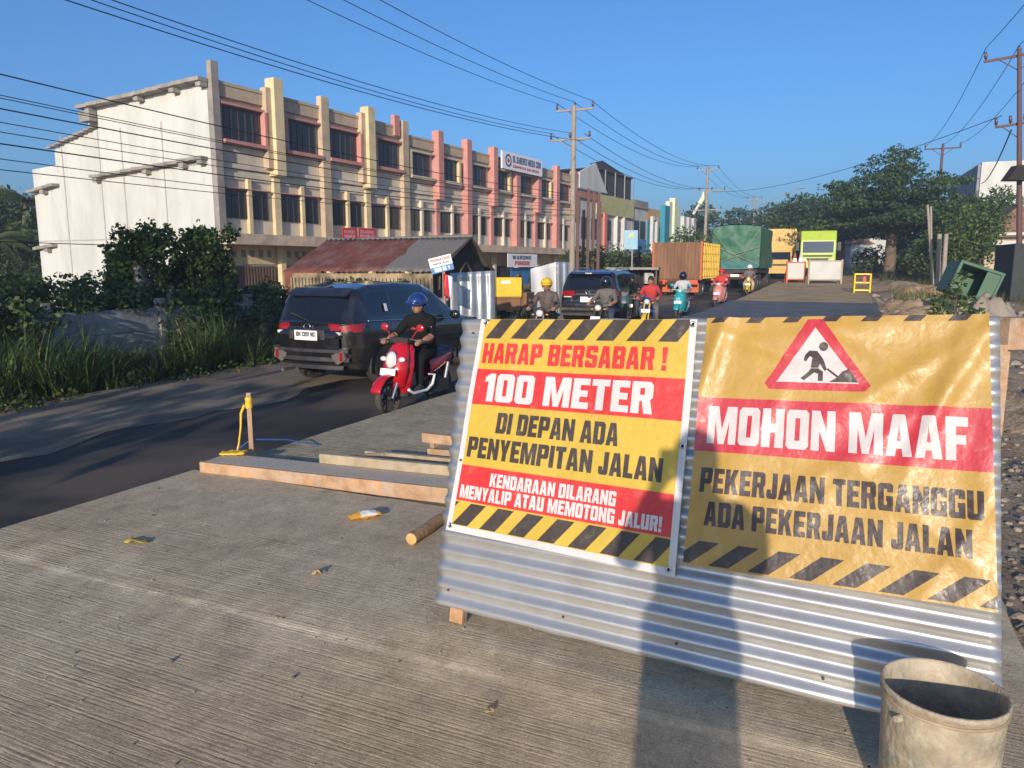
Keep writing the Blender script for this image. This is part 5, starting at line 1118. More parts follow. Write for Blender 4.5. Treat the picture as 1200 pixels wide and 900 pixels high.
def hand(mb, W_, dirv, palmn, side, mi, curl=1.0):
    """palm, four fingers of different length bent round what they hold, and a thumb leaving the side of the palm"""
    d = V(dirv).normalized(); n = V(palmn).normalized(); n = (n - d * n.dot(d)).normalized(); s = d.cross(n) * side; W_ = V(W_)
    mb.tube([W_ - d * .02, W_ + d * .03, W_ + d * .075, W_ + d * .09], [.026, .034, .036, .028], 10, mi)
    for k, (off, ln) in enumerate(((-.030, .066), (-.010, .074), (.011, .070), (.030, .056))):
        p0 = W_ + d * .085 + s * off; a = 0; pts = [p0 - d * .015, p0]; q = p0
        for L_, da in ((ln * .48, .5), (ln * .3, .9), (ln * .24, .7)):
            a += da * curl; q = q + (d * math.cos(a) + n * math.sin(a)) * L_; pts.append(q)
        mb.tube(pts, [.0105, .0105, .0098, .009, .0075], 7, mi)
    q = W_ + d * .025 - s * .028
    mb.tube([q, q - s * .022 + d * .018 + n * .008, q - s * .022 + d * .045 + n * .024, q - s * .012 + d * .062 + n * .034], [.014, .0125, .0108, .0085], 7, mi)
def head(mb, c, yaw, tilt, mi, mh):
    T = Mx.Translation(V(c)) @ Mx.Rotation(yaw, 4, 'Z') @ Mx.Rotation(tilt, 4, 'Y')
    mb.ball((0, 0, .0), (.098, .078, .118), mi, 18, 14, T); mb.ball((.03, 0, -.06), (.065, .058, .062), mi, 14, 10, T)
    mb.tube([T @ V((.085, 0, .018)), T @ V((.104, 0, -.012)), T @ V((.118, 0, -.030)), T @ V((.098, 0, -.040))], [.010, .012, .016, .012], 8, mi)
    for sy in (1, -1):
        mb.ball((.084, sy * .031, .012), (.011, .014, .008), 5, 10, 6, T); mb.ball((.093, sy * .031, .012), (.004, .006, .006), 4, 8, 6, T)
        mb.tube([T @ V((.088, sy * .014, .032)), T @ V((.09, sy * .033, .036)), T @ V((.078, sy * .05, .030))], .005, 5, 4)
        mb.ball((.0, sy * .08, -.005), (.022, .010, .032), mi, 10, 8, T)
    mb.tube([T @ V((.088, -.026, -.066)), T @ V((.098, 0, -.063)), T @ V((.088, .026, -.066))], [.004, .008, .004], 6, 6)
    return T
M_eyew = mat('eye_white', (.6, .58, .55), .3); M_lip = mat('lip', (.22, .08, .06), .5)
def person(name, label, J, mats, helmet=None, loc=(0, 0, 0), rz=0, headyaw=0, tilt=0, shortsleeve=True, parent=None, extra=None, group=None, bare_feet=False):
    """J: joints in local metres (x forward, y left); mats: shirt, trousers, shoes"""
    j = {k: V(v) for k, v in J.items()}
    def mid(a, b, t=.5): return tuple(j[a].lerp(j[b], t))
    ch = [[('pelvis', tuple(j['pelvis']), (.155, .12)), ('waist', mid('pelvis', 'chest', .45), (.145, .105)), ('chest', tuple(j['chest']), (.165, .12)), ('uchest', mid('chest', 'neck', .6), (.13, .10)), ('neck', tuple(j['neck']), .058), ('skull', mid('neck', 'head', .7), .052)]]
    for sd in ('l', 'r'):
        ch.append([('uchest', mid('chest', 'neck', .6), (.13, .10)), ('sh' + sd, tuple(j['sh' + sd]), .068), ('ua' + sd, mid('sh' + sd, 'el' + sd, .5), .055), ('el' + sd, tuple(j['el' + sd]), .044), ('fa' + sd, mid('el' + sd, 'wr' + sd, .4), .041), ('wr' + sd, tuple(j['wr' + sd]), .028)])
        ch.append([('pelvis', tuple(j['pelvis']), (.155, .12)), ('hp' + sd, tuple(j['hp' + sd]), .105), ('th' + sd, mid('hp' + sd, 'kn' + sd, .5), .088), ('kn' + sd, tuple(j['kn' + sd]), .064), ('cf' + sd, mid('kn' + sd, 'an' + sd, .35), .060), ('an' + sd, tuple(j['an' + sd]), .042), ('to' + sd, tuple(j['to' + sd]), .038)])
    me = skin_mesh(ch, 'pelvis')
    segs = [('pelvis', 'chest', 0), ('chest', 'neck', 0)]
    for sd in ('l', 'r'):
        segs += [('sh' + sd, 'el' + sd, 0), ('el' + sd, 'wr' + sd, 3 if shortsleeve else 0), ('pelvis', 'hp' + sd, 1), ('hp' + sd, 'kn' + sd, 1), ('kn' + sd, 'an' + sd, 1), ('an' + sd, 'to' + sd, 2)]
    segs += [('neck', 'head', 3)]
    def cl(p):
        best = 9; bi = 0
        for a, b, mi in segs:
            d = j[b] - j[a]; t = max(0, min(1, (p - j[a]).dot(d) / d.length_squared)); k = (p - (j[a] + d * t)).length
            if mi == 0 and a in ('pelvis', 'chest'): k -= .05
            if a[:2] == 'hp' or b[:2] == 'hp': k -= .015
            if k < best: best = k; bi = mi
        return bi
    mb = MB(); mb.v = [tuple(v.co) for v in me.vertices]
    for p in me.polygons: mb.f.append(tuple(p.vertices)); mb.m.append(cl(p.center)); mb.s.append(True)
    for i, v in enumerate(mb.v):                                  # cloth creases
        p = V(v); mb.v[i] = tuple(p + p.normalized() * .009 * noise.noise(p * 10) + p.normalized() * .004 * noise.noise(p * 26))
    T = head(mb, j['head'], headyaw, tilt, 3, 4)
    for sd, s in (('l', 1), ('r', -1)):
        d = j['hn' + sd] - j['wr' + sd]; hand(mb, j['wr' + sd], d, V(J.get('palm' + sd, (0, 0, -1))), s, 3, J.get('curl', 1.0))
        a = j['an' + sd]; b = j['to' + sd]; f = (b - a); f.z = 0; f.normalize()
        mb.tube([a - f * .05 + V((0, 0, -.02)), a + V((0, 0, -.02)), b, b + f * .05 + V((0, 0, -.005))], [.034, .044, .040, .026], 10, 2)
    o = mb.build(name, [mats[0], mats[1], mats[2], M_skin, M_hair, M_eyew, M_lip], parent); o.location = loc; o.rotation_euler = (0, 0, rz)
    if label: tag(o, label, 'person', group)
    if helmet:
        hm = MB(); 
        prof = [(.146 * math.sin(a), .146 * math.cos(a)) for a in np.linspace(.001, 1.75, 16)] + [(.135, -.03)]
        hm.lathe([(max(r, .0004), z) for r, z in prof], 26, 0, T @ Mx.Translation((-.005, 0, .035)) @ Mx.Diagonal((1.08, .92, .96, 1)))
        if helmet.get('full'):
            hm.lathe([(.146, .02), (.146, -.06), (.12, -.11), (.10, -.115)], 26, 0, T @ Mx.Translation((.0, 0, .0)) @ Mx.Diagonal((1.08, .92, 1, 1)))
        else:
            hm.tube([T @ V((-.11, 0, -.03)), T @ V((-.09, .1, -.03)), T @ V((-.01, .115, -.035))], [.03, .03, .015], 6, 0); hm.tube([T @ V((-.11, 0, -.03)), T @ V((-.09, -.1, -.03)), T @ V((-.01, -.115, -.035))], [.03, .03, .015], 6, 0)
        ho = hm.build('helmet', [helmet['m']], o)
        vz_ = MB()
        if helmet.get('full'): vz_.grid(lambda u, v: T @ V((.158 * math.cos((u - .5) * 2.4) * 1.0, .142 * math.sin((u - .5) * 2.4), .055 - .08 * v)), 12, 4, 0)
        else: vz_.grid(lambda u, v: T @ V((.155 * math.cos((u - .5) * 2.0) + .03 * v, .135 * math.sin((u - .5) * 2.0), .075 - .018 * v)), 12, 3, 0)
        vz_.build('visor', [M_cglass if helmet.get('full') else helmet['m']], ho, solid=.004)
        st_ = MB()
        for sy in (1, -1): st_.tube([T @ V((.0, sy * .093, .0)), T @ V((.02, sy * .085, -.08)), T @ V((.035, sy * .02, -.125))], .006, 5)
        st_.build('strap', [M_dark], ho)
    else:
        hm = MB(); hm.lathe([(max(.0004, .1 * math.sin(a)), .122 * math.cos(a)) for a in np.linspace(.001, 1.75, 12)], 20, 0, T @ Mx.Translation((-.012, 0, .012)) @ Mx.Diagonal((1.08, .86, 1, 1))); hm.build('hair', [M_hair], o)
    if extra: extra(o, j, T)
    return o
RIDE = dict(pelvis=(-.30, 0, .86), chest=(-.22, 0, 1.16), neck=(-.17, 0, 1.38), head=(-.13, 0, 1.53), shl=(-.17, .19, 1.30), shr=(-.17, -.19, 1.30), ell=(.02, .31, 1.08), elr=(.02, -.31, 1.08), wrl=(.24, .30, 1.03), wrr=(.24, -.30, 1.03), hnl=(.33, .29, 1.035), hnr=(.33, -.29, 1.035),
  hpl=(-.28, .10, .83), hpr=(-.28, -.10, .83), knl=(.10, .16, .78), knr=(.10, -.16, .78), anl=(.06, .13, .36), anr=(.06, -.13, .36), tol=(.18, .14, .325), tor=(.18, -.14, .325), palml=(.2, 0, -1), palmr=(.2, 0, -1))
RIDEB = dict(RIDE, pelvis=(-.28, 0, .90), hpl=(-.26, .10, .87), hpr=(-.26, -.10, .87), knl=(.10, .22, .72), knr=(.10, -.22, .72), anl=(-.08, .20, .36), anr=(-.08, -.20, .36), tol=(.06, .21, .33), tor=(.06, -.21, .33))
def mwheel(t, x, r=.27, w_=.10, spokes=10):
    wl = bpy.data.objects.new('wheel', None); COL.objects.link(wl); wl.parent = t; wl.location = (x, 0, r)
    T = Mx.Rotation(math.pi / 2, 4, 'X'); h = w_ / 2
    mb = MB(); mb.lathe([(r * .74, -h * .6), (r * .86, -h), (r * .96, -h * .7), (r, 0), (r * .96, h * .7), (r * .86, h), (r * .74, h * .6)], 32, 0, T, True, True); mb.build('tyre', [M_tyre], wl)
    mb = MB(); mb.lathe([(r * .76, -h * .5), (r * .70, -h * .3), (r * .70, h * .3), (r * .76, h * .5)], 28, 0, T)
    for k in range(spokes): a = 2 * math.pi * k / spokes; mb.cyl((math.cos(a) * .03, 0, math.sin(a) * .03), (math.cos(a) * r * .72, 0, math.sin(a) * r * .72), .012, seg=5)
    mb.cyl((0, -.07, 0), (0, .07, 0), .035, seg=10); mb.lathe([(.05, .035), (.10, .035), (.10, .04), (.05, .04)], 18, 1, T, True, True); mb.build('rim', [M_blackp, M_steel], wl)
def shieldf(zs, yw, xf, th=.0):
    def f(u, v):
        z = pl([(i / (len(zs) - 1), q) for i, q in enumerate(zs)], v); w_ = pl([(i / (len(yw) - 1), q) for i, q in enumerate(yw)], v); x = pl([(i / (len(xf) - 1), q) for i, q in enumerate(xf)], v)
        a = (u - .5) * math.pi * .95
        return V((x + .16 * (math.cos(a) - .35) * (w_ / .2), w_ * math.sin(a), z))
    return f
def scooter(label, loc, rz, paint, trim, lamp='oval', group=None, plate=True, plm=None, cat='scooter', name='scooter', detail=True):
    t = thing(name, label, cat, loc, rz, group)
    mwheel(t, .66); mwheel(t, -.60)
    mb = MB(); mb.grid(shieldf([.40, .52, .66, .82, .96, 1.02], [.13, .175, .20, .185, .13, .09], [.47, .50, .50, .45, .36, .31]), 20, 24, 0); mb.build('front_cowl', [paint], t, solid=.02)
    mb = MB(); mb.grid(shieldf([.28, .45, .7, .92, .98], [.12, .19, .21, .17, .12], [.36, .40, .36, .28, .25]), 20, 20, 0); mb.build('leg_shield', [paint], t, solid=.02)
    mb = MB()                                                     # front mudguard hugging the wheel
    mb.grid(lambda u, v: V((.66 + (.315 + .02 * math.cos((v - .5) * 3)) * math.cos(R(20) + R(125) * u), (v - .5) * .17, .27 + (.315 + .02 * math.cos((v - .5) * 3)) * math.sin(R(20) + R(125) * u))), 18, 8, 0); mb.build('mudguard', [paint], t, solid=.008)
    for sy in (1, -1): mb = MB(); mb.tube([(.44, sy * .075, .66), (.56, sy * .075, .45), (.665, sy * .075, .27)], [.024, .024, .02], 8); mb.build('fork', [M_steel if sy < 0 else M_steel], t)
    if lamp == 'oval':
        mb = MB(); Tl = Mx.Translation((.585, 0, .80)) @ Mx.Rotation(R(72), 4, 'Y'); mb.lathe([(.0004, .035), (.05, .03), (.085, .01), (.092, -.01)], 22, 0, Tl, True, False, 1.25, .86); mb.build('headlight', [M_lampclear], t)
        mb = MB(); mb.lathe([(.09, -.012), (.10, -.004), (.106, -.016)], 22, 0, Tl, True, False, 1.25, .86); mb.build('headlight_rim', [M_chrome], t)
        for sy in (1, -1): mb = MB(); mb.ball((.53, sy * .155, .80), (.03, .055, .035)); mb.build('indicator', [M_lampclear], t)
    else:
        mb = MB(); mb.ball((.36, 0, 1.03), (.06, .075, .065)); mb.build('headlight', [M_lampclear], t)
        for sy in (1, -1): mb = MB(); mb.ball((.56, sy * .13, .86), (.02, .03, .02)); mb.build('indicator', [mat('amber_lamp', (.6, .22, .02), .3)], t)
        mb = MB(); mb.lathe([(.045, 0), (.06, 0), (.06, .012), (.045, .012)], 16, 0, Mx.Translation((.60, 0, .74)) @ Mx.Rotation(R(80), 4, 'Y'), True, True); mb.build('emblem', [M_plate], t)
    mb = MB(); mb.tube([(.28, -.33, 1.04), (.30, -.18, 1.06), (.33, 0, 1.03), (.30, .18, 1.06), (.28, .33, 1.04)], .016, 8); mb.box((.33, 0, 1.05), (.10, .30, .07)); mb.build('handlebar', [M_blackp if lamp == 'oval' else paint], t, bev=.0)
    for sy in (1, -1):
        mb = MB(); mb.cyl((.292, sy * .22, 1.05), (.27, sy * .37, 1.035), .021, seg=10); mb.build('grip', [M_blackp], t)
        mb = MB(); mb.tube([(.30, sy * .17, 1.07), (.30, sy * .24, 1.17), (.29, sy * .29, 1.20)], .007, 6); mb.lathe([(.0004, -.012), (.05, -.012), (.052, .0), (.045, .012), (.0004, .012)], 18, 0, Mx.Translation((.285, sy * .30, 1.225)) @ Mx.Rotation(math.pi / 2, 4, 'Y') @ Mx.Diagonal((1, 1.25, 1, 1)));  mb.build('mirror', [trim if detail else M_blackp], t)
        mb = MB(); mb.tube([(.31, sy * .14, 1.075), (.345, sy * .24, 1.06), (.34, sy * .36, 1.045)], .006, 5); mb.build('brake_lever', [M_steel], t)
    mb = MB(); mb.prism([(-.30, -.16), (.40, -.15), (.46, -.10), (.46, .10), (.40, .15), (-.30, .16)], .26, .315, 0); mb.build('floorboard', [M_blackp], t, bev=.01)
    mb = MB()
    for sy in (1, -1): mb.tube([(.40, sy * .165, .36), (.30, sy * .175, .30), (-.05, sy * .175, .29), (-.2, sy * .18, .36), (-.26, sy * .18, .5), (-.12, sy * .17, .52)], [.02, .024, .022, .024, .022, .012], 8)
    mb.build('side_trim', [M_plate if lamp == 'oval' else paint], t)
    mb = MB()                                                     # rear body
    def rb(u, v):
        x = -.22 - .72 * v; zc = .60 + .12 * v; hh = .17 - .06 * v; ww = .145 - .07 * v * v
        a = u * 2 * math.pi; return V((x, ww * math.sin(a) * (1.0 if math.cos(a) < 0 else .95), zc + hh * math.cos(a)))
    mb.grid(rb, 20, 14, 0); mb.build('rear_body', [paint], t, solid=.01)
    mb = MB(); mb.grid(lambda u, v: V((-.14 - .74 * v, (.125 + .02 * math.sin(v * 3)) * math.cos(u * math.pi), .745 + .06 * v ** 2 + .055 * math.sin(u * math.pi))), 12, 16, 0); mb.build('seat', [M_blackp], t, solid=.02)
    mb = MB(); mb.ball((-.96, 0, .74), (.04, .09, .05)); mb.build('tail_lamp', [M_lampred], t)
    mb = MB(); mb.box((-.45, .10, .30), (.55, .12, .20)); mb.cyl((-.3, -.13, .30), (-.85, -.15, .36), .04, .055, 10); mb.box((-.62, .12, .27), (.26, .06, .14)); mb.build('engine', [M_chas], t, bev=.02)
    mb = MB(); mb.tube([(-.75, .12, .62), (-.62, .12, .30)], .03, 8); mb.build('shock_absorber', [M_steel], t)
    mb = MB(); mb.grid(lambda u, v: V((-.60 + .32 * math.cos(R(60) + R(120) * u), (v - .5) * .14, .27 + .32 * math.sin(R(60) + R(120) * u))), 10, 4, 0); mb.build('rear_mudguard', [M_blackp], t, solid=.006)
    if plate: mb = MB(); mb.box((.655, 0, .635), (.012, .25, .095), 0, ry=R(-14)); mb.build('number_plate', [plm or M_plate], t)
    mb = MB(); mb.tube([(-.62, -.09, .8), (-.85, -.10, .86), (-.98, 0, .86), (-.85, .10, .86), (-.62, .09, .8)], .013, 6); mb.build('grab_rail', [M_blackp], t)
    return t
def motorbike(label, loc, rz, paint, trim, group=None, name='motorcycle'):
    t = thing(name, label, 'motorcycle', loc, rz, group)
    mwheel(t, .64, .29, .085, 12); mwheel(t, -.62, .29, .09, 12)
    for sy in (1, -1): mb = MB(); mb.tube([(.36, sy * .075, .92), (.52, sy * .075, .6), (.645, sy * .075, .29)], .022, 8); mb.build('fork', [trim], t)
    mb = MB(); mb.grid(lambda u, v: V((.64 + .32 * math.cos(R(25) + R(120) * u), (v - .5) * .12, .29 + .32 * math.sin(R(25) + R(120) * u))), 14, 5, 0); mb.build('mudguard', [trim], t, solid=.008)
    mb = MB(); mb.ball((.42, 0, .93), (.07, .085, .08)); mb.build('headlight', [M_lampclear], t)
    mb = MB(); mb.ball((.36, 0, .95), (.10, .11, .12)); mb.build('headlamp_shell', [paint], t)
    mb = MB(); mb.tube([(.28, -.34, 1.03), (.30, -.15, 1.04), (.32, 0, 1.0), (.30, .15, 1.04), (.28, .34, 1.03)], .014, 8); mb.build('handlebar', [M_blackp], t)
    for sy in (1, -1):
        mb = MB(); mb.tube([(.30, sy * .18, 1.05), (.30, sy * .25, 1.15)], .007, 6); mb.ball((.29, sy * .28, 1.2), (.012, .055, .04)); mb.build('mirror', [M_blackp], t)
        mb = MB(); mb.grid(lambda u, v: V((.30 - .45 * u, sy * (.13 + .05 * math.sin(v * 3)), .36 + .52 * v - .12 * u)), 6, 8, 0); mb.build('leg_shield', [paint], t, solid=.012)
        mb = MB(); mb.ball((.40, sy * .16, .90), (.02, .035, .02)); mb.build('indicator', [mat('amber_lamp', (.6, .22, .02), .3)], t)
    mb = MB(); mb.tube([(.30, 0, .88), (.05, 0, .60), (-.2, 0, .58), (-.55, 0, .72), (-.9, 0, .82)], [.07, .08, .10, .10, .05], 10); mb.build('frame', [paint], t)
    mb = MB(); mb.ball((.0, 0, .38), (.20, .12, .15)); mb.cyl((.1, -.13, .3), (-.8, -.16, .36), .03, .05, 10); mb.build('engine', [M_chas], t)
    mb = MB(); mb.grid(lambda u, v: V((-.05 - .80 * v, .13 * math.cos(u * math.pi), .74 + .07 * v ** 2 + .05 * math.sin(u * math.pi))), 10, 12, 0); mb.build('seat', [M_blackp], t, solid=.02)
    mb = MB(); mb.ball((-.93, 0, .80), (.04, .08, .045)); mb.build('tail_lamp', [M_lampred], t)
    mb = MB(); mb.box((.60, 0, .68), (.012, .25, .10), 0, ry=R(-10)); mb.build('number_plate', [M_plate], t)
    return t
M_black_cl = mat('black_cloth', (.012, .0115, .012), .9, var=.3, vs=8, spec=.12); M_greycl = mat('grey_cloth', (.12, .11, .105), .85, var=.25, vs=6); M_redcl = mat('red_cloth', (.42, .03, .03), .8, var=.2, vs=6); M_bluej = mat('dark_denim', (.04, .05, .075), .85, var=.2, vs=8); M_camo = mat('brown_patterned_cloth', (.085, .06, .055), .85, var=.5, vs=10, dirt=((.22, .17, .14), .3, 9)); M_shoe = mat('shoe', (.03, .028, .026), .7); M_pale = mat('pale_cloth', (.42, .43, .45), .85, var=.15, vs=6)
M_scred = mat('scooter_red', (.44, .008, .016), .25, var=.08, coat=.8); M_scteal = mat('scooter_teal', (.015, .30, .32), .3, var=.08, coat=.6); M_scpink = mat('scooter_pale_red', (.55, .20, .18), .35, coat=.5); M_hblue = mat('helmet_blue', (.012, .035, .16), .2, coat=.8); M_hyel = mat('helmet_yellow', (.74, .46, .01), .35, coat=.4); M_hblk = mat('helmet_black', (.012, .013, .02), .2, coat=.8)
TOW = math.pi / 2 - AZR + math.pi                                  # heading towards the camera
# main rider on the red scooter
p = rd(8.75, 5.42, -.352); hd = TOW - R(2)
sc1 = scooter('glossy red retro scooter ridden towards the camera along the slab edge', p, hd, M_scred, mat('mirror_red', (.4, .02, .03), .3, coat=.5))
def chestprint(o, j, T):
    mb = MB(); c = j['chest'].lerp(j['neck'], .25) + V((.128, -.05, 0))
    mb.grid(lambda u, v: c + V((-.02 * ((u - .5) * 2) ** 2 - .02 * v, (u - .5) * .15, (v - .5) * .10)), 6, 4, 0); mb.build('chest_print', [M_redcl], o, solid=.004)
    mb = MB(); mb.ball(tuple(j['shl'].lerp(j['ell'], .45) + V((.045, .02, .0))), (.022, .035, .028)); mb.build('sleeve_patch', [M_plate], o)
    mb = MB(); mb.grid(lambda u, v: T @ V((.096 * math.cos((u - .5) * 1.6) + .018, .075 * math.sin((u - .5) * 1.6), .030 - .024 * v)), 8, 2, 0); mb.build('glasses', [M_dark], o, solid=.003)
sc1.scale = (.94, .94, .94)
pr1 = person('person', 'rider in black T-shirt and blue open-face helmet on the red scooter', dict(RIDE, head=(-.12, 0, 1.525)), (M_black_cl, M_black_cl, M_shoe), dict(m=M_hblue), p, hd, R(-8), R(10), extra=chestprint)
pr1.scale = (.94, .94, .94)
def ride(bike, blabel, plabel, s, l, mats, helmet, paint, trim, dh=0, pose=None, short=True, hy=0, bag=None, **kw):
    p = rd(s, l, -.352); rz = TOW + dh
    (scooter if bike == 'scooter' else motorbike)(blabel, p, rz, paint, trim, **kw)
    return person('person', plabel, pose or (RIDE if bike == 'scooter' else RIDEB), mats, helmet, p, rz, hy, R(5), short)
def sung(o, j, T): pass
q = ride('bike', 'dark motorcycle under the rider with the yellow helmet', 'rider in brown patterned jacket with yellow helmet and dark sunglasses', 15.75, 6.3, (M_camo, M_black_cl, M_shoe), dict(m=M_hyel), M_chas, M_steel, R(6), short=False, hy=R(10))
q2 = ride('bike', 'black motorcycle with a white plate just behind the yellow-black stripes', 'helmeted rider in grey T-shirt in front of the black high-riding car', 18.25, 5.7, (M_greycl, M_bluej, M_shoe), dict(m=M_hblk, full=True), M_chas, M_chas, R(-3))
q3 = ride('bike', 'motorcycle with yellow front fork beside the black high-riding car', 'bareheaded rider in red sleeves and grey vest on the yellow-forked motorcycle', 21.7, 5.4, (M_redcl, M_greycl, M_shoe), None, mat('bike_blue', (.02, .06, .25), .3, coat=.5), M_tyel, R(4), short=False)
q4 = ride('scooter', 'teal retro scooter with a round white emblem on its front', 'rider in pale shirt and dark full-face helmet on the teal scooter', 27.2, 5.6, (M_pale, M_bluej, M_shoe), dict(m=M_hblk, full=True), M_scteal, M_scteal, 0, lamp='round', detail=True)
q5 = ride('scooter', 'pale red scooter coming down beside the brown dump truck', 'rider in bright red top on the pale red scooter', 33.5, 5.25, (mat('bright_red_cloth', (.45, .03, .03), .8, var=.2), M_scpink, M_shoe), dict(m=mat('helmet_red', (.5, .03, .03), .3, coat=.5)), M_scpink, M_scpink, R(-4), short=False, lamp='round')
q6 = ride('bike', 'yellow and black motorcycle behind the green tarpaulin truck', 'rider in dark clothes with a white helmet near the green tarpaulin truck', 41.5, 5.05, (M_greycl, M_tan, M_shoe), dict(m=M_sheet), M_tyel, M_tyel, R(2))
q7 = ride('bike', 'dark motorcycle between the large black car and the red-sleeved rider', 'dark-clothed rider with a black helmet half hidden by the red-sleeved rider', 24.0, 6.6, (M_black_cl, M_bluej, M_shoe), dict(m=M_hblk), M_chas, M_chas, R(10), short=False)
# the photographer, whose shadow falls across the slab and the board
PH = dict(pelvis=(0, 0, .93), chest=(0, 0, 1.22), neck=(.01, 0, 1.45), head=(.03, 0, 1.60), shl=(0, .20, 1.38), shr=(0, -.20, 1.38), ell=(.10, .25, 1.16), elr=(.10, -.25, 1.16), wrl=(.24, .10, 1.44), wrr=(.24, -.10, 1.44), hnl=(.28, .055, 1.52), hnr=(.28, -.055, 1.52), hpl=(0, .085, .88), hpr=(0, -.085, .88), knl=(.02, .08, .49), knr=(.02, -.08, .49), anl=(0, .08, .085), anr=(0, -.08, .085), tol=(.13, .09, .045), tor=(.13, -.09, .045), palml=(.3, -1, 0), palmr=(.3, 1, 0))
person('person', 'photographer in dark clothes holding up a phone, whose shadow falls on the board', PH, (M_black_cl, M_bluej, M_shoe), None, (-.045, -.36, 0), R(90), 0, 0)
ph = MB(); ph.box((-.045, -.06, 1.55), (.15, .008, .075)); tag(ph.build('phone', [M_dark], bev=.003), 'black phone held up by the photographer', 'phone')
# ================================================================ VEGETATION
L1_ = leafmat('leaf_deep', (.044, .085, .028)); L2_ = leafmat('leaf_mid', (.078, .13, .036)); L3_ = leafmat('leaf_bright', (.13, .185, .045)); L4_ = leafmat('leaf_blue', (.042, .076, .042)); L5_ = leafmat('leaf_dry', (.17, .13, .05)); M_bark = mat('bark', (.16, .115, .08), .9, var=.3, vs=5, bump=.6, bs=20, stretch=(1, 1, .3))
def branchy(mb, base, tips, r0, mat_=0, n=6):
    base = V(base)
    for tp, r in tips:
        tp = V(tp); mid = base.lerp(tp, .5) + V((rnd.uniform(-.1, .1), rnd.uniform(-.1, .1), .08)) * (tp - base).length
        mb.tube([base, base.lerp(mid, .6), mid, mid.lerp(tp, .6), tp], [r, r * .8, r * .6, r * .4, r * .15], n, mat_)
def tree(name, label, base, trunk_h, r, ls, dens, size, mats, weights=None, group=None, lean=(0, 0), cat='tree', up=.3):
    t = thing(name, label, cat, base, 0, group)
    mb = MB(); top = V((lean[0], lean[1], trunk_h)); mb.tube([(0, 0, -.6), (0, 0, 0), tuple(top * .5 + V((.05, 0, 0))), tuple(top)], [r * 1.4, r * 1.1, r * .9, r * .75], 10)
    big = sorted(ls, key=lambda q: -q[1][0])[:9]
    branchy(mb, top, [((c[0], c[1], c[2] - rr[2] * .2), r * .5) for c, rr in big], r)
    mb.build('trunk', [M_bark], t)
    leaf_mesh('crown', lobes(ls, dens), size, mats, t, up=up, weights=weights)
    return t
def layered(R_, z0, z1, layers, n, seed):
    """flat spreading storeys of foliage as on a tropical almond tree"""
    g = random.Random(seed); ls = []
    for k in range(layers):
        f = k / (layers - 1); z = z0 + (z1 - z0) * f; rad = R_ * (1 - .75 * f ** 1.6)
        m = max(3, int(n * (1 - .6 * f)))
        for i in range(m):
            a = 2 * math.pi * (i + g.random() * .8) / m; q = rad * (.35 + .6 * g.random())
            ls.append(((q * math.cos(a), q * math.sin(a), z + g.uniform(-.35, .35)), (rad * .34 * g.uniform(.7, 1.2), rad * .34 * g.uniform(.7, 1.2), .40 * g.uniform(.7, 1.2))))
        ls.append(((0, 0, z), (rad * .4, rad * .4, .7)))
    return ls
b = at(1043, 300, 57); b.z = .55
tree('almond_tree', 'broad dark tree with layered crown and bare trunk right of the road', b, 3.6, .42, layered(5.9, 4.2, 9.2, 7, 12, 3), 92, .14, [L1_, L4_, L2_], [.3, .3, .4])
b = at(985, 300, 78); b.z = .9
tree('almond_tree', 'dark flat-topped tree left behind the broad layered one', b, 4, .4, layered(6.4, 3.9, 8.6, 7, 10, 8), 66, .17, [L1_, L4_, L2_], [.35, .35, .3])
b = at(940, 300, 84); b.z = 1.2
tree('roadside_tree', 'dense rounded dark green tree above the lime lorry', b, 3, .4, [((rnd.uniform(-4.5, 4.5), rnd.uniform(-3, 3), 2.4 + rnd.random() * 4.6), (2.0, 2.0, 1.6)) for i in range(18)], 55, .19, [L1_, L2_, L4_], [.4, .3, .3])
b = at(1098, 300, 60); b.z = .5
tree('roadside_tree', 'dark tree filling the gap right of the layered tree', b, 2.5, .3, [((rnd.uniform(-3, 3), rnd.uniform(-2, 2), 1.6 + rnd.random() * 4.0), (1.6, 1.6, 1.2)) for i in range(18)], 80, .15, [L1_, L2_, L4_], [.4, .3, .3])
b = at(1138, 300, 44); b.z = .35
tree('young_tree', 'sunlit bright green bushy tree before the tall white building', b, 1.5, .15, [((rnd.uniform(-2.3, .9), rnd.uniform(-1.5, 1.5), 1.3 + rnd.random() * 3.6), (1.05, 1.05, .9)) for i in range(22)], 130, .11, [L2_, L3_, L1_], [.4, .4, .2])
b = at(1182, 300, 60); b.z = .35
tree('young_tree', 'pale green tree between the tiled roof house and the white building', b, 2, .15, [((rnd.uniform(-2.8, 3.0), rnd.uniform(-1.5, 1.5), 3.6 + rnd.random() * 3.2), (1.1, 1.1, .9)) for i in range(16)], 90, .13, [L2_, L3_, L1_], [.4, .3, .3])
b = at(1018, 300, 62); b.z = .6
tree('roadside_shrub', 'low olive shrub under the left side of the layered tree', b, .6, .08, [((rnd.uniform(-1.4, 1.4), rnd.uniform(-1, 1), .6 + rnd.random() * 1.6), (.8, .8, .6)) for i in range(9)], 40, .16, [L2_, L5_, L1_], [.5, .2, .3])
for i, (px, py, Y, hh, lb) in enumerate(((836, 290, 112, 8.5, 'hazy dark tree behind the second utility pole on the left'), (868, 290, 125, 8, 'hazy dark tree just left of the tarpaulin truck top'), (905, 290, 135, 6, 'low hazy tree above the ochre box truck'), (1012, 292, 120, 8, 'hazy tree beyond the lime lorry on the right'))):
    b = at(px, py, Y); b.z = 1.5
    tree('distant_tree', lb, b, 3, .3, [((rnd.uniform(-4.5, 4.5), rnd.uniform(-2, 2), 2 + rnd.random() * (hh - 2.5)), (2.4, 2, 1.7)) for k in range(16)], 30, .26, [L1_, L4_, L2_])
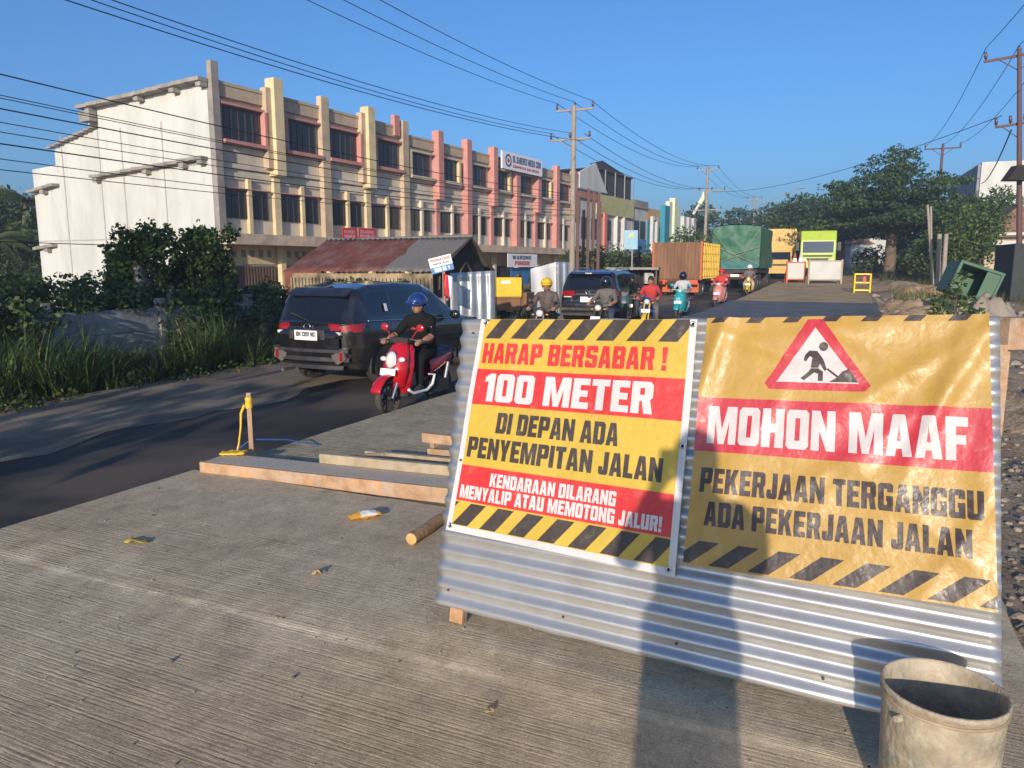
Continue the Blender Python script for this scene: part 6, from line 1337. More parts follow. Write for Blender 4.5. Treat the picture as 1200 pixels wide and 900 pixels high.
b = at(712, 315, 44); b.z = -.3
tree('hedge_tree', 'wide dark green shrub tree under the row of rusty poles', b, .8, .2, [((rnd.uniform(-3.6, 3.8), rnd.uniform(-1, 1), .6 + rnd.random() * 2.0), (1.2, .9, .75)) for k in range(26)], 90, .12, [L1_, L2_, L5_], [.5, .4, .1])
b = at(828, 315, 62); b.z = .2
tree('hedge_tree', 'green palm-like shrub behind the dump truck box', b, .8, .2, [((rnd.uniform(-2.2, 2.2), rnd.uniform(-1, 1), 1.5 + rnd.random() * 2.6), (1.1, .9, .8)) for k in range(14)], 70, .15, [L1_, L2_, L3_], [.4, .4, .2])
# coconut palms at the left edge
def palm(label, base, h, frond, n=15, lean=.6):
    t = thing('coconut_palm', label, 'palm', base)
    mb = MB(); pts = [(lean * (k / 8) ** 2, 0, h * k / 8 - (.5 if k == 0 else 0)) for k in range(9)]; mb.tube(pts, [.2 - .08 * k / 8 for k in range(9)], 9); mb.build('trunk', [M_bark], t)
    mb = MB(); c = V(pts[-1])
    for k in range(n):
        a = 2.4 * k; el = rnd.uniform(-.1, 1.1); L_ = frond * rnd.uniform(.8, 1.1); d = V((math.cos(a), math.sin(a), 0)); pr_ = []
        for i in range(13):
            u = i / 12; pr_.append(c + d * (L_ * u * math.cos(el * (1 - u))) + V((0, 0, L_ * (math.sin(el) * u - .75 * u * u))))
        mb.tube(pr_, [.035 * (1 - .8 * i / 12) for i in range(13)], 4, 1)
        sd = d.cross(V((0, 0, 1)))
        for i in range(1, 48):
            u = i / 48; q = pr_[int(u * 12)].lerp(pr_[min(12, int(u * 12) + 1)], u * 12 - int(u * 12)); ll = frond * .24 * math.sin(math.pi * (.12 + .86 * u)) * rnd.uniform(.8, 1.1)
            for s in (1, -1):
                e = q + sd * s * ll * .8 + d * ll * .35 + V((0, 0, -ll * .55)); w_ = d * .035
                mb.add([q - w_, q + w_, e], [(0, 1, 2)], 0)
    mb.build('crown', [L2_, L5_], t); return t
b = at(26, 300, 50); b.z = -.4; palm('tall coconut palm behind the back corner of the white side wall', b, 6.2, 3.2)
b = at(2, 300, 46); b.z = -.4; palm('shorter yellowish coconut palm at the left edge of the photo', b, 3.4, 3.0, 14, -.4)
b = at(14, 315, 46); b.z = -.4
tree('bush', 'dark bush below the palms at the left edge', b, .8, .15, [((rnd.uniform(-3.5, 2.2), rnd.uniform(-1, 1), .5 + rnd.random() * 3.0), (1.3, 1, .9)) for k in range(18)], 80, .12, [L1_, L2_], [.5, .5])
for i, (x, y, z1) in enumerate(((-38, 62, 5.5), (-47, 50, 6.0), (-33, 50, 4.2))):
    tree('background_tree', ['dark tree far behind the back of the white side wall at the left edge', 'larger dark tree furthest left beyond the empty lot', 'low tree below the palms beyond the empty lot'][i], (x, y, .2), 1.5, .25, [((rnd.uniform(-5, 5), rnd.uniform(-2, 2), 1 + rnd.random() * z1), (2.2, 2, 1.6)) for k in range(16)], 28, .26, [L1_, L4_, L2_])
# ---- precast wall with creepers on the left
WL = 12.1
M_precast = mat('stained_precast', (.34, .34, .33), .9, var=.25, vs=2, dirt=((.07, .07, .06), .55, 2.2), bump=.3, bs=15)
wl = thing('precast_wall', 'low stained precast panel wall overgrown with creepers and grass on the left', 'wall')
for k in range(7):
    s0 = 3.5 + 2.3 * k
    for z0 in (-.45, -.02, .41):
        mb = MB(); n = 1
        p0, p1 = rd(s0 + .06, WL, z0, False), rd(s0 + 2.24, WL, z0, False); c = (p0 + p1) / 2
        mb.box((c.x, c.y, z0 + .205), (2.18, .06, .42), 0, rz=math.pi / 2 - AZR); mb.build('panel', [M_precast], wl, bev=.008)
    p0 = rd(s0, WL, 0, False); mb = MB(); mb.box((p0.x, p0.y, .25), (.16, .16, 1.5), 0, rz=math.pi / 2 - AZR); mb.build('post', [M_precast], wl, bev=.01)
def vine(name, label, ls, dens, size, mats, weights, cat='creeper'):
    t = thing(name, label, cat, rd(8, WL, 0, False)); o = np.array(t.location)
    pts = lobes(ls, dens) - o
    leaf_mesh('foliage', pts, size, mats, t, up=.25, weights=weights, aspect=.7)
    mb = MB()
    for c, rr in ls[::2]:
        a = V(c) - t.location; mb.tube([(a.x, a.y, -.5), (a.x + .1, a.y, a.z * .5), tuple(a)], [.03, .02, .008], 5)
    mb.build('stem', [M_bark], t); return t
def wv(s, l, z): p = rd(s, l, z, False); return tuple(p)
g = random.Random(4)
# the two tall creeper heads
ls = []
for px, py, rr in ((168, 292, .42), (150, 305, .36), (190, 300, .38), (165, 320, .45), (180, 335, .3), (145, 335, .36), (160, 350, .3), (172, 278, .30), (140, 318, .30)):
    q = at(px, py, 15.6); ls.append(((q.x, q.y, q.z), (rr * 1.12, rr * 1.2, rr * 1.1)))
for k in range(22): q = at(g.uniform(128, 205), g.uniform(266, 362), 15.5 + g.uniform(-.3, .5)); r_ = g.uniform(.10, .22); ls.append(((q.x, q.y, q.z), (r_, r_, r_)))
vine('creeper_bush', 'taller leafy creeper head growing over a grey stump before the white wall', ls, 1050, .05, [L1_, L2_, L3_], [.4, .4, .2])
ls = []
for px, py, rr in ((238, 292, .40), (222, 302, .34), (252, 305, .36), (240, 322, .42), (225, 335, .34), (258, 330, .34), (245, 348, .36), (236, 280, .28), (215, 318, .26), (205, 345, .3)):
    q = at(px, py, 16.2); ls.append(((q.x, q.y, q.z), (rr * 1.12, rr * 1.2, rr * 1.1)))
for k in range(22): q = at(g.uniform(203, 272), g.uniform(268, 366), 16.1 + g.uniform(-.3, .5)); r_ = g.uniform(.10, .22); ls.append(((q.x, q.y, q.z), (r_, r_, r_)))
vine('creeper_bush', 'second creeper head, rounder, nearer the car than the taller one', ls, 1050, .05, [L1_, L2_, L3_], [.45, .4, .15])
q = at(188, 395, 15.3); sp = thing('dead_stump', 'grey leaning dead trunk under the taller creeper head', 'stump', (q.x, q.y, -.4))
mb = MB(); mb.tube([(.05, 0, 0), (0, 0, .7), (-.12, .0, 1.15), (-.32, .05, 1.7), (-.42, .1, 2.0)], [.24, .2, .17, .15, .1], 9); mb.tube([(0, 0, .7), (.2, -.1, 1.1), (.35, -.1, 1.6)], [.12, .09, .05], 7); mb.build('trunk', [mat('dead_bark', (.27, .24, .22), .9, var=.35, vs=6, bump=.8, bs=12, stretch=(1, 1, .35))], sp)
ls = []
for k in range(52):                                                # creeper mat over the wall top, ragged
    s = g.uniform(4.5, 19.5); z = g.uniform(.75, 1.0)
    if 7.2 < s < 9.2 and g.random() < .5: continue
    ls.append((wv(s, WL + g.uniform(-.15, .5), z), (g.uniform(.3, .6), g.uniform(.3, .6), g.uniform(.16, .34))))
for k in range(60):
    s = g.choice((g.uniform(3.5, 7.4), g.uniform(10.2, 19), g.uniform(11.5, 19))); ls.append((wv(s, WL - .25, g.uniform(.0, .85)), (g.uniform(.25, .5), .25, g.uniform(.25, .45))))
for k in range(14): ls.append((wv(g.uniform(7, 12), WL + .8 + g.random(), g.uniform(.8, 1.2)), (.5, .5, .3)))
vine('wall_creeper', 'dark green creeper trailing along the top of the precast wall', ls, 620, .05, [L1_, L2_, L4_], [.45, .35, .2])
# grass: long blades on the verge
def blades(name, label, spots, mats):
    mb_v = []; mb_f = []; mi = []
    for (x, y, z, h, w_, a, bend) in spots:
        o = len(mb_v); dx, dy = math.cos(a), math.sin(a); n = 4
        for i in range(n + 1):
            u = i / n; r = bend * u * u * h; px, py, pz = x + dx * r, y + dy * r, z + h * (u - .28 * bend * u * u); ww = w_ * (1 - u) ** .7
            mb_v += [(px - dy * ww, py + dx * ww, pz), (px + dy * ww, py - dx * ww, pz)]
        for i in range(n): mb_f.append((o + 2 * i, o + 2 * i + 1, o + 2 * i + 3, o + 2 * i + 2)); 
        mi += [rnd.choices(range(len(mats)), [.45, .35, .15, .05][:len(mats)])[0]] * n
    me = bpy.data.meshes.new(name); me.from_pydata(mb_v, [], mb_f)
    for m in mats: me.materials.append(m)
    me.polygons.foreach_set('material_index', mi); me.update()
    o = bpy.data.objects.new(name, me); COL.objects.link(o); return tag(o, label, 'grass', kind='stuff')
sp_ = []
for k in range(420):                                               # arching tufts
    s = g.uniform(3.5, 21); l = min(WL + .4, 10.45 + abs(g.gauss(.3, .75))); p = rd(s, l, -.34, False); big = g.uniform(.55, 1.25) * (.45 + .6 * min(1, (l - 10.3) / .9)) * (1 + .35 * math.sin(s * 1.9))
    for j in range(g.randrange(16, 34)):
        a = g.uniform(0, 6.28); q = g.uniform(0, .16); sp_.append((p.x + q * math.cos(a), p.y + q * math.sin(a), p.z, max(.14, big * g.uniform(.6, 1.1)), g.uniform(.007, .021), a + g.uniform(-.5, .5), g.uniform(.2, 1.25)))
blades('verge_grass', 'tall dark grass growing on the verge before the precast wall', sp_, [L1_, L2_, L3_, L5_])
ls = []
for k in range(60): s = g.uniform(4, 20); l = 10.15 + .1 * math.sin(s * 1.7) + abs(g.gauss(0, .3)); ls.append((wv(s, l, -.30 + g.uniform(0, .12)), (g.uniform(.15, .4), g.uniform(.15, .35), g.uniform(.06, .16))))
o = leaf_mesh('ground_weeds', lobes(ls, 480), .035, [L1_, L2_, L5_], None, up=.6, weights=[.45, .4, .15], aspect=.6); tag(o, 'low weeds creeping onto the roadside gravel on the left', 'weeds', kind='stuff')
sp_ = []
for k in range(2600):
    s = g.uniform(17, 30); l = g.uniform(9.3, 14) ; p = rd(s, l, -.36, False); sp_.append((p.x, p.y, p.z, g.uniform(.15, .6), .012, g.uniform(0, 6.28), g.uniform(.2, .8)))
for k in range(2500):
    s = g.uniform(34, 60); l = g.uniform(-7, -1.6); p = rd(s, l, -.1); sp_.append((p.x, p.y, p.z, g.uniform(.2, .7), .02, g.uniform(0, 6.28), g.uniform(.2, .8)))
blades('dry_grass', 'yellowish dry grass on the far verges', sp_, [L5_, L3_, L2_, L5_])
# back lot weeds behind the wall
ls = []
for k in range(60): ls.append((wv(g.uniform(6, 30), g.uniform(13.5, 24), -.2 + g.uniform(0, .7)), (g.uniform(.6, 1.3), g.uniform(.6, 1.2), g.uniform(.3, .6))))
o = leaf_mesh('lot_scrub', lobes(ls, 55), .13, [L1_, L2_, L3_, L5_], None, up=.4, weights=[.3, .4, .2, .1]); tag(o, 'scrub covering the empty lot behind the precast wall', 'scrub', kind='stuff')
# leafy sapling right, before the bin
b = at(1118, 365, 16.5); b.z = -.1
t = thing('papaya_sapling', 'leafy green sapling growing from the rubble in front of the green container', 'sapling', b)
ls = []
for px, py, rr in ((1102, 352, .24), (1118, 345, .22), (1134, 352, .22), (1110, 362, .26), (1128, 364, .26), (1145, 366, .2), (1095, 366, .2), (1120, 335, .18), (1128, 322, .16)):
    q = at(px, py, 16.5) - b; ls.append(((q.x, q.y, q.z), (rr, rr, rr * .7)))
leaf_mesh('foliage', lobes(ls, 330), .075, [L2_, L3_, L1_], t, up=.4, weights=[.5, .2, .3], aspect=.45); mb = MB(); branchy(mb, (0, 0, -.1), [((c[0], c[1], c[2]), .02) for c, r in ls], .02); mb.build('stem', [M_bark], t)
# ---- trees behind the camera on the left: their shadow covers the hedge and part of the lane
def rain_tree(label, x, y, z0, z1, rad, n, seed, dens=24):
    g = random.Random(seed); ls = []
    for k in range(n): a = g.uniform(0, 6.28); q = rad * g.random() ** .6; ls.append(((q * math.cos(a), q * math.sin(a), g.uniform(z0 + .5, z1)), (rad * .36, rad * .36, .5)))
    tree('street_tree', label, (x, y, -.4), z0 + .3, .16, ls, dens, .2, [L1_, L2_], group='street trees behind the camera')
for i, (x, y, z0, z1, rad, n) in enumerate(((-8.9, -.9, 4.0, 6.8, 1.9, 16), (-12.2, -1.8, 3.2, 7.2, 2.4, 22), (-15.8, .5, 2.2, 6.9, 2.8, 24), (-7.4, -1.1, .7, 3.3, 1.35, 18), (-19.5, 4, 1.6, 6.4, 3.0, 22))):
    rain_tree(['slender street tree nearest the lane, just behind the camera', 'larger street tree further from the lane behind the camera', 'broad street tree in line with the precast wall', 'low bushy street tree between two taller ones', 'street tree at the far left beside the wall'][i], x, y, z0, z1, rad, n, i + 20)
# ================================================================ POLES, WIRES AND THE REST OF THE ROADSIDE
M_pole = mat('concrete_pole', (.30, .26, .21), .85, var=.12, dirt=((.16, .13, .10), .3, 2)); M_rpole = mat('rusty_pole', (.115, .055, .045), .75, var=.2, dirt=((.05, .03, .03), .4, 3)); M_ins = mat('insulator_brown', (.07, .028, .024), .3); M_wire = mat('wire_black', (.012, .012, .013), .6)
def upole(label, base, top, m, arms, r=.13, group=None):
    t = thing('utility_pole', label, 'utility pole', base, math.pi / 2 - AZR, group)
    H_ = top - base[2]; mb = MB(); mb.cyl((0, 0, -.5), (0, 0, H_), r, r * .62, 14); mb.build('post', [m], t)
    for z, wd, off in arms:
        z -= base[2]
        mb = MB(); mb.box((.12, off, z), (.09, wd, .10)); mb.cyl((.1, off + wd * .3, z), (.1, 0, z - .6), .02, seg=6); mb.cyl((.1, off - wd * .3, z), (.1, 0, z - .6), .02, seg=6); a = mb.build('crossarm', [m], t)
        for y in (off - wd * .47, off, off + wd * .47):
            mb = MB(); mb.lathe([(.0004, .34), (.05, .33), (.06, .26), (.045, .22), (.08, .17), (.045, .13), (.075, .07), (.03, .05), (.03, 0)], 10, 0, Mx.Translation((.12, y, z + .05))); mb.build('insulator', [M_ins], a)
    return t
p1 = rd(40.6, 14.6, -.4, False); p2 = rd(84, 15.0, .9, False); p3 = rd(122, 14.6, 1.8, False); p4 = rd(165, 14, 2.8, False)
upole('tall concrete utility pole with two crossarms before the shop terrace', p1, 10.3, M_pole, ((10.1, 2.2, 0), (8.55, 2.4, .25)), .19)
upole('second concrete utility pole, between the teal shophouse and the tarpaulin truck', p2, 12.2, M_pole, ((11.8, 2.4, 0), (9.6, 2.8, -.5), (7.6, 3.2, 0)), .2)
upole('third utility pole, thin and far off behind the tarpaulin truck', p3, 12.0, M_pole, ((11.7, 2.2, 0), (10, 2.2, 0)), .2)
upole('tiny farthest utility pole above the ochre truck', p4, 13, M_pole, ((12.6, 2.2, 0), (11, 2.2, 0)), .2)
r1b = at(1193, 375, 33); r1b.z = -.2; r1 = at(1193, 72, 33); r1.z = 0; r2 = at(1094, 300, 62); r2.z = .5
t = upole('rusty steel utility pole at the right edge of the photo', r1b, 10.6, M_rpole, ((10.35, 2.5, 0), (7.6, 1.1, .3)), .13)
t.rotation_euler = (Mx.Rotation(math.atan2(r1.x - r1b.x, 10.8), 4, 'Y') @ Mx.Rotation(math.pi / 2 - AZR, 4, 'Z')).to_euler()
upole('rusty utility pole rising out of the trees on the right', r2, 11.2, M_rpole, ((10.9, 2.6, 0), (8.4, 1.8, -.3)), .15)
for i, (px, ty, Y) in enumerate(((676, 224, 41), (688, 221, 42.5), (683, 246, 43.5), (694, 224, 43), (700, 226, 41), (701.5, 236, 45))):
    b = at(px, 335, Y); tp = at(px, ty, Y); t = thing('rusty_post', ['leftmost rusty steel post beside the concrete utility pole', 'tallest rusty post of the row before the olive house', 'short rusty post in the row of posts', 'slim rusty post, fourth of the row', 'thick rusty post second from the right of the row', 'rightmost rusty post of the row'][i], 'post', (b.x, b.y, -.4), group='rusty steel posts in a row')
    mb = MB(); mb.box((0, 0, (tp.z + .4) / 2), (.16, .16, tp.z + .4)); mb.box((.0, -.1, tp.z * .8), (.1, .06, .5)); mb.build('shaft', [M_rpole], t)
def wire(name, label, a, b, sag, r=.016, group='overhead wires'):
    a, b = V(a), V(b); n = 28
    mb = MB(); mb.tube([a.lerp(b, k / n) - V((0, 0, 4 * sag * (k / n) * (1 - k / n))) for k in range(n + 1)], r, 5, 0, False); o = mb.build(name, [M_wire]); tag(o, label, 'wire', group)
p0 = rd(-5.5, 14.6, 0, False)
def arm(p, z, y): return (p.x + RL.x * y, p.y + RL.y * y, z)
ordn = ['left', 'middle', 'right']
for i, y in enumerate((1.0, 0, -1.0)):
    wire('power_line', 'upper %s line from the concrete pole out over the top of the photo' % ordn[i], arm(p1, 10.5, y), arm(p0, 10.6, y), 1.0, .013)
    wire('power_line', 'upper %s line between the concrete pole and the second pole' % ordn[i], arm(p1, 10.5, y), arm(p2, 12.2, y), 1.0, .016)
    wire('power_line', 'upper %s line from the second pole to the third' % ordn[i], arm(p2, 12.2, y), arm(p3, 12.0, y), 1.0, .016)
    wire('power_line', 'lower %s line from the concrete pole out of the top left of the photo' % ordn[i], arm(p1, 8.9 - (.5 if i == 2 else 0), 1.2 - .9 * i), arm(p0, (7.9, 7.6, 6.9)[i], 1.2 - .9 * i), .9, .013)
    wire('power_line', 'lower %s line between the concrete pole and the second pole' % ordn[i], arm(p1, 8.8, 1.2 - .9 * i), arm(p2, 9.9, .8 - .9 * i), 1.0, .016)
zs = [(5.6, 5.3), (5.45, 4.85), (5.3, 4.72), (5.2, 4.5), (5.0, 4.3), (4.85, 4.0), (4.7, 3.75), (4.45, 3.55), (4.4, 3.2)]
names_ = ['topmost', 'second', 'third', 'fourth', 'fifth', 'sixth', 'seventh', 'eighth', 'lowest']
for i, (a, b) in enumerate(zs):
    wire('telephone_cable', '%s of the cables crossing the white side wall' % names_[i], arm(p1, a, .2 - .04 * i), arm(p0, b + .35, .2 - .05 * i), .55 + .05 * math.sin(i * 2), .009 if i % 3 else .014, 'cables across the white wall')
wire('telephone_cable', 'loose cable dipping to the creepers at the left', arm(p0, 2.4, -.3), at(160, 288, 17), .1, .009, 'cables across the white wall')
r0 = rd(4, -6.75, 0, False)
for i, y in enumerate((1.2, 0, -1.2)):
    wire('power_line', '%s line between the two rusty poles on the right' % ordn[i], arm(r1, 10.7, y), arm(r2, 11.2, y), .7, .016)
    wire('power_line', '%s line leaving the rusty pole over the right edge' % ordn[i], arm(r1, 10.7, y), arm(r0, 10.6, y), .5, .014)
wire('service_line', 'long thin wire crossing the sky from the second pole to the right-hand rusty pole', arm(p2, 9.5, -.5), arm(r1, 7.9, .4), .9, .016)
wire('service_line', 'thick cable from the right-hand rusty pole down towards the white building', arm(r1, 7.3, 0), at(1150, 215, 60), .5, .03)
wire('service_line', 'black cable drooping from the right-hand rusty pole into the young trees', arm(r1, 4.4, 0), at(1128, 268, 42), .5, .03)
# lamp awning on the right pole
b = at(1190, 212, 32.6); mb = MB(); mb.prism([(-.5, 0), (.5, 0), (.22, .62), (-.1, .62)], -.25, .25, 0, Mx.Translation(b) @ Mx.Rotation(math.pi / 2, 4, 'X')); tag(mb.build('pole_box', [M_dark], bev=.02), 'black box with sloping top fixed to the right-hand rusty pole', 'box')
# street lamp far left of the road
b = rd(104, 12.4, .9, False); t = thing('street_lamp', 'street lamp with a long slanting arm above the distant trees', 'street lamp', b, math.pi / 2 - AZR)
mb = MB(); mb.cyl((0, 0, -.5), (0, 0, 8.2), .1, .07, 10); mb.build('post', [M_grey], t); mb = MB(); mb.tube([(0, 0, 8.2), (0, -1.5, 9.0), (0, -5.2, 10.4)], [.07, .06, .05], 8); mb.build('arm', [M_grey], t); mb = MB(); mb.ball((0, -5.6, 10.5), (.18, .5, .1)); mb.build('lamp_head', [M_grey], t)
# ---- shed with rusty roof
M_rust = mat('rusty_roof_sheet', (.145, .045, .03), .75, .15, var=.3, vs=2, dirt=((.30, .25, .22), .22, 1.3), bump=.2, bs=8); M_gsheet = mat('grey_roof_sheet', (.20, .19, .17), .7, .2, var=.25, vs=2, dirt=((.09, .07, .05), .4, 2)); M_shack = mat('shed_boards', (.34, .26, .16), .85, var=.3, vs=3, dirt=((.14, .11, .08), .4, 2))
sh = thing('roadside_shed', 'low roadside shed with rust-red and grey corrugated gable roof', 'shed')
E0 = at(507, 318.5, 22.5)                                           # front eave corner at the gable end
A = V((-math.cos(R(-20)), math.sin(R(24)), 0)).normalized(); A = V((-.925, .38, 0)); Bk = V((.38, .925, 0))
def sp(a, b, z): q = E0 + A * a + Bk * b; return V((q.x, q.y, z))
EZ, RZ, BZ = E0.z, 2.55, 1.45
def roofgrid(a0, a1, m, name, nz=.02):
    mb = MB(); n = int((a1 - a0) * 16)
    mb.grid(lambda u, v: sp(a0 + (a1 - a0) * u, -.1 + 2.5 * v, EZ + (RZ - .12 * (1 if a0 > 1.6 else 0) - EZ) * v + .018 * math.sin((a0 + (a1 - a0) * u) * 2 * math.pi / .2) + .02 * noise.noise(V((u * 5, v * 3, a0)))), n * 2, 8, 0, True, True); return mb.build(name, [m], sh, solid=.004)
roofgrid(-.15, 1.75, M_gsheet, 'grey_roof'); roofgrid(1.6, 5.4, M_rust, 'rusty_roof')
mb = MB(); mb.grid(lambda u, v: sp(-.15 + 5.6 * u, 2.4 + 1.9 * v, RZ - (RZ - BZ) * v), 50, 6, 0); mb.build('back_roof', [M_gsheet], sh, solid=.004)
mb = MB(); mb.tube([sp(-.2, 2.4, RZ + .02), sp(5.5, 2.4, RZ - .06)], .06, 6); mb.build('ridge_cap', [M_gsheet], sh)
mb = MB()
for a, b, z in ((0, .05, EZ), (0, 4.2, BZ)): mb.tube([sp(-.12, b, z - .03), sp(-.12, 2.4, RZ - .03)], .045, 5)
mb.build('barge_board', [M_iron], sh)
mb = MB(); mb.add([sp(0.05, .1, -.4), sp(5.2, .1, -.4), sp(5.2, .1, EZ - .05), sp(.05, .1, EZ - .05)], [(0, 1, 2, 3)]); 
for i in range(40): q = sp(.1 + 5.1 * i / 39, .06, 0); mb.box((q.x, q.y, .4), (.06, .03, 1.7), 0, rz=math.atan2(A.y, A.x))
mb.build('front_wall', [M_shack], sh)
mb = MB(); mb.add([sp(.1, .1, -.4), sp(.1, 4.1, -.4), sp(.1, 4.1, BZ - .05), sp(.1, 2.4, RZ - .1), sp(.1, .1, EZ - .05)], [(0, 1, 2, 3, 4)]); mb.build('gable_wall', [M_dark], sh)
mb = MB()
for b_ in (.9, 2.3): mb.tube([sp(.02, b_ - .45, .9), sp(.02, b_ - .4, 1.45), sp(.02, b_, 1.75), sp(.02, b_ + .4, 1.45), sp(.02, b_ + .45, .9)], .035, 5)
mb.build('arched_frame', [M_iron], sh)
# poster, boards along the shed front
q = sp(1.6, -.05, .9); mb = MB(); mb.box((q.x, q.y, .95), (.5, .03, .35), 0, rz=math.atan2(A.y, A.x)); tag(mb.build('blue_poster', [M_blue]), 'small blue poster on the front of the shed', 'poster')
b = at(357, 330, 27); mb = MB(); mb.box((b.x, b.y, .5), (1.3, .4, 1.9), 0); tag(mb.build('red_cabinet', [mat('red_brown_board', (.20, .06, .035), .8, var=.2)], bev=.02), 'red-brown wooden cabinet at the left end of the shed', 'cabinet')
b = at(503, 362, 20.6); t = thing('pale_kiosk_box', 'pale green low box standing left of the tin fence', 'box', (b.x, b.y, -.4)); mb = MB(); mb.box((0, 0, .55), (1.0, .6, 1.1)); mb.build('body', [mat('pale_green_board', (.38, .42, .36), .8, var=.15)], t, bev=.02); mb = MB(); mb.box((0, 0, 1.12), (1.1, .7, .05)); mb.build('lid', [M_grey], t)
# tin fence and plastic sheet screens
M_tin = mat('crumpled_tin', (.40, .43, .46), .42, .5, var=.15, vs=2, bump=.3, bs=4)
def screen(name, label, q, Y, m, cat, folds, n=46):
    (ax, ay), (bx, by), (cx, cy), (dx, dy) = q; P_ = [at(ax, ay, Y[0]), at(bx, by, Y[1]), at(cx, cy, Y[1]), at(dx, dy, Y[0])]; P_[0].z = -.42; P_[1].z = -.42
    mb = MB(); mb.grid(lambda u, v: P_[0] * (1 - u) * (1 - v) + P_[1] * u * (1 - v) + P_[2] * u * v + P_[3] * (1 - u) * v + V((.1, -1, 0)) * folds(u, v), n, 14, 0)
    o = mb.build(name, [m], None, solid=.006); tag(o, label, cat); return o
screen('tin_fence', 'crumpled grey tin fence sheet standing right of the shed gable', [(528, 380), (581, 380), (580, 317), (527, 320)], (19.6, 20.2), M_tin, 'fence', lambda u, v: .05 * math.sin(u * 30) * .6 + .05 * abs((u * 5 + v * .6) % 1 - .5) + .03 * noise.noise(V((u * 4, v * 3, 1))))
M_plast = mat('white_plastic_sheet', (.62, .62, .62), .4, var=.08, bump=.4, bs=3)
screen('plastic_screen', 'white plastic sheet screen with a sloping top between the cart and the second car', [(624, 372), (653, 372), (652, 307), (622, 315)], (26, 26.5), M_plast, 'screen', lambda u, v: .06 * noise.noise(V((u * 3, v * 3, 4))) + .04 * math.sin(u * 9 + v * 4))
screen('grey_screen', 'grey sheet screen next to the white plastic one', [(654, 372), (668, 372), (668, 307), (653, 307)], (26.6, 27), M_tin, 'screen', lambda u, v: .03 * math.sin(u * 12))
# works direction sign and flag
t = thing('direction_sign', 'tilted white and blue works sign reading 100 M on a thin post', 'sign', at(520, 310, 18.6)); t.location.z = -.4
zc = at(517, 309.5, 18.6).z + .4
mb = MB(); mb.cyl((.04, .02, 0), (.0, .02, zc + .2), .025, seg=8); mb.build('post', [M_orwood], t)
Ts = Mx.Translation((-.06, -.03, zc)) @ Mx.Rotation(R(-14), 4, 'Y') @ Mx.Rotation(R(90), 4, 'X')
mb = MB(); mb.box((0, 0, 0), (.56, .38, .015), 0, M=Ts); mb.build('board', [M_sheet], t)
mb = MB(); mb.box((0, -.115, .0095), (.56, .15, .003), 0, M=Ts); mb.build('blue_band', [M_blue], t)
mb = MB(); flat_text(mb, '100 M ^', -.2, .2, -.165, -.065, .0125, Ts, 0); mb.build('lettering', [M_sheet], t)
mb = MB(); flat_text(mb, 'PERHATIAN', -.24, .24, .09, .15, .0095, Ts, 0); mb.build('lettering', [M_red], t)
mb = MB(); flat_text(mb, 'PROYEK JALAN', -.20, .20, .0, .05, .0095, Ts, 0); mb.build('lettering', [M_ink], t)
t = thing('small_flag', 'small red and white flag hanging below the works sign', 'flag', at(524, 335, 18.4)); t.location.z = .0
zf = at(524, 320, 18.4).z
mb = MB(); mb.grid(lambda u, v: V(((u - .4) * .24 + .05 * v * math.sin(3 * u), .05 * math.sin(6 * u + 2 * v), zf - .55 * v - .1 * u)), 10, 10, 0); 
for i in range(len(mb.m)): mb.m[i] = 0 if (i % 10) < 5 else 1
mb.build('cloth', [M_red, M_sheet], t, solid=.004); mb = MB(); mb.cyl((-.1, .0, -.4), (-.1, 0, zf + .05), .012, seg=6); mb.build('pole', [M_wood], t)
# billboard
b = at(738, 330, 40); zb = at(738, 281, 40); t = thing('shop_billboard', 'small pale blue billboard with a yellow flash on a thin pole', 'billboard', (b.x, b.y, -.35))
mb = MB(); mb.cyl((.1, .05, 0), (.1, .05, zb.z + .3), .05, seg=8); mb.build('pole', [M_grey], t)
mb = MB(); mb.box((0, 0, zb.z + .35), (.72, .06, .98)); mb.build('panel', [mat('billboard_blue', (.25, .42, .52), .5)], t); mb = MB(); mb.prism([(-.15, 0), (.1, .05), (.15, .25), (-.02, .2)], 0, .02, 0, Mx.Translation((0, -.032, zb.z + .45)) @ Mx.Rotation(math.pi / 2, 4, 'X')); mb.build('flash', [mat('flash_yellow', (.6, .6, .12), .5)], t)
# low stall with clutter behind the second car
b = at(742, 330, 37); t = thing('market_stall', 'low open stall with pale lintel and dark clutter behind the riders', 'stall', (b.x, b.y, -.35), R(-15))
mb = MB(); mb.box((0, 0, 1.85), (2.5, 1.5, .10)); mb.build('roof', [M_grey], t); mb = MB(); [mb.box((x, -.6, 1.0), (.07, .07, 1.9)) for x in (-1.15, 1.15)]; mb.build('post', [M_iron], t); mb = MB(); mb.box((0, .7, .9), (2.4, .05, 1.75)); mb.build('back_wall', [M_dark], t)
mb = MB(); [mb.box((rnd.uniform(-1.0, 1.0), rnd.uniform(-.4, .4), .3 + rnd.random() * 1.2), (rnd.uniform(.2, .5), .3, rnd.uniform(.2, .5)), rnd.randrange(3), rz=rnd.random()) for k in range(26)]; mb.build('goods', [M_dark, M_iron, M_pgrey], t)
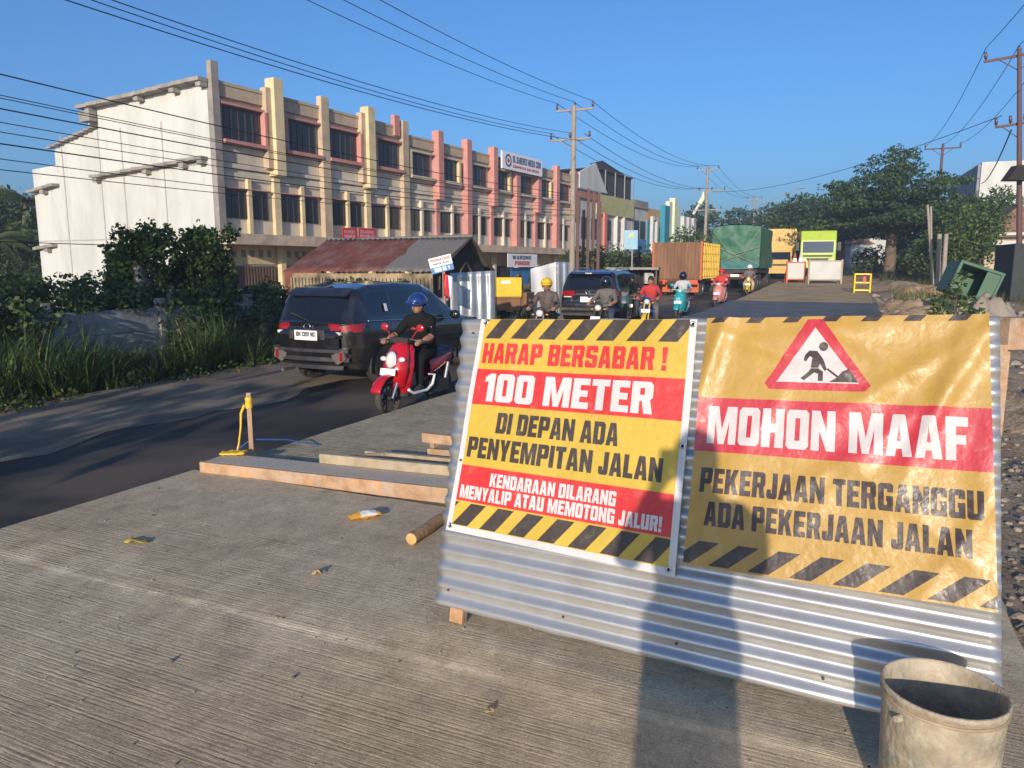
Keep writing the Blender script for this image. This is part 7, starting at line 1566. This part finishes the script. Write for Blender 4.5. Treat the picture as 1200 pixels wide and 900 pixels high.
# ---- plastic curing sheet over the far slab
M_psheet = mat('grey_curing_sheet', (.10, .088, .066), .6, var=.15, vs=.6, dirt=((.26, .25, .23), .25, 1.2), bump=.25, bs=2, stretch=(1, 1, 1))
mb = MB()
def psf(u, v):
    s = 12.5 + 20 * u; l = SE_R - .12 + (SE_L - SE_R + .1) * v + .08 * noise.noise(V((s * .4, v * 2, 2)))
    z = .025 + .035 * abs(noise.noise(V((s * .8, l * .35, 6)))) + .05 * math.exp(-((s - 20 - .25 * l) / .12) ** 2) + .05 * math.exp(-((s - 23.5 + .12 * l) / .15) ** 2)
    return rd(s, l, z)
mb.grid(psf, 160, 40, 0); tag(mb.build('curing_sheet', [M_psheet], solid=.006), 'dark grey plastic curing sheet spread over the far slab behind the board', 'plastic sheet')
# barriers and cones beyond
def barrier(name, label, px0, px1, py0, py1, Y, m):
    a, b = at(px0, py1, Y), at(px1, py1, Y); tp = at(px0, py0, Y).z; bz = zt(sofs(a)) - .06; wd = (b - a).length; c = (a + b) / 2
    t = thing(name, label, 'barrier', (c.x, c.y, bz), R(-6)); h = tp - bz
    mb = MB(); mb.box((0, 0, h * .55), (wd - .1, .05, h * .72)); mb.build('panel', [M_white], t)
    mb = MB()
    for x in (-wd / 2, wd / 2): mb.box((x, 0, h / 2), (.1, .1, h)); mb.box((x, .3, h * .3), (.08, .08, h * .7), rx=.5)
    for z in (h * .17, h * .94): mb.box((0, .0, z), (wd + .1, .08, .08))
    mb.build('frame', [m], t)
barrier('works_barrier', 'narrow white barrier panel in an orange frame, left of the pair', 922, 942, 306, 327, 49, M_orange)
barrier('works_barrier', 'wide white barrier panel, right of the pair before the lime lorry', 948, 985, 304, 326, 47.5, M_batten)
for i, (px, Y) in enumerate(((931, 50.5), (938, 51))):
    b = at(px, 310, Y); b.z = zt(sofs(b)) - .06; t = thing('traffic_cone', ['orange traffic cone standing behind the narrow barrier', 'green-topped pale cone beside the orange one'][i], 'cone', b)
    mb = MB(); mb.lathe([(.0005, 1.9), (.05, 1.9), (.25, .85), (.27, .85), (.3, .8)], 16, 0); mb.cyl((0, 0, 0), (0, 0, .85), .25, .22, 14); mb.build('cone_body', [M_orange if i == 0 else M_pgreen], t); mb = MB(); mb.lathe([(.17, 1.25), (.115, 1.55)], 16, 0, Mx.Diagonal((1.06, 1.06, 1, 1))); mb.build('reflective_band', [M_sheet], t)
b = at(1010, 335, 38); b.z = zt(sofs(b)) - .06; t = thing('yellow_frame', 'small bright yellow tubular guard frame on the slab edge', 'guard frame', b, R(-20)); M_yf = mat('bright_yellow', (.72, .50, .01), .45)
mb = MB()
for x in (-.36, .36):
    for y in (-.25, .25): mb.cyl((x, y, 0), (x, y, .95), .045, seg=8)
for z in (.12, .5, .92):
    mb.box((0, -.25, z), (.72, .06, .07)); mb.box((0, .25, z), (.72, .06, .07)); mb.box((-.36, 0, z), (.06, .5, .07)); mb.box((.36, 0, z), (.06, .5, .07))
mb.build('tube_frame', [M_yf], t); mb = MB(); mb.box((.1, 0, .6), (.14, .14, .4)); mb.build('red_can', [M_red], t)
# ---- green container lying tilted, mounds, timbers
M_gbin = mat('green_bin_paint', (.04, .115, .06), .5, var=.15, vs=2, dirt=((.10, .10, .06), .25, 3))
b = at(1128, 338, 23.5); t = thing('green_container', 'open green waste container tipped on its side by the sand heap', 'container', (b.x, b.y, .30), R(-12))
Tm = Mx.Translation((0, 0, .35)) @ Mx.Rotation(R(19), 4, 'Y')
mb = MB(); w_, h_, d_ = 1.22, .95, 1.1; th = .05
mb.box((0, d_ / 2, h_ / 2), (w_, th, h_), 0, M=Tm); mb.box((0, 0, .025), (w_, d_, th), 0, M=Tm); mb.box((0, 0, h_ - .025), (w_, d_, th), 0, M=Tm); mb.box((-w_ / 2, 0, h_ / 2), (th, d_, h_ + .004), 0, M=Tm); mb.box((w_ / 2, 0, h_ / 2), (th, d_, h_ + .004), 0, M=Tm); mb.box((w_ * .32, -d_ / 2, h_ / 2), (w_ * .36, th, h_ - .006), 0, M=Tm)
mb.build('shell', [M_gbin], t, bev=.03)
mb = MB(); mb.box((0, -d_ / 2 - .02, h_), (w_ + .1, .1, .1), 0, M=Tm); mb.box((-w_ / 2, -d_ / 2 - .02, h_ / 2), (.1, .1, h_), 0, M=Tm); mb.box((w_ / 2, -d_ / 2 - .02, h_ / 2), (.08, .1, h_), 0, M=Tm); mb.build('rim', [M_gbin], t, bev=.02)
def mound(name, label, px, py, Y, rx, ry, h, m, seed):
    b = at(px, py, Y); s = sofs(b); b.z = zt(s) - .15
    mb = MB(); mb.grid(lambda u, v: V((rx * 2 * (u - .5), ry * 2 * (v - .5), h * max(0, 1 - ((2 * u - 1) ** 2 + (2 * v - 1) ** 2)) ** .8 * (1 + .45 * noise.fractal(V((u * 4 + seed, v * 4, seed)), 1, 2, 4) + .09 * noise.noise(V((u * 15, v * 15, seed)))) - .05)), 40, 40, 0); o = mb.build(name, [m]); o.location = b; tag(o, label, 'mound'); return o
M_sand = ground_mat('grey_sand', (.26, .22, .17), (.34, .29, .23), bump=.8, bs=14, scale=1.5, speck=.3); M_clay = ground_mat('red_clay', (.32, .19, .10), (.40, .28, .17), bump=.9, bs=8, scale=1.2, speck=.3)
mound('sand_heap', 'grey sand heap in front of the green container', 1152, 360, 19.5, 1.1, 1.0, .95, M_sand, 3)
mound('clay_heap', 'reddish clay heap at the trench edge by the yellow frame', 1050, 336, 28, .7, 1.5, .38, M_clay, 5)
mound('clay_heap', 'broad clay heap under the trees behind the trench', 1082, 325, 36, 1.6, 1.4, .6, M_clay, 8)
mound('rubble_heap', 'low rubble heap between curing sheet and sapling', 1065, 352, 20, 1.4, 1.2, .35, M_sand, 11)
mound('rubble_heap', 'rubble heap at the right edge of the photo beyond the board', 1188, 420, 8.5, .8, 1.3, .35, M_gravel, 14)
M_earth = ground_mat('dug_earth', (.30, .205, .125), (.42, .31, .20), bump=1., bs=10, scale=1.6, speck=.4)
mound('earth_heap', 'low brown earth heap at the near corner of the curing sheet', 1058, 352, 22, 1.3, 1.1, .42, M_earth, 17)
mound('earth_heap', 'brown earth heap between the clay heap and the green container', 1088, 343, 25.5, 1.3, 1.2, .55, M_earth, 19)
mound('earth_heap', 'long earth bank along the trench edge past the yellow frame', 1052, 322, 40, 1.2, 4.5, .55, M_earth, 23)
mound('earth_heap', 'earth heap nearest the board, under the waste planks', 1070, 372, 16.5, 1.3, .9, .28, M_earth, 29)
for i, (x0, y0, x1, y1, Y0, Y1) in enumerate(((1020, 355, 1092, 350, 19.5, 19), (1035, 366, 1110, 371, 17, 16), (1015, 372, 1050, 361, 16, 18.5), (1130, 372, 1185, 372, 14.5, 15), (1150, 376, 1190, 362, 14, 16))):
    a, b = at(x0, y0, Y0), at(x1, y1, Y1); a.z = b.z = .06 + .05 * i
    plank('waste_plank', ['long weathered plank lying beside the curing sheet', 'plank on the rubble in front of the sapling', 'slanting plank at the corner of the curing sheet', 'dark plank before the sand heap', 'plank leaning towards the right edge'][i], a, b, .22, .05, M_batten if i < 3 else M_iron, group='waste planks on the rubble')
b = at(1188, 388, 7.6); mb = MB(); mb.box((b.x, b.y, b.z - .02), (.30, .2, .32), 0, rz=.2); b2 = b; mb.box((b.x - .05, b.y + .06, (b.z - .2) / 2 - .05), (.1, .1, b.z + .05), 0); tag(mb.build('orange_board_post', [M_orwood], bev=.006), 'orange board nailed on a short post right behind the zinc board', 'post')
# white posts and leaning poles under the trees
for i, (xa, ya, xb, yb, r) in enumerate(((1098, 305, 1087, 240, .07), (1096, 300, 1091, 242, .06), (1101, 318, 1101, 274, .12), (1107, 318, 1109, 274, .11))):
    Y_ = 38 - i; a, b = at(xa, ya, Y_), at(xb, yb, Y_); a.z = -.1 + .2; mb = MB(); mb.cyl(a, b, r, r * .85, 8); tag(mb.build('leaning_pole', [M_pole]), ['left of two pale poles leaning crosswise before the trees', 'right of two pale poles leaning crosswise before the trees', 'short pale upright post left of its twin', 'short pale upright post right of its twin'][i], 'pole', 'pale poles by the trees')
# low wall and small far buildings behind the trees
b0, b1 = at(1040, 300, 64), at(1200, 310, 44); d = b1 - b0; c = (b0 + b1) / 2; mb = MB(); mb.box((c.x, c.y, .9), (d.length * 1.3, .2, 1.7), 0, rz=math.atan2(d.y, d.x)); tag(mb.build('boundary_wall', [mat('brown_wall', (.23, .17, .12), .9, var=.2, dirt=((.12, .10, .07), .4, 1))]), 'brown boundary wall under the trees on the right', 'wall')
for i, (x, y, wd, h, m) in enumerate(((1003, 292, 2.6, 2.6, M_pgrey), (1022, 280, 2.0, 3.6, M_white), (1000, 300, 5, 1.6, M_brick))):
    b = at(x, y, 92 + 3 * i); mb = MB(); mb.box((b.x, b.y, 1.6 + h / 2), (wd, 3, h), 0); mb.prism([(-wd / 2 - .3, 0), (wd / 2 + .3, 0), (0, .8)], -1.7, 1.7, 1, Mx.Translation((b.x, b.y, 1.6 + h)) @ Mx.Rotation(math.pi / 2, 4, 'X')); tag(mb.build('far_house', [m, M_tile]), ['small grey house seen far under the trees', 'small white house seen between the far trunks', 'long brick house far behind the lime lorry'][i], 'house')
# ================================================================ AIR
hz = bpy.data.materials.new('haze_air'); hz.use_nodes = True; _t = hz.node_tree; _t.nodes.remove(_t.nodes['Principled BSDF'])
_v = _t.nodes.new('ShaderNodeVolumePrincipled'); _v.inputs['Color'].default_value = (.80, .88, 1, 1); _v.inputs['Density'].default_value = .0016; _v.inputs['Anisotropy'].default_value = .25
_t.links.new(_v.outputs[0], _t.nodes['Material Output'].inputs['Volume'])
mb = MB(); mb.box((0, 80, 9), (420, 420, 22)); o = mb.build('haze', [hz]); tag(o, 'thin blue morning haze over the road', 'haze', kind='stuff')
